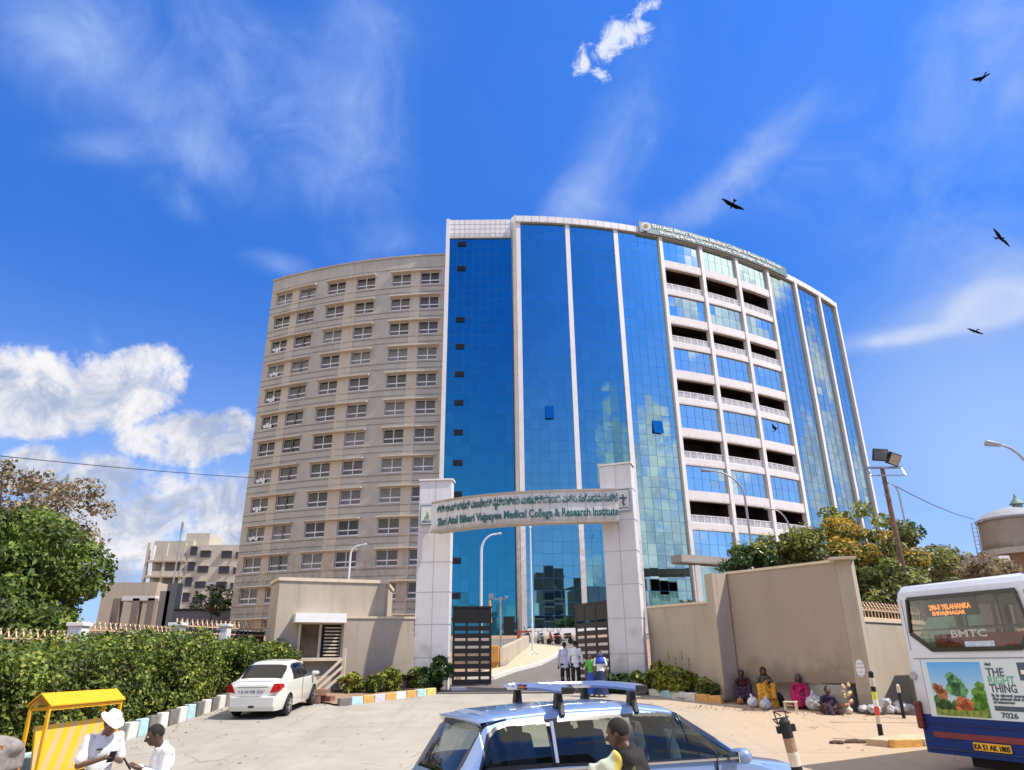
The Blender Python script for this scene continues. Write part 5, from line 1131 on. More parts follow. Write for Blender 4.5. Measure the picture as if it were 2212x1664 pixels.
# island at the right
isl = MB(); isl.prism([(7.45, 17.35), (7.75, 17.0), (14, 17.55), (14, 19.2), (8.3, 18.1)], .3, .3)
raised('traffic_island', [(7.75, 17.35), (8.1, 17.1), (16, 18.3), (16, 19.0), (8.3, 17.75)], .13, mat('worn island top', (.48, .36, .26), .9, var=.25, vscale=2))
for i in range(5):
    x = 8.15 + i * .8; y = 17.12 + (x - 8.1) * .152; kerbstone(x + .35, y, -1.57 + .15, [3, 1, 3, 1, 3][i], 'worn kerb stones of the right island', f'worn kerb stone of the small island before the bus, {ordw[i]} from the left', (1.0, 1.6, .45))
rb = MB()
for k in range(9): rb.ball((7.5 + rng.random() * .7 - .5 * (k > 5), 17.5 + rng.random() * .4, hz(17.5) + .03), (.07 + .1 * rng.random(), .07, .05), 6, 4)
tag(rb.build('rubble', mat('dark rubble', (.09, .05, .04), .9, var=.5, vscale=5)), 'dark rubble scattered at the left tip of the small island', 'rubble', kind='stuff')
# ================================================================ vehicles
def paint(name, col, metal=.0, rough=.28, coat=1.0):
    m = mat(name, col, rough, metal, var=.03, vscale=1.5, coat=coat); return m
def ptin(x, z, poly):
    c = False; n = len(poly); j = n - 1
    for i in range(n):
        xi, zi = poly[i]; xj, zj = poly[j]
        if (zi > z) != (zj > z) and x < (xj - xi) * (z - zi) / (zj - zi) + xi: c = not c
        j = i
    return c
def lerpk(K, x):
    return float(np.interp(x, [k[0] for k in K], [k[1] for k in K]))
def smoothk(K, n=400):
    xs = np.linspace(K[0][0], K[-1][0], n); ys = np.interp(xs, [k[0] for k in K], [k[1] for k in K]); w = max(3, n // 45)
    ker = np.hanning(w); ker /= ker.sum(); yp = np.convolve(np.pad(ys, w // 2, mode='edge'), ker, 'same')[w // 2: w // 2 + n]; yp[0] = ys[0]; yp[-1] = ys[-1]
    return lambda x: float(np.interp(x, xs, yp))
def car_shell(root, P, mats):
    """one smooth shell swept along the car; the glass is cut out as parts of its own"""
    L_ = P['L']; nx = P.get('nx', 260); top = smoothk(P['top']); wt = smoothk(P['wt']); wb_ = smoothk(P['w']); belt = smoothk(P['belt']); zs = P['sill']; NA, NB, NC = 24, 64, 16
    xs = np.linspace(0, L_, nx); V = []; rowsn = 2 * (NA + NB + NC) + 1
    def half(x):
        zt = top(x); w = wb_(x); b = min(belt(x), zt - .012); t = min(wt(x), w * .98); pts = []
        for i in range(NA):
            u = i / NA; z = zs + (b - zs) * u; k = 1 - .10 * (1 - u) ** 3 - .028 * u ** 3 + .0 * u; pts.append((w * k, z))
        zr = zt - P['crown'](x) if callable(P['crown']) else zt - P['crown']
        zr = max(zr, b + .004)
        for i in range(NB):
            u = i / NB; s = u; bul = .035 * math.sin(math.pi * u) * min(1, (zr - b) / .4); pts.append((w * .972 + (t - w * .972) * s + bul, b + (zr - b) * u))
        for i in range(NC + 1):
            a = math.pi / 2 * i / NC; pts.append((t * (math.cos(a) ** .62 if i < NC else 0), zr + (zt - zr) * math.sin(a) ** .8))
        return pts
    for x in xs:
        h_ = half(x); full = [(x, -y, z) for y, z in h_] + [(x, y, z) for y, z in reversed(h_[:-1])]
        V += full
    m = len(full); V = np.array(V); reg = {}
    for i in range(nx - 1):
        for j in range(m - 1):
            q = (i * m + j, (i + 1) * m + j, (i + 1) * m + j + 1, i * m + j + 1); c = V[list(q)].mean(0); jj = j if j < m // 2 else m - 2 - j
            seg = 0 if jj < NA else (1 if jj < NA + NB else 2)
            k = P['region'](c[0] - L_ / 2 * 0, c[1], c[2], seg, (jj - NA) / NB)
            if k: reg.setdefault(k, []).append(q)
    def mk(name, qs, mt, par):
        qs = np.array(qs); used, inv = np.unique(qs, return_inverse=True); VV = V[used] - np.array([L_ / 2, 0, 0]); return np_obj(name, VV, inv.reshape(qs.shape), mt, par, smooth=True)
    out = {}
    for k, qs in reg.items(): out[k] = mk(k.split('#')[0], qs, mats[k.split('#')[0]], root if k == 'body' else None)
    for k, o in out.items():
        if k != 'body': o.parent = root if not k.startswith(('trim',)) else out['body']
    # front and rear closing panels
    e = MB(); r0 = [tuple(V[j] - np.array([L_ / 2, 0, 0])) for j in range(m)]; r1 = [tuple(V[(nx - 1) * m + j] - np.array([L_ / 2, 0, 0])) for j in range(m)]
    for r_, s in ((r0, -1), (r1, 1)):
        c = (r_[0][0] + s * .05, 0, (r_[0][2] + r_[m // 2][2]) / 2)
        inner = [(p[0] + s * .045, p[1] * .8, c[2] + (p[2] - c[2]) * .75) for p in r_]
        n = m; e.add(r_ + inner + [c], [(i, i + 1, n + i + 1, n + i) for i in range(n - 1)] + [(n - 1, 0, n, 2 * n - 1)] + [(n + i, n + i + 1, 2 * n) for i in range(n - 1)] + [(2 * n - 1, n, 2 * n)])
    o = e.build('end_panel', mats['body'], out['body'], smooth=True); return out, V
def wheel(root, x, y, r, w, z, rim=CHROME):
    t = MB(); s = 1 if y > 0 else -1
    t.lathe([(r * .66, -w / 2), (r * .94, -w / 2), (r, -w / 2 + .03), (r, w / 2 - .03), (r * .94, w / 2), (r * .66, w / 2)], n=28, axis='y')
    o = t.build('wheel', RUBBER, root, smooth=40.0, loc=(x, y, z)); m = MB(); yy = s * w * .36
    m.lathe([(r * .66, yy - .02), (r * .66, yy + .02)], n=28, axis='y'); m.lathe([(r * .16, yy - .03), (r * .14, yy + s * .045)], n=12, axis='y')
    for k in range(7): a = 2 * math.pi * k / 7; m.bar((0, yy + s * .03, 0), (math.cos(a) * r * .64, yy + s * .03, math.sin(a) * r * .64), .05, .03)
    m.build('rim', rim, o, smooth=30.0); return o
def arch(x, y, z, X, Z, R_): return math.hypot(x - X, z - Z) < R_ and abs(y) > .5

# ---- pale blue people carrier in front
SUVP = mat('pale metallic blue paint', (.21, .32, .57), .36, .3, var=.03, vscale=1.2, coat=1.0)
def lined(m, inner=(.02, .02, .022)):
    # painted outside, dark trim on the inside of the shell
    t = m.node_tree; b = t.nodes['Principled BSDF']; g = t.nodes.new('ShaderNodeNewGeometry'); o = t.nodes['Material Output']; d = t.nodes.new('ShaderNodeBsdfDiffuse'); d.inputs[0].default_value = (*inner, 1)
    ms = t.nodes.new('ShaderNodeMixShader'); t.links.new(g.outputs['Backfacing'], ms.inputs[0]); t.links.new(b.outputs[0], ms.inputs[1]); t.links.new(d.outputs[0], ms.inputs[2]); t.links.new(ms.outputs[0], o.inputs[0])
lined(SUVP)
TRIMB = mat('black window trim', (.008, .008, .01), .3, var=0, coat=.5)
SG = glass('tinted side glass', (.66, .72, .66), .045)
SGR = glass('dark rear glass', (.40, .44, .42), .06)
CABIN = mat('grey cabin trim', (.035, .035, .04), .8, var=.2)
SEATM = mat('grey blue seat cloth', (.10, .12, .16), .9, var=.3, vscale=8)
suv = thing('people_carrier', 'pale metallic blue people carrier with a silver roof rack passing in the foreground', 'car', (1.30, 9.96, hz(9.96) + .03), R(24.5)); suv.scale = (1.12, 1, 1.01)
qwin = [(.30, 1.17), (.40, 1.20), (1.05, 1.20), (1.05, 1.575), (.62, 1.565), (.50, 1.53), (.42, 1.46)]
rwin = [(1.11, 1.19), (1.98, 1.17), (1.93, 1.60), (1.11, 1.585)]
fwin = [(2.07, 1.165), (3.20, 1.13), (3.28, 1.16), (2.62, 1.585), (2.03, 1.61)]
def suv_region(x, y, z, seg, u):
    for X in (.86, 3.62):
        if arch(x, y, z, X, .33, .385): return None
    if seg == 0 and .05 < x < 4.4 and z > 1.155 * 0 + 9: return 'body'
    if seg >= 1 and z > 1.1:
        if .045 < x < .42 and abs(y) < .69 + .0 and seg == 2: return 'rear_window' if (.07 < x < .36 and abs(y) < .64) else 'trim'
        if seg == 2 and 2.62 < x < 3.50 and abs(y) < .70: return 'windscreen' if abs(y) < .645 and 2.68 < x < 3.44 else 'trim'
        if seg == 1 or u > 1:
            for nm, w in (('window#q', qwin), ('window#r', rwin), ('window#f', fwin)):
                if ptin(x, z, w): return nm + ('L' if y > 0 else 'R')
            big = [(.27, 1.15), (1.04, 1.15), (3.42, 1.09), (3.50, 1.12), (2.66, 1.635), (2.0, 1.64), (1.05, 1.615), (.55, 1.60), (.40, 1.50)]
            if ptin(x, z, big) and seg == 1: return 'trim'
    return 'body'
P = dict(L=4.55, sill=.26, top=[(0, .72), (.03, 1.02), (.06, 1.10), (.40, 1.665), (.5, 1.70), (1.3, 1.755), (2.1, 1.765), (2.6, 1.70), (3.05, 1.42), (3.5, 1.13), (3.6, 1.09), (4.15, 1.01), (4.42, .90), (4.55, .62)],
         w=[(0, .76), (.12, .84), (.4, .87), (2.2, .88), (3.8, .87), (4.25, .80), (4.45, .68), (4.55, .55)], wt=[(0, .72), (.1, .70), (.45, .64), (2.2, .65), (2.7, .65), (3.3, .72), (3.6, .76), (4.2, .70), (4.55, .48)],
         belt=[(0, 1.0), (.3, 1.16), (1.2, 1.155), (3.3, 1.09), (3.6, 1.03), (4.55, .70)], crown=lambda x: .085 if .35 < x < 2.7 else .05, region=suv_region, nx=520)
allw = {'body': SUVP, 'trim': TRIMB, 'window': SG, 'rear_window': SGR, 'windscreen': SG}
parts_, _ = car_shell(suv, P, allw)
for k, (x, w) in enumerate(((.86, 1), (3.62, 1))):
    for y in (-.76, .76): wheel(suv, x - 2.275, y, .33, .2, .33)
m = MB()   # floor and inner arches
m.box((0, 0, .35), (4.0, 1.5, .12)); m.box((-.0, 0, .62), (4.1, 1.3, .5)); m.build('floor', CABIN, suv)
seatp = MB(); seatp.box((0, 0, .13), (.5, .5, .2)); seatp.box((-.24, 0, .45), (.16, .5, .62), rot=Matrix.Rotation(R(-12), 3, 'Y')); seatp.box((-.33, 0, .84), (.10, .27, .2), rot=Matrix.Rotation(R(-12), 3, 'Y'))
sm_ = None
for x, y in ((.62, -.36), (.62, .36), (-.28, -.36), (-.28, .36), (-1.12, -.36), (-1.12, .36)):
    if sm_ is None: sm_ = seatp.build('seat', SEATM, suv, bevel=.04, loc=(x, y, .72))
    else: c = sm_.copy(); COL.objects.link(c); c.location = (x, y, .72)
d = MB(); d.box((1.22, 0, .95), (.35, 1.4, .26)); d.build('dashboard', CABIN, suv, bevel=.04)
d = MB()
for k in range(20):
    a, b = 2 * math.pi * k / 20, 2 * math.pi * (k + 1) / 20; d.bar((1.0 - .06 * math.sin(a), -.36 + .18 * math.cos(a), 1.06 + .17 * math.sin(a)), (1.0 - .06 * math.sin(b), -.36 + .18 * math.cos(b), 1.06 + .17 * math.sin(b)), .028)
d.bar((1.0, -.53, 1.06), (1.0, -.19, 1.06), .03); d.build('steering_wheel', CABIN, suv)
d = MB(); d.box((.62, -.0, 1.50), (.05, .24, .07)); d.build('rear_view_mirror', CABIN, suv)
for sy in (-1, 1):
    d = MB(); d.cap((.98, sy * .93, 1.14), (.98, sy * 1.05, 1.15), .09, .085, 12); d.bar((1.02, sy * .80, 1.10), (1.0, sy * .95, 1.12), .07, .05); d.box((.895, sy * .99, 1.145), (.01, .17, .11), mi=1)
    d.build('wing_mirror', [SUVP, mat('mirror face', (.75, .8, .8), .05, 1, var=0)], suv, smooth=40.0)
    d = MB(); d.bar((-2.02, sy * .874, 1.145), (1.0, sy * .868, 1.11), .022, .022); d.build('belt_moulding', CHROME, suv)
    d = MB()
    for x, z0 in ((-1.20, 1.12), (-.27, 1.12), (.74, 1.10)): d.box((x, sy * .874, .72), (.012, .02, .82))
    d.build('door_gap', TRIMB, suv)
    for x in (-.42, .55): d = MB(); d.cap((x, sy * .885, .98), (x + .18, sy * .885, .98), .018, .018, 8); d.build('door_handle', SUVP, suv)
    d = MB(); d.box((-1.185, sy * .80, 1.40), (.035, .016, .42), rot=Matrix.Rotation(sy * R(17), 3, 'X')); d.build('door_strip', CHROME, suv)
    d = MB(); d.box((-2.2, sy * .72, .80), (.12, .14, .30), taper=.8); d.build('tail_lamp', REDP, suv, bevel=.03)
    d = MB(); d.cap((2.05, sy * .55, .82), (1.85, sy * .74, .86), .09, .06, 10); d.build('headlight', glass('headlamp glass', (.8, .85, .9), .3), suv)
d = MB()   # rear spoiler lip
for i in range(12):
    y0, y1 = -.66 + i * .11, -.66 + (i + 1) * .11; f = lambda y: (-2.03 + .10 * (y / .66) ** 4, 1.655 - .05 * (y / .66) ** 4)
    a, b = f(y0), f(y1)
    V_ = [(a[0] + .30, y0, a[1] + .035), (a[0], y0, a[1]), (a[0] + .02, y0, a[1] - .04), (b[0] + .30, y1, b[1] + .035), (b[0], y1, b[1]), (b[0] + .02, y1, b[1] - .04)]
    d.add(V_, [(3, 4, 1, 0), (4, 5, 2, 1), (5, 3, 0, 2)])
d.build('spoiler', SUVP, suv, smooth=True)
d = MB(); d.box((-2.27, 0, .50), (.12, 1.5, .3)); d.build('rear_bumper', SUVP, suv, bevel=.05)
d = MB(); d.box((-2.36, 0, .78), (.02, .5, .12)); np0 = d.build('number_plate', WHITE, suv)
RACK = mat('brushed silver rack', (.66, .70, .80), .25, .85, var=.06)
for xb_ in (-1.02, -.12):
    d = MB(); n = 14
    for i in range(n):
        y0, y1 = -.80 + i * 1.6 / n, -.80 + (i + 1) * 1.6 / n; zf = lambda y: 1.905 + .02 * (1 - (y / .8) ** 2); pr = [(-.07, 0), (-.045, .045), (.02, .052), (.075, .015), (.07, -.02), (-.045, -.03)]
        A_ = [(xb_ + p[0], y0, zf(y0) + p[1]) for p in pr]; B_ = [(xb_ + p[0], y1, zf(y1) + p[1]) for p in pr]
        d.add(A_ + B_, [(k, (k + 1) % 6, 6 + (k + 1) % 6, 6 + k) for k in range(6)] + ([(5, 4, 3, 2, 1, 0)] if i == 0 else []) + ([tuple(range(6, 12))] if i == n - 1 else []))
    rk = d.build('roof_bar', RACK, suv, smooth=35.0)
    d = MB()
    for sy in (-1, 1): d.box((xb_, sy * .81, 1.91), (.13, .05, .075)); 
    d.build('bar_end', TRIMB, rk, bevel=.01)
    if xb_ < -.5: d = MB(); d.box((xb_ - .04, .28, 1.925), (.055, .26, .058)); d.build('bar_badge', TRIMB, rk); d = MB(); d.box((xb_ - .071, .24, 1.925), (.004, .10, .03)); d.build('badge_orange', mat('orange badge', (.6, .12, .03), .4, var=0), rk)
    for sy in (-1, 1): d = MB(); d.box((xb_, sy * .57, 1.81), (.10, .10, .17), taper=.7); d.box((xb_, sy * .645, 1.71), (.06, .03, .16), rot=Matrix.Rotation(sy * R(25), 3, 'X')); d.build('rack_foot', TRIMB, suv, bevel=.012)
# long silver rail on the far side joining the two bars
d = MB(); d.box((-.48, .60, 1.945), (1.45, .12, .045), taper=.9); d.build('rack_rail', RACK, suv, bevel=.02)

# ---- white saloon on the left
WP = mat('pearl white paint', (.72, .73, .68), .25, .0, var=.02, coat=1.0); lined(WP)
DG = glass('saloon window glass', (.30, .34, .32), .05)
sal = thing('saloon_car', 'white saloon car parked by the hedge, seen from behind', 'car', (-7.55, 25.0, 0), 0)
a, b = og(617, 1546), og(672, 1526); hd = math.atan2(b.y - a.y, b.x - a.x - .12)
def sal_region(x, y, z, seg, u):
    for X in (.80, 3.16):
        if arch(x, y, z, X, .29, .345): return None
    if seg >= 1 and z > .9:
        if seg == 2 and .50 < x < 1.12 and abs(y) < .66: return 'rear_window' if .56 < x < 1.06 and abs(y) < .62 - (.2 * max(0, x - .9)) else 'body'
        if seg == 2 and 2.42 < x < 3.02 and abs(y) < .64: return 'windscreen'
        for nm, w in (('window#r', [(1.10, .99), (1.86, .97), (1.86, 1.36), (1.50, 1.37), (1.30, 1.30)]), ('window#f', [(1.94, .97), (2.80, .94), (2.30, 1.33), (1.94, 1.365)])):
            if seg == 1 and ptin(x, z, w): return nm + ('L' if y > 0 else 'R')
        if seg == 1 and ptin(x, z, [(1.02, .965), (2.92, .93), (2.34, 1.37), (1.9, 1.40), (1.45, 1.40), (1.25, 1.34)]): return 'trim'
    return 'body'
P2_ = dict(L=3.995, sill=.22, top=[(0, .62), (.03, .92), (.10, .985), (.50, 1.015), (1.06, 1.40), (1.4, 1.475), (2.0, 1.49), (2.4, 1.42), (3.0, 1.02), (3.1, .98), (3.7, .88), (3.93, .76), (3.995, .55)],
           w=[(0, .70), (.1, .79), (.5, .84), (2.0, .845), (3.3, .83), (3.75, .76), (3.995, .55)], wt=[(0, .60), (.3, .68), (.6, .66), (1.2, .58), (2.3, .60), (3.0, .68), (3.6, .66), (3.995, .45)],
           belt=[(0, .86), (.5, .955), (1.2, .955), (3.0, .90), (3.995, .62)], crown=lambda x: .08 if 1.1 < x < 2.4 else .06, region=sal_region, nx=380)
car_shell(sal, P2_, {'body': WP, 'trim': TRIMB, 'window': DG, 'rear_window': DG, 'windscreen': DG})
for x in (.80, 3.16):
    for y in (-.74, .74): wheel(sal, x - 1.9975, y, .29, .18, .29, mat('silver rim', (.55, .53, .52), .35, .7, var=.05) if x < 1 and y < 0 else CHROME)
m = MB(); m.box((0, 0, .40), (3.6, 1.4, .35)); m.box((-.1, 0, .72), (2.6, 1.3, .3)); m.box((.5, .3, .95), (.2, .4, .5)); m.box((.5, -.3, .95), (.2, .4, .5)); m.box((-.6, 0, .95), (.2, 1.1, .4)); m.build('cabin', CABIN, sal)
for sy in (-1, 1):
    d = MB(); d.add([(-2.02, sy * .50, .70), (-2.02, sy * .74, .74), (-1.98, sy * .775, .86), (-2.0, sy * .72, .96), (-2.02, sy * .60, .94), (-1.78, sy * .845, .84), (-1.80, sy * .83, .93)], [(0, 1, 2, 3, 4), (1, 5, 6, 3), (1, 2, 3)]); d.v = [(v[0] - .03, v[1] * 1.012, v[2]) for v in d.v]; d.build('tail_lamp', REDP, sal, smooth=30.0)
    d = MB(); d.cap((.90, sy * .86, .99), (.90, sy * .98, 1.0), .07, .06, 10); d.build('wing_mirror', WP, sal, smooth=True)
    d = MB()
    for x in (-.1, .95): d.box((x, sy * .842, .62), (.01, .012, .62))
    d.build('door_gap', mat('door gap', (.12, .12, .11), .8, var=0), sal)
d = MB(); d.box((-2.055, .02, .74), (.02, .62, .19)); npl = d.build('number_plate', WHITE, sal)
INK = mat('plate ink', (.02, .03, .06), .5, var=0)
text('lettering', 'KA 04 MR 5247', .12, INK, npl, .002, 'CENTER', xf=lambda v: (-2.067 - v.z, .02 - v.x, .70 + v.y))
d = MB(); d.box((-2.05, 0, .86), (.03, .9, .03)); d.build('boot_trim', CHROME, sal)
d = MB(); d.box((-2.055, -.0, .34), (.03, .16, .06)); d.build('fog_lamp', TRIMB, sal)
d = MB(); d.box((-2.0, 0, .46), (.12, 1.34, .34)); d.build('bumper', WP, sal, bevel=.05)
rot = Matrix.Rotation(hd, 3, 'Z'); off = rot @ Vector((.80 - 1.9975, -.74, 0)); sal.location = (a.x - off.x, a.y - off.y, hz(24.3)); sal.rotation_euler = (0, -math.atan(.071), hd)

# ---- city bus at the right edge
bus = thing('city_bus', 'white and blue city bus seen from behind with a landscape advertisement', 'bus', (0, 0, 0), 0)
pL, pR = at(1995, 1624, 13.6), Vector((.6475 * 12.28 + .0, 12.28, 0)); pL2 = Vector((pL.x, pL.y)); pdir = Vector((.42, -.907)); bw_ = 2.5; BH0, BH1 = pL.z, 3.60
W_ = streaky('bus white paint', (.62, .66, .77), (.40, .41, .45), rough=.32, amt=.4, bump=.04, scale=1.2); BL = mat('bus deep blue paint', (.010, .030, .16), .6, var=.1, spec=.2); RS = mat('bus dull red stripe', (.17, .02, .03), .5, var=.15)
# local frame: x across the rear from the left edge, y into the bus, z up
BSC = 1.08; bus.scale = (BSC,) * 3; bus.location = (pL2.x * BSC, pL2.y * BSC, -.188); bus.rotation_euler = (0, 0, math.atan2(pdir.y, pdir.x)); zg = hz(12.8)
def rsec(inset, z0, z1):       # bus outline with softened corners
    r = .16; P_ = []
    for cx_, cy_, a0 in ((r, r, math.pi), (bw_ - r, r, 1.5 * math.pi), (bw_ - r, 11 - r, 0), (r, 11 - r, math.pi / 2)):
        for k in range(6): a = a0 + math.pi / 2 * k / 5; P_.append((cx_ + (r - inset) * math.cos(a), cy_ + (r - inset) * math.sin(a)))
    return P_
def shellb(rings, m, nm):
    d = MB(); n = 24; 
    for inset, z in rings: d.v += [(x, y, z) for x, y in rsec(inset, 0, 0)]
    fs = [(i * n + k, i * n + (k + 1) % n, (i + 1) * n + (k + 1) % n, (i + 1) * n + k) for i in range(len(rings) - 1) for k in range(n)]; d.f = fs + [tuple(range(n - 1, -1, -1)), tuple(range((len(rings) - 1) * n, len(rings) * n))]; d.m = [0] * len(d.f)
    return d.build(nm, m, bus, smooth=40.0)
zb1 = 1.44
shellb([(0, BH0), (-.0, BH0 + .02), (0, zb1)], BL, 'lower_body')
# upper body: hollow where the rear window is, so one can look into it
up = MB(); y0 = 0
wl_, wr_, wz0, wz1 = .22, 2.28, 2.47, 3.33
n = 24; rings = [(0, zb1), (0, wz0), (0, wz1), (.03, 3.46), (.10, 3.55), (.22, 3.60)]
sec = [rsec(i_, 0, 0) for i_, _ in rings]
for i in range(len(rings) - 1):
    for k in range(n):
        a, b = sec[i][k], sec[i][(k + 1) % n]; c, e = sec[i + 1][(k + 1) % n], sec[i + 1][k]
        if i == 1 and k in (5, 11, 17, 23): continue      # rear face strip is built round the opening
        up.quad((*a, rings[i][1]), (*b, rings[i][1]), (*c, rings[i + 1][1]), (*e, rings[i + 1][1]))
up.add([(x, y, 3.60) for x, y in sec[-1]], [tuple(range(n))])
wp = [(.30, 3.33), (2.22, 3.33), (2.30, 2.75), (2.10, 2.47), (.60, 2.47), (.24, 2.75)]   # window outline on the rear
outer = [(.16, wz0), (.16, wz1), (bw_ - .16, wz1), (bw_ - .16, wz0)]
up.add([(.16, 0, wz0), (.60, 0, wz0), (.24, 0, 2.75), (.30, 0, wz1), (.16, 0, wz1)], [(0, 1, 2, 3, 4)]); up.add([(bw_ - .16, 0, wz0), (2.10, 0, wz0), (2.30, 0, 2.75), (2.22, 0, wz1), (bw_ - .16, 0, wz1)], [(4, 3, 2, 1, 0)])
ub = up.build('upper_body', W_, bus, smooth=40.0)
gs = MB(); gs.add([(x, -.012, z) for x, z in wp], [tuple(range(6))]); gs.build('rear_window', glass('bus rear glass', (.72, .70, .64), .045), bus)
gs = MB()
for i in range(6):
    a, b = wp[i], wp[(i + 1) % 6]; gs.bar((a[0], -.02, a[1]), (b[0], -.02, b[1]), .03, .07)
gs.build('window_rubber', TRIMB, bus)
it = MB(); it.box((1.25, 5, 2.3), (2.3, 9.5, .05)); it.build('cabin_floor', CABIN, bus)
it = MB(); it.box((1.25, .75, 2.56), (2.1, .3, .35)); it.build('rear_seat', mat('red bus seat', (.45, .06, .08), .7, var=.2), bus, bevel=.05)
it = MB()
for x in (.5, 1.15, 1.75): it.tube([(x, 1.2, 2.3), (x, 1.2, 3.4)], .022, 6)
it.bar((.15, 1.2, 2.86), (2.35, 1.2, 2.86), .035); it.bar((.15, .1, 2.80), (2.35, .1, 2.80), .03); it.build('grab_rail', TRIMB, bus)
# side windows cut dark
sw = MB()
for s_ in (0, 1): sw.quad((bw_ * s_, .16, wz0), (bw_ * s_, 10.84, wz0), (bw_ * s_, 10.84, wz1), (bw_ * s_, .16, wz1))
sw.quad((.16, 11, wz0), (bw_ - .16, 11, wz0), (bw_ - .16, 11, wz1), (.16, 11, wz1))
pw2 = MB()
for s_ in (0, 1):
    for k in range(8): pw2.box((bw_ * s_, .25 + k * 1.5, (wz0 + wz1) / 2), (.07, .14, wz1 - wz0))
pw2.box((bw_ / 2, 11, (wz0 + wz1) / 2), (.1, .08, wz1 - wz0)); pw2.build('window_pillar', TRIMB, bus)
sw.build('side_window', glass('bus side glass', (.62, .62, .55), .05), bus)
db = MB(); db.box((1.02, .10, 3.16), (.92, .08, .30)); dbo = db.build('destination_display', BLACK, bus)
LED = bpy.data.materials.new('amber display'); LED.use_nodes = True; b_ = LED.node_tree.nodes['Principled BSDF']; b_.inputs['Base Color'].default_value = (.8, .25, .03, 1); b_.inputs['Emission Color'].default_value = (1, .32, .05, 1); b_.inputs['Emission Strength'].default_value = 1.1
text('display_text', '290-E YELAHANKA', .12, LED, dbo, .003, 'CENTER', xf=lambda v: (1.02 + v.x * .75, .05 - v.z, 3.12 + v.y), bold=.004)
text('display_text', 'SHIVAJINAGAR', .09, LED, dbo, .003, 'CENTER', xf=lambda v: (.98 + v.x, .05 - v.z, 3.03 + v.y), bold=.003)
PK = mat('grey decal', (.45, .43, .42), .5, var=0)
text('window_decal', 'BMTC', .16, PK, bus, .002, 'CENTER', xf=lambda v: (1.30 + v.x * 1.5, -.02 - v.z, 2.66 + v.y), bold=.004)
db = MB(); db.box((1.45, -.022, 2.545), (.5, .008, .09)); db.build('window_sticker', mat('pale blue sticker', (.45, .55, .68), .5, var=.3, vscale=20), bus)
# panel seams, lamps, lower parts
sm2 = MB()
for z in (2.33,): sm2.box((bw_ / 2, -.004, z), (bw_ - .35, .008, .012))
for x in (.30, bw_ - .3): sm2.box((x, -.004, 1.9), (.012, .008, .86))
for x in (.16, bw_ - .16): sm2.box((x, -.002, 2.9), (.01, .008, .86))
sm2.build('panel_seam', mat('seam grey', (.2, .2, .22), .7, var=0), bus)
rs = MB(); rs.box((bw_ / 2 + .05, -.006, 1.13), (bw_ - .45, .012, .09)); rs.build('stripe', RS, bus)
bn = MB(); bn.box((bw_ / 2, -.012, .92), (bw_ - .3, .02, .02)); bn.box((bw_ / 2, -.01, 1.30), (bw_ - .3, .02, .012)); bn.build('bumper_line', mat('bumper navy', (.008, .02, .09), .4, var=0), bus)
for x in (.09, bw_ - .09):
    d = MB(); d.box((x, -.02, 1.42), (.13, .09, .44)); d.build('tail_lamp', mat('dark red lamp', (.12, .015, .012), .25, var=.3), bus, bevel=.03)
    d = MB(); d.lathe([(.065, -.03), (.065, .0)], (x + .02, 0, 2.05), 16, axis='y'); d.build('marker_lamp', mat('grey lamp disc', (.35, .36, .40), .3, var=.1), bus)
for y in (2.4, 8.6):
    for x in (.12, bw_ - .12): d = MB(); d.lathe([(.3, -.14), (.5, -.13), (.5, .13), (.3, .14)], (0, 0, 0), 24, axis='x'); d.build('wheel', RUBBER, bus, smooth=40.0, loc=(x, y, zg + .52 + .1))
d = MB(); d.box((bw_ / 2, 5.5, .9), (2.2, 9.8, .25)); d.box((bw_ / 2, .8, .78), (1.5, .6, .3)); d.build('chassis', BLACK, bus)
d = MB(); d.box((1.25, -.02, 1.005), (.60, .02, .115)); npb = d.build('number_plate', mat('yellow plate', (.75, .42, .03), .5, var=.08), bus)
text('lettering', 'KA 51 AK 1805', .105, BLACK, npb, .003, 'CENTER', xf=lambda v: (1.25 + v.x * .85, -.036 - v.z, .967 + v.y), bold=.003)
# advertisement: pale board, landscape picture, words
ad = MB(); ad.box((1.32, -.008, 1.86), (2.02, .012, .90)); ado = ad.build('advert_board', mat('advert pale board', (.58, .66, .72), .5, var=.03), bus)
def px_(x0, z0, x1, z1, m, d=.016, nm='picture'): q = MB(); q.box(((x0 + x1) / 2, -d, (z0 + z1) / 2), (x1 - x0, .006, z1 - z0)); return q.build(nm, m, ado)
SKYP = bpy.data.materials.new('picture sky'); SKYP.use_nodes = True; t = SKYP.node_tree; b_ = t.nodes['Principled BSDF']; b_.inputs['Roughness'].default_value = .4
tcn = t.nodes.new('ShaderNodeTexCoord'); sx_ = t.nodes.new('ShaderNodeSeparateXYZ'); t.links.new(tcn.outputs['Generated'], sx_.inputs[0]); cr = t.nodes.new('ShaderNodeValToRGB'); t.links.new(sx_.outputs[2], cr.inputs[0]); cr.color_ramp.elements[0].color = (.62, .72, .62, 1); cr.color_ramp.elements[1].color = (.08, .38, .85, 1); t.links.new(cr.outputs[0], b_.inputs['Base Color'])
px_(.42, 1.43, 1.36, 2.27, SKYP)
g3 = np.random.default_rng(3)
def blobs(nm, cs, m, d):
    q = MB()
    for (x, z, r) in cs:
        k = 14; o = [(x + r * (1 + .16 * math.sin(5 * a + x * 30)) * math.cos(a), -d, z + r * (.9 + .14 * math.sin(4 * a + z * 20)) * math.sin(a)) for a in np.linspace(0, 2 * math.pi, k, endpoint=False)]
        o = [(min(max(p[0], .425), 1.355), p[1], min(max(p[2], 1.435), 2.265)) for p in o]; q.add(o, [tuple(range(k - 1, -1, -1))])
    q.build(nm, m, ado)
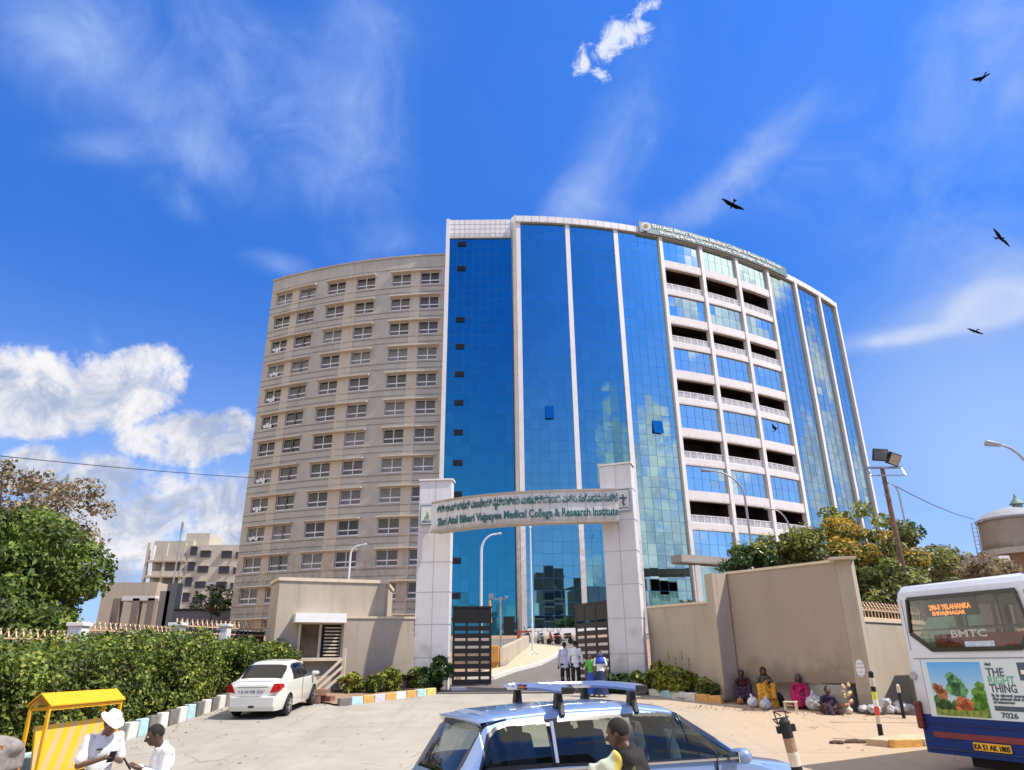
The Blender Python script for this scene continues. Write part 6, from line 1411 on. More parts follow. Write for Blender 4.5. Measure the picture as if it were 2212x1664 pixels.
blobs('picture', [(.52 + .1 * i, 1.52 + .05 * (i % 2), .12) for i in range(9)] + [(.50, 1.66, .1), (.62, 1.62, .1)], mat('picture dark green', (.07, .16, .03), .5, var=.6, vscale=18), .0205)
blobs('picture', [(.86, 1.95, .13), (.82, 1.85, .13), (.92, 1.84, .14), (.80, 2.04, .08)], mat('picture tower green', (.10, .30, .12), .5, var=.7, vscale=22), .0215)
blobs('picture', [(.55, 1.84, .09), (.60, 1.77, .1), (.50, 1.88, .06)], mat('picture brick red', (.38, .14, .06), .5, var=.6, vscale=30), .0225)
blobs('picture', [(1.25, 1.78, .13), (1.28, 1.90, .08), (1.22, 1.66, .14), (1.3, 1.6, .1)], mat('picture tree green', (.10, .26, .02), .5, var=.5, vscale=16), .0235)
blobs('picture', [(.92, 1.64, .11), (1.02, 1.62, .10), (.88, 1.55, .09), (1.0, 1.54, .1)], mat('picture autumn orange', (.55, .16, .05), .5, var=.6, vscale=30), .0245)
blobs('picture', [(.48 + .11 * i, 1.475, .07) for i in range(8)], mat('picture olive', (.20, .26, .04), .5, var=.6, vscale=20), .0255)
ADK = mat('advert dark ink', (.05, .08, .12), .5, var=0); ADG = mat('advert green ink', (.12, .42, .30), .5, var=0)
def adt(s, size, x, z, m, w=None): text('lettering', s, size, m, ado, .002, 'LEFT', xf=lambda v: (x + v.x, -.018 - v.z, z + v.y), squeeze=w, bold=.003)
adt('THE', .17, 1.44, 2.06, ADK, .28); adt('RIGHT', .17, 1.44, 1.94, ADG, .42); adt('THING', .17, 1.44, 1.82, ADK, .42)
for k in range(3): adt(['It is about people,', 'the planet and more', 'of tomorrow'][k], .06, 1.44, 1.755 - k * .05, ADK, [.6, .62, .34][k])
px_(1.44, 1.55, 2.0, 1.62, ADK, nm='advert_strip'); adt('7026', .11, 1.52, 1.45, ADK, .26); px_(1.95, 2.0, 2.26, 2.26, ADK, nm='advert_tile'); px_(1.99, 2.09, 2.05, 2.15, WHITE, .021, nm='advert_tile_mark'); adt('dei', .07, 1.44, 2.215, ADK, .1)
# ================================================================ people
SK1 = mat('dark brown skin', (.085, .042, .026), .5, var=.12, vscale=12); SK2 = mat('brown skin', (.16, .08, .05), .5, var=.12, vscale=12); HAIR = mat('black hair', (.010, .009, .009), .85, var=.3, vscale=30)
SHW = mat('white cotton shirt', (.74, .75, .78), .85, var=.04, vscale=6, bump=.25, bscale=14); TRD = mat('dark trousers', (.016, .015, .02), .85, var=.2); JEANS = mat('pale blue trousers', (.22, .33, .52), .85, var=.15, vscale=9)
EYEW = mat('eye white', (.6, .58, .55), .3, var=0)
def place(x, ytop, H, lo=4, hi=90):
    f = lambda Y: at(x, ytop, Y).z - (hz(Y) + H)
    a = lo; b = hi; fa_ = f(a)
    best = min(np.arange(lo, hi, .05), key=lambda Y: abs(f(Y))); q = at(x, ytop, float(best)); return Vector((q.x, q.y, hz(q.y)))
def wrinkle(o, amp=.006, f=28.0, seed=0.0):
    # soft cloth folds pressed into a garment
    me = o.data; n = len(me.vertices); co = np.empty(n * 3, np.float32); no = np.empty(n * 3, np.float32); me.vertices.foreach_get('co', co); me.vertices.foreach_get('normal', no); co = co.reshape(-1, 3); no = no.reshape(-1, 3)
    q = co + .06 * np.sin(co[:, [1, 2, 0]] * 9 + seed); w = np.sin(q[:, 0] * f + q[:, 2] * f * .55 + seed) * np.sin(q[:, 2] * f * .5 - q[:, 1] * f * .8 + seed * 2) + .5 * np.sin(q[:, 2] * f * 1.4 + q[:, 0] * f * .7 + seed)
    co += no * (w * amp)[:, None]; me.vertices.foreach_set('co', co.ravel()); me.update(); return o
def hand(mb, w, d, side, curl=.5, r=.0095, mi=0):
    """palm, four unequal bent fingers and a thumb leaving the side of the palm"""
    w = Vector(w); d = Vector(d).normalized(); up = Vector((0, 0, 1)); lat = d.cross(up).normalized() * side; nrm = lat.cross(d).normalized() * side
    if nrm.z > 0: nrm = -nrm
    pc = w + d * .05
    mb.cap(w, w + d * .085, .024, .030, 10, mi=mi)
    for k, ln in enumerate((.066, .075, .070, .055)):
        b0 = w + d * .088 + lat * (k - 1.5) * .021; k1 = b0 + d * ln * .5 + nrm * ln * .18 * curl; k2 = k1 + d * ln * .26 + nrm * ln * .45 * curl; mb.cap(w + d * .05 + lat * (k - 1.5) * .014, b0, .012, r, 8, mi=mi); mb.cap(b0, k1, r, r * .92, 8, mi=mi); mb.cap(k1, k2, r * .92, r * .8, 8, mi=mi)
    t0 = w + d * .035 - lat * .028; t1 = t0 + d * .035 - lat * .022 + nrm * .012; mb.cap(w + d * .02, t0, .014, .012, 8, mi=mi); mb.cap(t0, t1, .0115, .0105, 8, mi=mi); mb.cap(t1, t1 + d * .028 + lat * .006 + nrm * .012, .0105, .009, 8, mi=mi)
def person(label, loc, rz, arms, legs=None, H=1.72, shirt=SHW, pants=TRD, skin=SK1, vox=.009, lean=(0, 0), head_dir=(0, .15, -.1), hair='short', group=None, sleeves='short', skirt=None, near=True, seat=None, chest=1.0):
    """one continuous body; hair and clothes are its parts. local frame faces +y"""
    o = thing('person', label, 'person', loc, rz, group); k = H / 1.72
    lx, ly = lean; pel = Vector((0, 0, .95)) if seat is None else Vector((0, 0, seat)); up = pel.z
    ch = pel + Vector((lx * .6, ly * .6, .34)); sh = pel + Vector((lx, ly, .47)); nk = sh + Vector((0, .01, .05)); hc = nk + Vector((head_dir[0] * .6, .035 + head_dir[1] * .4, .155 + min(0, head_dir[2]) * .25))
    tilt = Matrix.Rotation(-head_dir[2] * -2.0 if False else -(-head_dir[2]) * 2.2, 3, 'X') @ Matrix.Identity(3)
    yaw = Matrix.Rotation(-math.atan2(head_dir[0], max(.05, head_dir[1])), 3, 'Z'); HR = yaw @ tilt
    B = MB()
    def torso(mb, g):
        mb.ball(pel + Vector((0, 0, .03)), (.155 + g, .115 + g, .12 + g), 18, 12); mb.ball(pel.lerp(ch, .45), (.135 * chest + g, .10 + g, .16), 18, 12); mb.ball(ch, (.165 * chest + g, .115 * chest + g, .17), 18, 12); mb.ball(ch.lerp(sh, .7), (.165 * chest + g, .095 + g, .10), 18, 12)
    torso(B, 0); B.cap(sh, hc - Vector((0, .015, .05)), .058, .052, 14)
    hd_ = lambda v: hc + HR @ Vector(v)
    B.ball(hc, (.074, .094, .108), 20, 14, rot=HR); B.ball(hd_((0, .035, -.055)), (.052, .058, .058), 14, 10, rot=HR)
    B.cap(hd_((0, .085, .012)), hd_((0, .112, -.022)), .010, .017, 10); B.ball(hd_((0, .088, -.052)), (.026, .012, .011), 10, 6, rot=HR); B.ball(hd_((0, .080, .030)), (.05, .014, .012), 10, 6, rot=HR)
    for s in (-1, 1): B.ball(hd_((s * .075, -.005, -.005)), (.010, .020, .030), 8, 6, rot=HR)
    for s, key in ((-1, 'L'), (1, 'R')):
        S = sh + Vector((s * .175 * chest, 0, -.01)); e, w_, hdv = arms[key]; e, w_ = Vector(e) + Vector((0, 0, up - .95)), Vector(w_) + Vector((0, 0, up - .95)); B.ball(S, .062, 12, 8); B.cap(S, e, .050, .038, 12); B.cap(e, w_, .038, .026, 12); hand(B, w_, hdv, s if near else s)
    LG_ = legs or {'L': ((-.10, .02, .49), (-.10, -.01, .08), (0, .2, 0)), 'R': ((.10, .03, .49), (.11, .02, .08), (0, .2, 0))}
    for s, key in ((-1, 'L'), (1, 'R')):
        hp = pel + Vector((s * .09, 0, -.02)); kn, an, fd = LG_[key]; B.cap(hp, kn, .082, .056, 14); B.cap(kn, an, .055, .036, 12); B.ball(Vector(kn).lerp(Vector(an), .3) - Vector((0, .012, 0)), (.055, .06, .11), 10, 8); fdv = Vector(fd).normalized(); B.cap(Vector(an) + Vector((0, 0, -.045)) - fdv * .03, Vector(an) + fdv * .16 + Vector((0, 0, -.055)), .036, .028, 10)
    ex = MB()
    for s in (-1, 1): ex.ball(hd_((s * .030, .083, .012)), .0125, 8, 6, mi=1); ex.ball(hd_((s * .030, .0935, .012)), .0055, 6, 4, mi=2)
    body = solid(B, vox, [skin, EYEW, HAIR], 'body', o, 3, ex if near else None)
    g = .018; S_ = MB()                                # shirt follows the torso and ends at neck, cuff and hem
    torso(S_, g); hem = pel + Vector((0, 0, -.10)); S_.ball(hem, (.165 + g, .125 + g, .08), 16, 8); S_.cap(sh - Vector((0, 0, .01)), nk - Vector((0, 0, .005)), .075, .062, 14)
    for s, key in ((-1, 'L'), (1, 'R')):
        Sx = sh + Vector((s * .172 * chest, 0, -.01)); e, w_, _ = arms[key]; e, w_ = Vector(e) + Vector((0, 0, up - .95)), Vector(w_) + Vector((0, 0, up - .95)); S_.ball(Sx, .076, 12, 8)
        if sleeves == 'short': S_.cap(Sx, Sx.lerp(e, .78), .066, .068, 12)
        else: S_.cap(Sx, e, .064, .053, 12); S_.cap(e, e.lerp(w_, .85), .052, .042, 12)
    so_ = wrinkle(solid(S_, max(vox, .012), [shirt], 'shirt', o, 4), .0055, 30, loc[0])
    if shirt is SHW or sleeves == 'short':
        c = MB(); 
        for s in (-1, 1): c.cap(nk + Vector((s * .05, -.02, .015)), nk + Vector((s * .03, .085, -.03)), .014, .012, 8)
        c.build('collar', shirt, so_, smooth=True)
    if skirt is None:
        T_ = MB(); T_.ball(pel + Vector((0, 0, .0)), (.165, .125, .11), 16, 10)
        for s, key in ((-1, 'L'), (1, 'R')):
            hp = pel + Vector((s * .09, 0, -.02)); kn, an, fd = LG_[key]; T_.cap(hp, kn, .096, .076, 14); T_.cap(kn, Vector(an) + Vector((0, 0, .02)), .074, .066, 12)
        wrinkle(solid(T_, max(vox, .012), [pants], 'trousers', o, 3), .005, 24, loc[1])
        F_ = MB()
        for key in ('L', 'R'): kn, an, fd = LG_[key]; fdv = Vector(fd).normalized(); F_.cap(Vector(an) + Vector((0, 0, -.035)) - fdv * .035, Vector(an) + fdv * .18 + Vector((0, 0, -.045)), .046, .038, 12)
        F_.build('shoes', mat('black shoes', (.012, .01, .01), .4, var=0), o, smooth=True)
    else: skirt(o, pel)
    Hm = MB()
    if hair != 'none':
        Hm.ball(hd_((0, -.014, .022)), (.083, .098, .100), 18, 12, rot=HR)
        ho = solid(Hm, .012, [HAIR], 'hair', o, 1)
        # keep the face free
        bm = bmesh.new(); bm.from_mesh(ho.data); inv = HR.transposed(); dl = [v for v in bm.verts if (inv @ (v.co - hc)).y > .045 and (inv @ (v.co - hc)).z < .062 or (inv @ (v.co - hc)).z < -.035]
        bmesh.ops.delete(bm, geom=dl, context='VERTS'); bm.to_mesh(ho.data); bm.free()
        if hair == 'bun': m = MB(); m.ball(hd_((0, -.11, -.01)), (.045, .04, .045), 12, 8); m.build('hair_bun', HAIR, ho, smooth=True)
    o.scale = (k, k, k); return o, hc, HR
FWD = (0, 1, 0)
ph_arms = {'L': ((-.24, .02, 1.14), (-.06, .24, 1.20), (.45, .8, .25)), 'R': ((.25, .03, 1.13), (.09, .26, 1.20), (-.35, .85, .3))}
# traffic officer
q = place(236, 1527, 1.79, 8, 14)
off_, hc, HR = person('traffic officer in white shirt and white slouch hat looking down at a phone', q, R(-131), ph_arms, H=1.74, vox=.0075, head_dir=(0.0, .22, -.16), hair='short', lean=(0, .02), chest=1.0, skin=SK2)
hat = MB(); rings = [(.175, -.028), (.165, -.012), (.11, .0), (.098, .02), (.097, .07), (.085, .105), (.05, .12), (.004, .118)]
hat.lathe(rings, (0, 0, 0), 36); hat.v = [(x * .84, y * .95, z * .9 + (.035 * abs(x) / .17 if math.hypot(x, y) > .12 else 0)) for x, y, z in hat.v]
HT = HR @ Matrix.Rotation(R(-14), 3, 'Y') @ Matrix.Rotation(R(-8), 3, 'X')
hat.v = [tuple(hc + HR @ Vector((0, -.005, .05)) + HT @ Vector(v)) for v in hat.v]; ho = hat.build('hat', mat('white hat cloth', (.78, .79, .78), .8, var=.03), off_, smooth=50.0)
bt = MB(); bt.lathe([(.163, -.03), (.168, .03)], (0, 0, .90), 28); bt.v = [(x, y * .78, z) for x, y, z in bt.v]; bt.build('belt', mat('dark belt', (.05, .015, .012), .5, var=.1), off_, smooth=40.0)
nb = MB(); nb.box((.08, .152, 1.30), (.07, .01, .018)); nb.build('name_badge', BLACK, off_)
def phone(loc, rz, label, dz=1.25, d=.37):
    f = Matrix.Rotation(rz, 3, 'Z') @ Vector((.015, d, dz)); b = MB(); b.box((0, 0, 0), (.075, .012, .15)); b.box((0, -.0065, 0), (.066, .002, .138), mi=1); o = b.build('phone', [BLACK, mat('phone screen', (.08, .10, .13), .1, var=0)], bevel=.004, loc=Vector(loc) + f); o.rotation_euler = (R(-35), 0, rz); tag(o, label, 'phone')
phone(q, R(-131), 'dark phone in the hands of the traffic officer', 1.245, .385)
q2 = place(364, 1556, 1.70, 8, 14)
person('bare headed man in white shirt holding a phone in both hands', q2, R(128), {'L': ((-.24, .03, 1.14), (-.07, .23, 1.24), (.4, .8, .35)), 'R': ((.25, .02, 1.15), (.06, .25, 1.25), (-.3, .85, .4))}, H=1.68, vox=.0075, head_dir=(0, .2, -.15), pants=JEANS, sleeves='long', chest=1.05)
phone(q2, R(128), 'dark phone in the hands of the bare headed man', 1.27, .37)
# passer-by close to the camera
q3 = place(1342, 1549, 1.86, 4.5, 8.5)
BLK = mat('black shirt', (.012, .011, .012), .85, var=.2)
person('dark haired bearded person in a black top passing in front of the pale blue car', (q3.x + .08, q3.y, q3.z), R(70), {'L': ((-.25, .05, 1.14), (-.10, .26, 1.10), (.3, .9, 0)), 'R': ((.26, .02, 1.13), (.10, .27, 1.08), (-.3, .9, .0))}, H=1.86, vox=.0075, head_dir=(0, .18, -.13), shirt=BLK, skin=SK1, sleeves='long', chest=1.1)
cb = MB(); c0 = Vector((q3.x - .10, q3.y - .20, 1.52)); cb.prism([(c0.x - .24, c0.y - .03), (c0.x + .16, c0.y - .05), (c0.x + .18, c0.y + .06), (c0.x - .24, c0.y + .06)], 1.1, 1.50); cb.add([(c0.x - .24, c0.y - .03, 1.45), (c0.x + .0, c0.y - .04, 1.60), (c0.x + .16, c0.y - .05, 1.40), (c0.x - .24, c0.y + .06, 1.45), (c0.x + .0, c0.y + .06, 1.60), (c0.x + .18, c0.y + .06, 1.40)], [(0, 2, 1), (3, 4, 5), (0, 1, 4, 3), (1, 2, 5, 4), (0, 3, 5, 2)]);
YC = bpy.data.materials.new('white and yellow cloth'); YC.use_nodes = True; t = YC.node_tree; b_ = t.nodes['Principled BSDF']; b_.inputs['Roughness'].default_value = .85; tcn = t.nodes.new('ShaderNodeTexCoord'); sx_ = t.nodes.new('ShaderNodeSeparateXYZ'); t.links.new(tcn.outputs['Generated'], sx_.inputs[0]); cr = t.nodes.new('ShaderNodeValToRGB'); t.links.new(sx_.outputs[0], cr.inputs[0])
cr.color_ramp.interpolation = 'CONSTANT'; e_ = cr.color_ramp.elements; e_[0].color = (.50, .56, .46, 1); e_[1].position = .52; e_[1].color = (.62, .50, .10, 1); e = e_.new(.72); e.color = (.60, .58, .20, 1); e = e_.new(.86); e.color = (.10, .10, .04, 1); t.links.new(cr.outputs[0], b_.inputs['Base Color'])
tag(wrinkle(solid(cb, .014, [YC], 'cloth_bundle', None, 6), .008, 26), 'pale grey and yellow cloth bundle held by the dark haired passer-by', 'bundle')
# people walking in through the gate
wl = lambda a: {'L': ((-.10, a, .50), (-.10, -a * .8, .09), FWD), 'R': ((.10, -a * .3, .49), (.10, -a * 1.6, .10), FWD)}
hang = {'L': ((-.25, 0, 1.15), (-.25, .07, .90), (0, .1, -1)), 'R': ((.25, 0, 1.15), (.26, .05, .90), (0, .1, -1))}
g1 = place(1219, 1388, 1.70, 24, 40); g2 = place(1240, 1386, 1.72, 24, 40)
LAV = mat('lavender white shirt', (.50, .52, .68), .85, var=.05)
person('man in lavender white shirt and black trousers walking in, left of two', g1, R(5), hang, wl(.12), 1.70, LAV, TRD, SK2, vox=.016, head_dir=(0, .1, 0), near=False, sleeves='long')
person('man in bright white shirt and black trousers walking in, right of two', (g2.x, g2.y - .3, hz(g2.y)), R(-8), hang, wl(-.12), 1.72, SHW, TRD, SK2, vox=.016, head_dir=(0, .1, 0), near=False, sleeves='long')
def skirt_of(m, r=.22, zt=.98, r1=.30):
    def f(o, pel):
        s = MB(); n = 28; pr = [(.16, zt), (.2, zt - .15), (r, .5), (r1, .08)]
        for rr, z in pr:
            for k in range(n): a = 2 * math.pi * k / n; q = rr * (1 + .07 * math.sin(a * 7 + z * 3) * (1 - z)); s.v.append((math.cos(a) * q, math.sin(a) * q * .8, z))
        s.f = [(i * n + k, i * n + (k + 1) % n, (i + 1) * n + (k + 1) % n, (i + 1) * n + k) for i in range(3) for k in range(n)]; s.m = [0] * len(s.f); s.build('skirt', m, o, smooth=True)
    return f
GRN = mat('bright green cloth', (.08, .38, .06), .85, var=.2, vscale=8); BLU = mat('royal blue cloth', (.03, .08, .42), .85, var=.25, vscale=8); NAVY = mat('navy cloth', (.015, .03, .10), .85, var=.2)
g3_ = place(1275, 1412, 1.40, 24, 34); person('short person in bright green top and royal blue skirt beside the right gate leaf', g3_, R(150), hang, None, 1.38, GRN, BLU, SK2, vox=.016, head_dir=(0, .1, 0), near=False, skirt=skirt_of(BLU))
g4 = place(1295, 1406, 1.50, 24, 34); person('person in white top with a blue scarf and navy skirt beside the right gate leaf', g4, R(170), hang, None, 1.48, SHW, NAVY, SK2, vox=.016, head_dir=(0, .1, 0), near=False, skirt=skirt_of(NAVY))
sc = MB(); sc.lathe([(.12, .02), (.15, -.02), (.17, -.10), (.19, -.2)], (g4.x, g4.y, g4.z + 1.27), 16); sc.ball((g4.x, g4.y, g4.z + 1.37), (.105, .12, .12)); tag(sc.build('scarf', BLU, smooth=True), 'royal blue scarf over the head and shoulders of the person in white by the gate', 'scarf')
# people by the glass doors and scooters
def scooter(loc, rz, label, m):
    t = thing('scooter', label, 'scooter', loc, rz, 'scooters parked before the glass front')
    b = MB(); b.cap((-.45, 0, .55), (-.05, 0, .50), .16, .10, 10); b.bar((-.1, 0, .3), (.3, 0, .28), .28, .06); b.cap((.35, 0, .3), (.48, 0, .85), .15, .08, 10); b.build('body', m, t, smooth=True)
    s = MB(); s.cap((-.5, 0, .74), (.0, 0, .72), .08, .07, 8); s.build('seat', BLACK, t, smooth=True)
    h_ = MB(); h_.bar((.46, -.33, .98), (.46, .33, .98), .04); h_.bar((.46, .28, .98), (.42, .34, 1.2), .02); h_.bar((.46, -.28, .98), (.42, -.34, 1.2), .02); h_.ball((.42, .34, 1.22), .055); h_.ball((.42, -.34, 1.22), .055); h_.build('handlebar', BLACK, t)
    for x in (-.5, .62): w_ = MB(); w_.lathe([(.14, -.04), (.22, -.05), (.22, .05), (.14, .04)], (x, 0, .22), 18, axis='y'); w_.build('wheel', RUBBER, t)
    return t
sc_m = [mat('scooter black', (.02, .02, .02), .3, var=0, coat=1), mat('scooter grey', (.2, .2, .22), .3, var=0, coat=1), mat('scooter maroon', (.12, .01, .01), .3, var=0, coat=1)]
for k, px in enumerate((1141, 1168, 1198, 1220)):
    z = og(px, 1392); scooter((z.x, min(z.y, 62), hz(min(z.y, 62))), R(80 + 25 * k), ['black scooter nearest the white strip left of the drive', 'grey scooter second from the left before the glass doors', 'maroon scooter third from the left before the glass doors', 'black scooter right of the others, behind the walking men'][k], sc_m[[0, 1, 2, 0][k]])
# ---- people sitting in the shade of the big wall
def seated(label, px, ytop, H, shirt, sk, m2, rz, hair='bun', skin=SK1, veil=None, near=5):
    q = place(px, ytop, H, 20, 27); dr_ = max(0, H - .95); q.z += H - .95; H = .95; o = thing('person', label, 'person', q, rz); B = MB()
    pel = Vector((0, 0, .24)); ch = Vector((0, .05, .50)); sh = Vector((0, .09, .64)); hc = Vector((0, .13, .80)) + Vector((0, 0, H - .93))
    def tor(mb, g): mb.ball(pel, (.19 + g, .16 + g, .16), 14, 10); mb.ball(ch, (.15 + g, .12 + g, .2), 14, 10); mb.ball(sh, (.17 + g, .09 + g, .08), 14, 10)
    tor(B, 0); B.cap(sh, hc, .05, .05, 10); B.ball(hc, (.078, .095, .11), 16, 12); B.ball(hc + Vector((0, .09, -.015)), (.018, .03, .022), 8, 6)
    for s in (-1, 1): B.cap((s * .17, .09, .62), (s * .25, .18, .42), .045, .036, 10); B.cap((s * .25, .18, .42), (s * .12, .38, .42), .036, .026, 10); hand(B, (s * .12, .38, .42), (-s * .5, .8, -.2), s)
    for s in (-1, 1): B.cap((s * .1, .02, .2), (s * .2, .36, .42), .085, .06, 10); B.cap((s * .2, .36, .42), (s * .14, .46, .08), .055, .035, 10); B.cap((s * .14, .44, .05), (s * .15, .60, .035), .036, .028, 8)
    solid(B, .012, [skin], 'body', o, 2)
    S_ = MB(); tor(S_, .02)
    for s in (-1, 1): S_.ball((s * .17, .09, .62), .06, 10, 8); S_.cap((s * .17, .09, .62), (s * .235, .165, .47), .056, .05, 10)
    wrinkle(solid(S_, .014, [shirt], 'blouse', o, 3), .006, 34)
    K = MB(); K.ball((0, .02, .18), (.25, .22, .19), 16, 10)
    for s in (-1, 1): K.cap((s * .1, .02, .22), (s * .2, .36, .42), .11, .09, 12); K.cap((s * .2, .36, .42), (s * .16, .47, .10), .09, .10, 12)
    K.ball((0, .30, .28), (.2, .2, .15), 14, 10); K.ball((0, .34, .12), (.28, .22, .11), 14, 10)
    if dr_ > .05: K.cap((-.12, .34, .15), (-.14, .4, -dr_ + .03), .15, .17, 12); K.cap((.12, .34, .15), (.14, .4, -dr_ + .03), .15, .17, 12); K.ball((0, .1, .0), (.26, .26, .2), 14, 10)
    wrinkle(solid(K, .014, [sk], 'sari', o, 4), .010, 32, px)
    Hm = MB(); Hm.ball(hc + Vector((0, -.02, .02)), (.086, .098, .105), 16, 10); Hm.ball(hc + Vector((0, -.11, -.02)), .045, 10, 8); Hm.build('hair', HAIR, o, smooth=True)
    if veil:
        v = MB(); v.ball(hc + Vector((0, -.03, .025)), (.105, .115, .12), 16, 10); v.cap(hc + Vector((0, -.06, -.05)), (0, -.02, .42), .10, .20, 14); wrinkle(solid(v, .014, [veil], 'head_cloth', o, 3), .007, 30, px)
    if m2: v = MB(); v.cap((-.15, .06, .64), (.12, .20, .34), .065, .09, 12); v.cap((.12, .2, .34), (.1, .42, .40), .09, .08, 12); v.cap((.10, .42, .4), (.02, .52, .1), .08, .10, 12); wrinkle(solid(v, .014, [m2], 'drape', o, 3), .010, 36, px)
    return o
OR = mat('golden yellow sari', (.55, .27, .02), .85, var=.45, vscale=14); MG = mat('magenta sari', (.42, .01, .10), .8, var=.45, vscale=9); MR = mat('dark maroon cloth', (.05, .012, .015), .9, var=.4, vscale=9); GY = mat('grey patterned cloth', (.08, .07, .065), .9, var=.6, vscale=22); PUR = mat('dark purple cloth', (.035, .02, .05), .9, var=.3)
seated('person in very dark clothes sitting in the shade beside the lattice gate', 1601, 1446, .97, MR, PUR, None, R(160))
seated('woman in patterned top and golden yellow sari sitting in the middle against the wall', 1646, 1441, 1.12, GY, OR, OR, R(170), veil=MR)
seated('woman in magenta sari with a grey cloth over her head sitting on the right', 1722, 1456, .93, MG, MG, MG, R(160), veil=GY)
seated('hunched person in black clothing sitting at the right end beside the pale stone block', 1783, 1481, .72, PUR, MR, PUR, R(170))
# stool, bags, bundles
st = thing('stool', 'low pale wooden stool between the two women at the wall', 'stool', (8.03, 22.5, hz(22.5)), R(-30)); m = MB(); m.box((0, 0, .27), (.36, .3, .035)); m.build('seat', CREAM, st)
for x in (-.15, .15):
    for y in (-.12, .12): m = MB(); m.box((x, y, .13), (.035, .035, .26)); m.build('leg', CREAM, st)
PLW = glass('white plastic film', (.75, .75, .78), .3); PLW = mat('white plastic bag', (.62, .63, .68), .35, var=.25, vscale=14, bump=.8, bscale=20)
def bag(px, py, s, label, m, seed):
    q = og(px, py); g = random.Random(seed); b = MB()
    b.ball((0, 0, s * .42), (s * .5, s * .45, s * .45), 14, 10); b.cap((0, 0, s * .7), (g.uniform(-.05, .05), 0, s * 1.05), s * .16, s * .09, 8); b.ball((s * .2, .05, s * .3), s * .36, 12, 8)
    o = solid(b, .016, [m], 'bag', None, 2); g2 = np.random.default_rng(seed); n = len(o.data.vertices); co = np.empty(n * 3, np.float32); o.data.vertices.foreach_get('co', co); co = co.reshape(-1, 3); co += (np.sin(co[:, [1, 2, 0]] * 47 + seed) * np.sin(co[:, [2, 0, 1]] * 31)) * s * .035; o.data.vertices.foreach_set('co', co.ravel()); o.location = q; tag(o, label, 'bag'); return o
bag(1628, 1528, .34, 'white plastic bag with a pinkish tint in front of the dark seated person', PLW, 1); bag(1655, 1533, .34, 'lavender white plastic bag leaning by the yellow sari', mat('lavender plastic', (.45, .44, .58), .4, var=.3, vscale=14), 2)
bag(1612, 1512, .36, 'pale sack behind the white bags on the left', mat('pale sack cloth', (.33, .36, .38), .8, var=.3, vscale=9), 3); bag(1762, 1536, .5, 'bulging grey white sack to the right of the magenta sari', mat('grey sack cloth', (.40, .40, .42), .8, var=.3, vscale=9), 4)
bag(1600, 1522, .22, 'small orange and brown bundle at the left end of the sitting row', mat('orange brown bundle', (.35, .15, .05), .8, var=.6, vscale=14), 5); bag(1836, 1543, .2, 'small cream pot like bundle beside the end pier', CREAM, 6)
bag(1680, 1524, .44, 'dark round bundle behind the low stool', mat('dark bundle', (.03, .035, .03), .9, var=.4), 7)
pl_ = MB(); q = og(1811, 1540); pl_.box((0, .38, .36), (.55, .3, .72)); o = pl_.build('stone_block', mat('pale stone block', (.36, .34, .31), .9, var=.15, vscale=4, bump=.2), bevel=.02, loc=q); o.rotation_euler = (0, 0, -.7); tag(o, 'upright pale stone block under the right end of the large wall', 'stone block')
fp_ = MB(); q = og(1833, 1540)
for k in range(18): a = rng.random() * 6.3; fp_.ball((q.x + .1 * math.cos(a), q.y + .1 * math.sin(a) - .1, q.z + .1 + .75 * rng.random()), (.05, .04, .05), 6, 4, mi=k % 2)
tag(fp_.build('hanging_cloth', [mat('peach rag', (.60, .32, .18), .8, var=.3), mat('yellow rag', (.60, .55, .30), .8, var=.3)]), 'peach and yellow rags hung beside the pale stone block', 'cloth')
# heap of white sacks beside the post
hp = MB(); q = og(1915, 1543); g = random.Random(4)
for k in range(20): hp.ball((g.uniform(-.62, .62), g.uniform(-.2, .3), .08 + .26 * g.random() * (1 - abs(k % 7 - 3) / 5)), (.16, .13, .10), 10, 7)
hpo = solid(hp, .02, [mat('grey white plastic heap', (.42, .42, .45), .45, var=.5, vscale=9, bump=.9, bscale=16)], 'plastic_heap', None, 1); n = len(hpo.data.vertices); co = np.empty(n * 3, np.float32); hpo.data.vertices.foreach_get('co', co); co = co.reshape(-1, 3); co += np.sin(co[:, [1, 2, 0]] * 41) * np.sin(co[:, [2, 0, 1]] * 29) * .02; hpo.data.vertices.foreach_set('co', co.ravel()); hpo.location = q
tag(hpo, 'low heap of crumpled white plastic against the shaded foot of the side wall', 'rubbish heap')
# ---- street things
ban = [(0, .36, 0), (.36, .46, 1), (.46, .62, 0), (.62, .80, 2), (.80, 1.0, 3)]
def banded_post(nm, label, loc, h_, r, bands, top=True, tilt=0.0, cat='post'):
    t = thing(nm, label, cat, loc); t.rotation_euler = (0, tilt, 0)
    for a, b, m in bands: p = MB(); p.lathe([(r, a * h_), (r, b * h_)], n=16); p.build('band', m, t, smooth=30.0)
    c = MB(); c.lathe([(r * 1.0, h_), (r * 1.05, h_ + .02), (r * .5, h_ + .05), (.004, h_ + .06)], n=16); c.build('cap', bands[-1][2], t, smooth=30.0); return t
FY = mat('fluorescent yellow band', (.62, .68, .08), .4, var=.1); RB_ = mat('red band', (.62, .07, .03), .4, var=.15); CW = mat('scuffed cream band', (.58, .52, .44), .6, var=.25, vscale=12)
q = og(1905, 1600); banded_post('marker_post', 'striped marker post with red, white and yellow bands at the tip of the small island', q, 1.42, .055, [(0, .24, BLACK), (.24, .30, CW), (.30, .37, CW), (.37, .50, RB_), (.50, .60, WHITE), (.60, .72, FY), (.72, .80, BLACK), (.80, .93, CW), (.93, 1, BLACK)], tilt=0.02)
q = og(1953, 1552); banded_post('bollard', 'slim black bollard with a pale top before the dark shaded wall by the bus', q, .80, .045, [(0, .8, BLACK), (.8, 1, CW)])
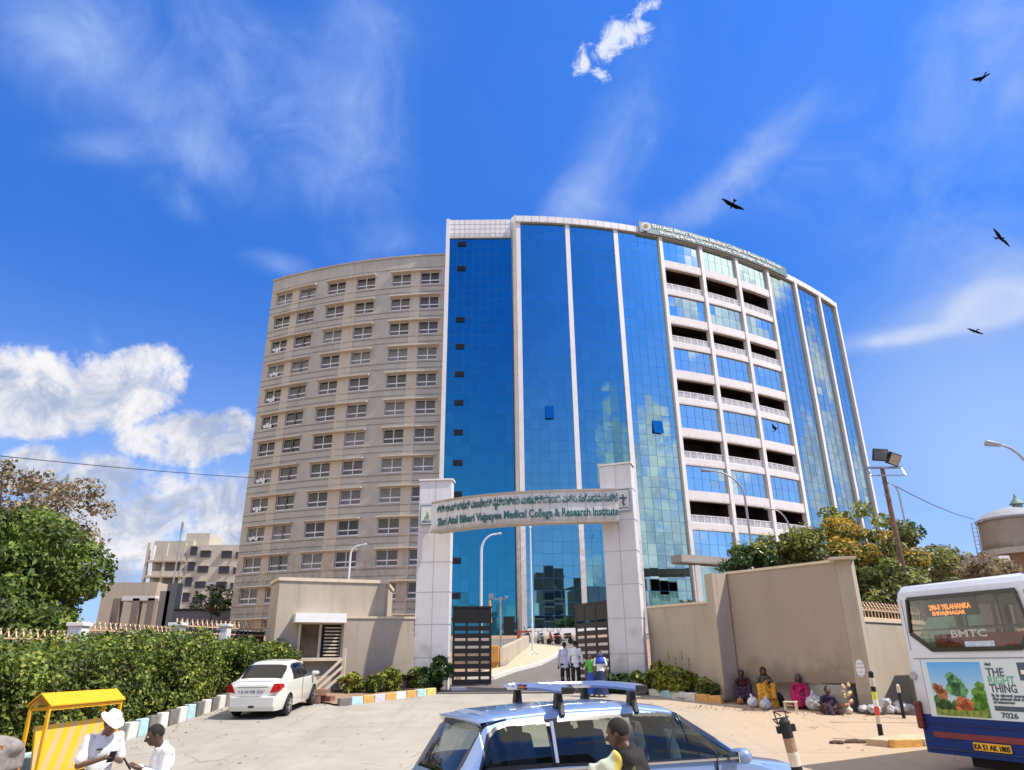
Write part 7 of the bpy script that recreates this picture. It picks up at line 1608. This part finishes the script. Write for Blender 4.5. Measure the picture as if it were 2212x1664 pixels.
nb_ = (at(1694, 1560, 7.3), at(1722, 1664, 7.3)); d_ = (nb_[0] - nb_[1]); tlt = math.atan2(d_.x, d_.z)
t = banded_post('marker_post', 'scuffed black and cream marker post with a bent wire top in the near foreground', (nb_[1].x - d_.x / d_.z * (nb_[1].z - .12), 7.3, .12), nb_[0].z - .12, .05, [(0, .70, CW), (.70, .745, FY), (.745, .79, BLACK), (.79, .86, CW), (.86, .93, mat('rust stained band', (.30, .19, .12), .7, var=.5, vscale=14)), (.93, 1.0, BLACK)], tilt=tlt)
hh_ = nb_[0].z - .12
c = MB(); c.box((0, 0, hh_ - .04), (.17, .05, .06)); c.build('clamp', BLACK, t)
c = MB()
for a, b in (((-.06, 0, hh_), (-.075, 0, hh_ + .12)), ((.04, 0, hh_), (.03, 0, hh_ + .11)), ((-.075, 0, hh_ + .12), (.03, 0, hh_ + .11)), ((-.09, .02, hh_ + .05), (.06, .02, hh_ + .055)), ((-.075, 0, hh_ + .12), (0, .05, hh_ + .07)), ((.03, 0, hh_ + .11), (.07, .03, hh_ + .08)), ((-.06, 0, hh_), (-.1, 0, hh_ + .06))): c.tube([a, b], .006, 6)
c.build('wire_top', mat('rusty wire', (.06, .035, .03), .7, .4, var=.3), t)
# yellow roofed road shelter
E0, E1 = at(107, 1529, 13.9), at(263, 1505, 16.2); sdir_ = Vector((E1.x - E0.x, E1.y - E0.y, 0)); sw_ = sdir_.length; ang = math.atan2(sdir_.y, sdir_.x); sb = thing('traffic_shelter', 'small yellow steel road shelter with a pitched roof in front of the hedge', 'shelter', (E0.x, E0.y, hz(14)), ang)
zt_ = (E0.z + E1.z) / 2 - hz(14); dp = .34
for x in (0, sw_):
    for y in (0, dp): m = MB(); m.box((x, y, zt_ / 2), (.05, .05, zt_)); m.build('post', YELLOW, sb)
m = MB(); rz_ = zt_ + .2
m.add([(-.06, -.06, zt_ + .0), (sw_ + .06, -.06, zt_ + .0), (sw_ + .06, dp * .5, rz_), (-.06, dp * .5, rz_), (-.06, -.06, zt_ - .02), (sw_ + .06, -.06, zt_ - .02), (sw_ + .06, dp * .5, rz_ - .02), (-.06, dp * .5, rz_ - .02)], [(0, 1, 2, 3), (7, 6, 5, 4), (0, 4, 5, 1), (1, 5, 6, 2), (3, 7, 4, 0)])
m.add([(-.06, dp + .06, zt_), (sw_ + .06, dp + .06, zt_), (sw_ + .06, dp * .5 + .002, rz_), (-.06, dp * .5 + .002, rz_), (-.06, dp + .06, zt_ - .02), (sw_ + .06, dp + .06, zt_ - .02), (sw_ + .06, dp * .5, rz_ - .02), (-.06, dp * .5, rz_ - .02)], [(3, 2, 1, 0), (4, 5, 6, 7), (1, 0, 4, 5), (2, 1, 5, 6), (0, 3, 7, 4)])
m.build('roof', YELLOW, sb)
m = MB(); m.add([(-.02, -.06, zt_), (-.02, dp + .06, zt_), (-.02, dp / 2, rz_ - .03), (-.04, -.06, zt_), (-.04, dp + .06, zt_), (-.04, dp / 2, rz_ - .03)], [(0, 1, 2), (5, 4, 3), (0, 3, 4, 1), (1, 4, 5, 2), (2, 5, 3, 0)]); m.build('gable', mat('shaded ochre sheet', (.42, .20, .02), .6, var=.2), sb)  # gable a darker copy of the yellow, shade put into the colour
m = MB()
for z in (zt_ - .07, .22): 
    for y in (0, dp): m.box((sw_ / 2, y, z), (sw_ - .05, .035, .045))
    for x in (0, sw_): m.box((x, dp / 2, z), (.035, dp - .05, .045))
m.build('rail', YELLOW, sb)
PNL = bpy.data.materials.new('striped sheet'); PNL.use_nodes = True; t = PNL.node_tree; b_ = t.nodes['Principled BSDF']; b_.inputs['Roughness'].default_value = .5; tcn = t.nodes.new('ShaderNodeTexCoord'); mp = t.nodes.new('ShaderNodeMapping'); mp.inputs['Rotation'].default_value = (0, R(-32), 0); t.links.new(tcn.outputs['Object'], mp.inputs[0]); sx_ = t.nodes.new('ShaderNodeSeparateXYZ'); t.links.new(mp.outputs[0], sx_.inputs[0]); mm = t.nodes.new('ShaderNodeMath'); mm.operation = 'PINGPONG'; t.links.new(sx_.outputs[0], mm.inputs[0]); mm.inputs[1].default_value = .17; cr = t.nodes.new('ShaderNodeValToRGB'); t.links.new(mm.outputs[0], cr.inputs[0]); cr.color_ramp.interpolation = 'CONSTANT'; cr.color_ramp.elements[0].color = (.80, .46, .02, 1); cr.color_ramp.elements[1].position = .09; cr.color_ramp.elements[1].color = (.62, .42, .20, 1); t.links.new(cr.outputs[0], b_.inputs['Base Color'])
m = MB(); m.box((sw_ / 2, dp * .55, zt_ * .45), (sw_ - .12, .02, zt_ * .60), rot=Matrix.Rotation(R(-8), 3, 'X')); m.build('striped_panel', PNL, sb)
m = MB(); m.box((sw_ / 2, dp / 2, .2), (sw_ - .06, dp - .06, .02)); m.build('floor_sheet', mat('dusty sheet', (.30, .22, .16), .8, var=.3), sb)
m = MB(); m.box((sw_ + .06, 0, zt_ * .32), (.14, .03, .05)); m.box((sw_ + .14, 0, zt_ * .36), (.10, .03, .10)); m.build('latch', YELLOW, sb)
# grey covered cart at the left edge
gc = thing('covered_cart', 'grey weathered tarpaulin covered cart cut by the left edge', 'cart', (-10.2 + .0, 14.6, hz(14.6))); q = at(10, 1600, 12.6); gc.location = (q.x - .22, 12.6, hz(12.6)); gc.scale = (.82, .82, .98)
tp_ = MB(); tp_.ball((0, 0, .93), (.62, .5, .20), 18, 10); tp_.box((0, 0, .75), (1.0, .8, .3)); solid(tp_, .03, [mat('dusty grey tarpaulin', (.24, .215, .20), .9, var=.35, vscale=5, bump=.5, bscale=9)], 'cover', gc, 5)
for k, (x, z, r, m) in enumerate(((-.1, .55, .2, mat('slate blue bundle', (.10, .13, .2), .9, var=.5, vscale=7)), (.25, .5, .2, mat('pale bundle', (.45, .42, .42), .9, var=.4, vscale=7)), (.0, .3, .25, mat('grey mauve bundle', (.3, .26, .28), .9, var=.4, vscale=7)))): b = MB(); b.ball((x, -.15, z), (r, r * .9, r), 14, 10); b.build('bundle', m, gc, smooth=True)
b = MB(); b.box((0, 0, .2), (1.0, .7, .08))
for x in (-.45, .45): b.box((x, -.3, .5), (.06, .06, 1.0)); b.box((x, .3, .5), (.06, .06, 1.0))
b.build('frame', mat('orange brown wood', (.38, .18, .09), .8, var=.3, vscale=7), gc)
for x in (-.52, .52): b = MB(); b.lathe([(.24, -.03), (.28, -.03), (.28, .03), (.24, .03)], (x, -.1, .28), 20, axis='x'); b.build('wheel', RUBBER, gc)
# ---- kites circling overhead
FE = mat('dark brown feathers', (.006, .005, .004), .95, var=.4, vscale=6, spec=.0)
def bird(px, py, Y, heading, bank, pitch, span, label, flap=.15):
    q = at(px, py, Y); m = MB(); s = span / 1.5
    m.cap((-.22 * s, 0, 0), (.16 * s, 0, 0), .035 * s, .055 * s, 10); m.ball((.24 * s, 0, .015 * s), (.05 * s, .04 * s, .04 * s), 8, 6); m.cap((.28 * s, 0, .01 * s), (.32 * s, 0, -.01 * s), .014 * s, .004 * s, 6)
    for sd in (-1, 1):
        o_ = [(.12, .03, 0), (.17, .28, flap * .5), (.10, .48, flap), (.02, .74, flap * 1.1), (-.04, .72, flap * 1.1), (-.05, .60, flap), (-.09, .56, flap), (-.08, .42, flap * .8), (-.12, .22, flap * .3), (-.12, .03, 0)]
        up_ = [(x * s, sd * y * s, (z + .012) * s) for x, y, z in o_]; dn = [(x * s, sd * y * s, (z - .012) * s) for x, y, z in o_]; n = len(o_)
        m.add(up_ + dn, [tuple(range(n)) if sd > 0 else tuple(range(n - 1, -1, -1)), tuple(range(2 * n - 1, n - 1, -1)) if sd > 0 else tuple(range(n, 2 * n))] + [(i, (i + 1) % n, n + (i + 1) % n, n + i) for i in range(n)])
    m.add([(-.18 * s, .03 * s, .01 * s), (-.46 * s, .13 * s, 0), (-.40 * s, 0, 0), (-.46 * s, -.13 * s, 0), (-.18 * s, -.03 * s, .01 * s), (-.3 * s, 0, -.02 * s)], [(0, 1, 2, 3, 4), (5, 1, 0), (5, 2, 1), (5, 3, 2), (5, 4, 3)])
    o = m.build('bird', FE, loc=q); o.rotation_euler = (R(bank), R(pitch), R(heading)); tag(o, label, 'bird')
bird(2122, 169, 38, 92, -24, 8, 1.75, 'dark kite gliding high in the upper right corner of the sky', .10)
bird(1582, 443, 42, 100, 34, 14, 1.8, 'dark kite flying just above the roof of the curved tower', .08)
bird(2161, 515, 40, 14, 74, -8, 1.8, 'dark kite banking steeply near the right edge of the sky', .06)
bird(2107, 716, 60, 95, 22, 0, 1.6, 'thin distant bird seen edge on before the white streak of cloud', .0)
bird(1676, 928, 50, 120, -60, 30, 1.1, 'dark kite against the glass band of the balcony bays', .3)
# world-space children keep their place under their thing
bpy.context.view_layer.update()
wrs = {o.name: o for o in WR}
for o in list(COL.objects):
    if o.parent is not None and o.parent.name in wrs:
        p = o.parent; Mx = Matrix.LocRotScale(p.location, p.rotation_euler, p.scale); o.matrix_parent_inverse = Mx.inverted()
for o in COL.objects:
    if 'category' in o and o.parent: del o['category']
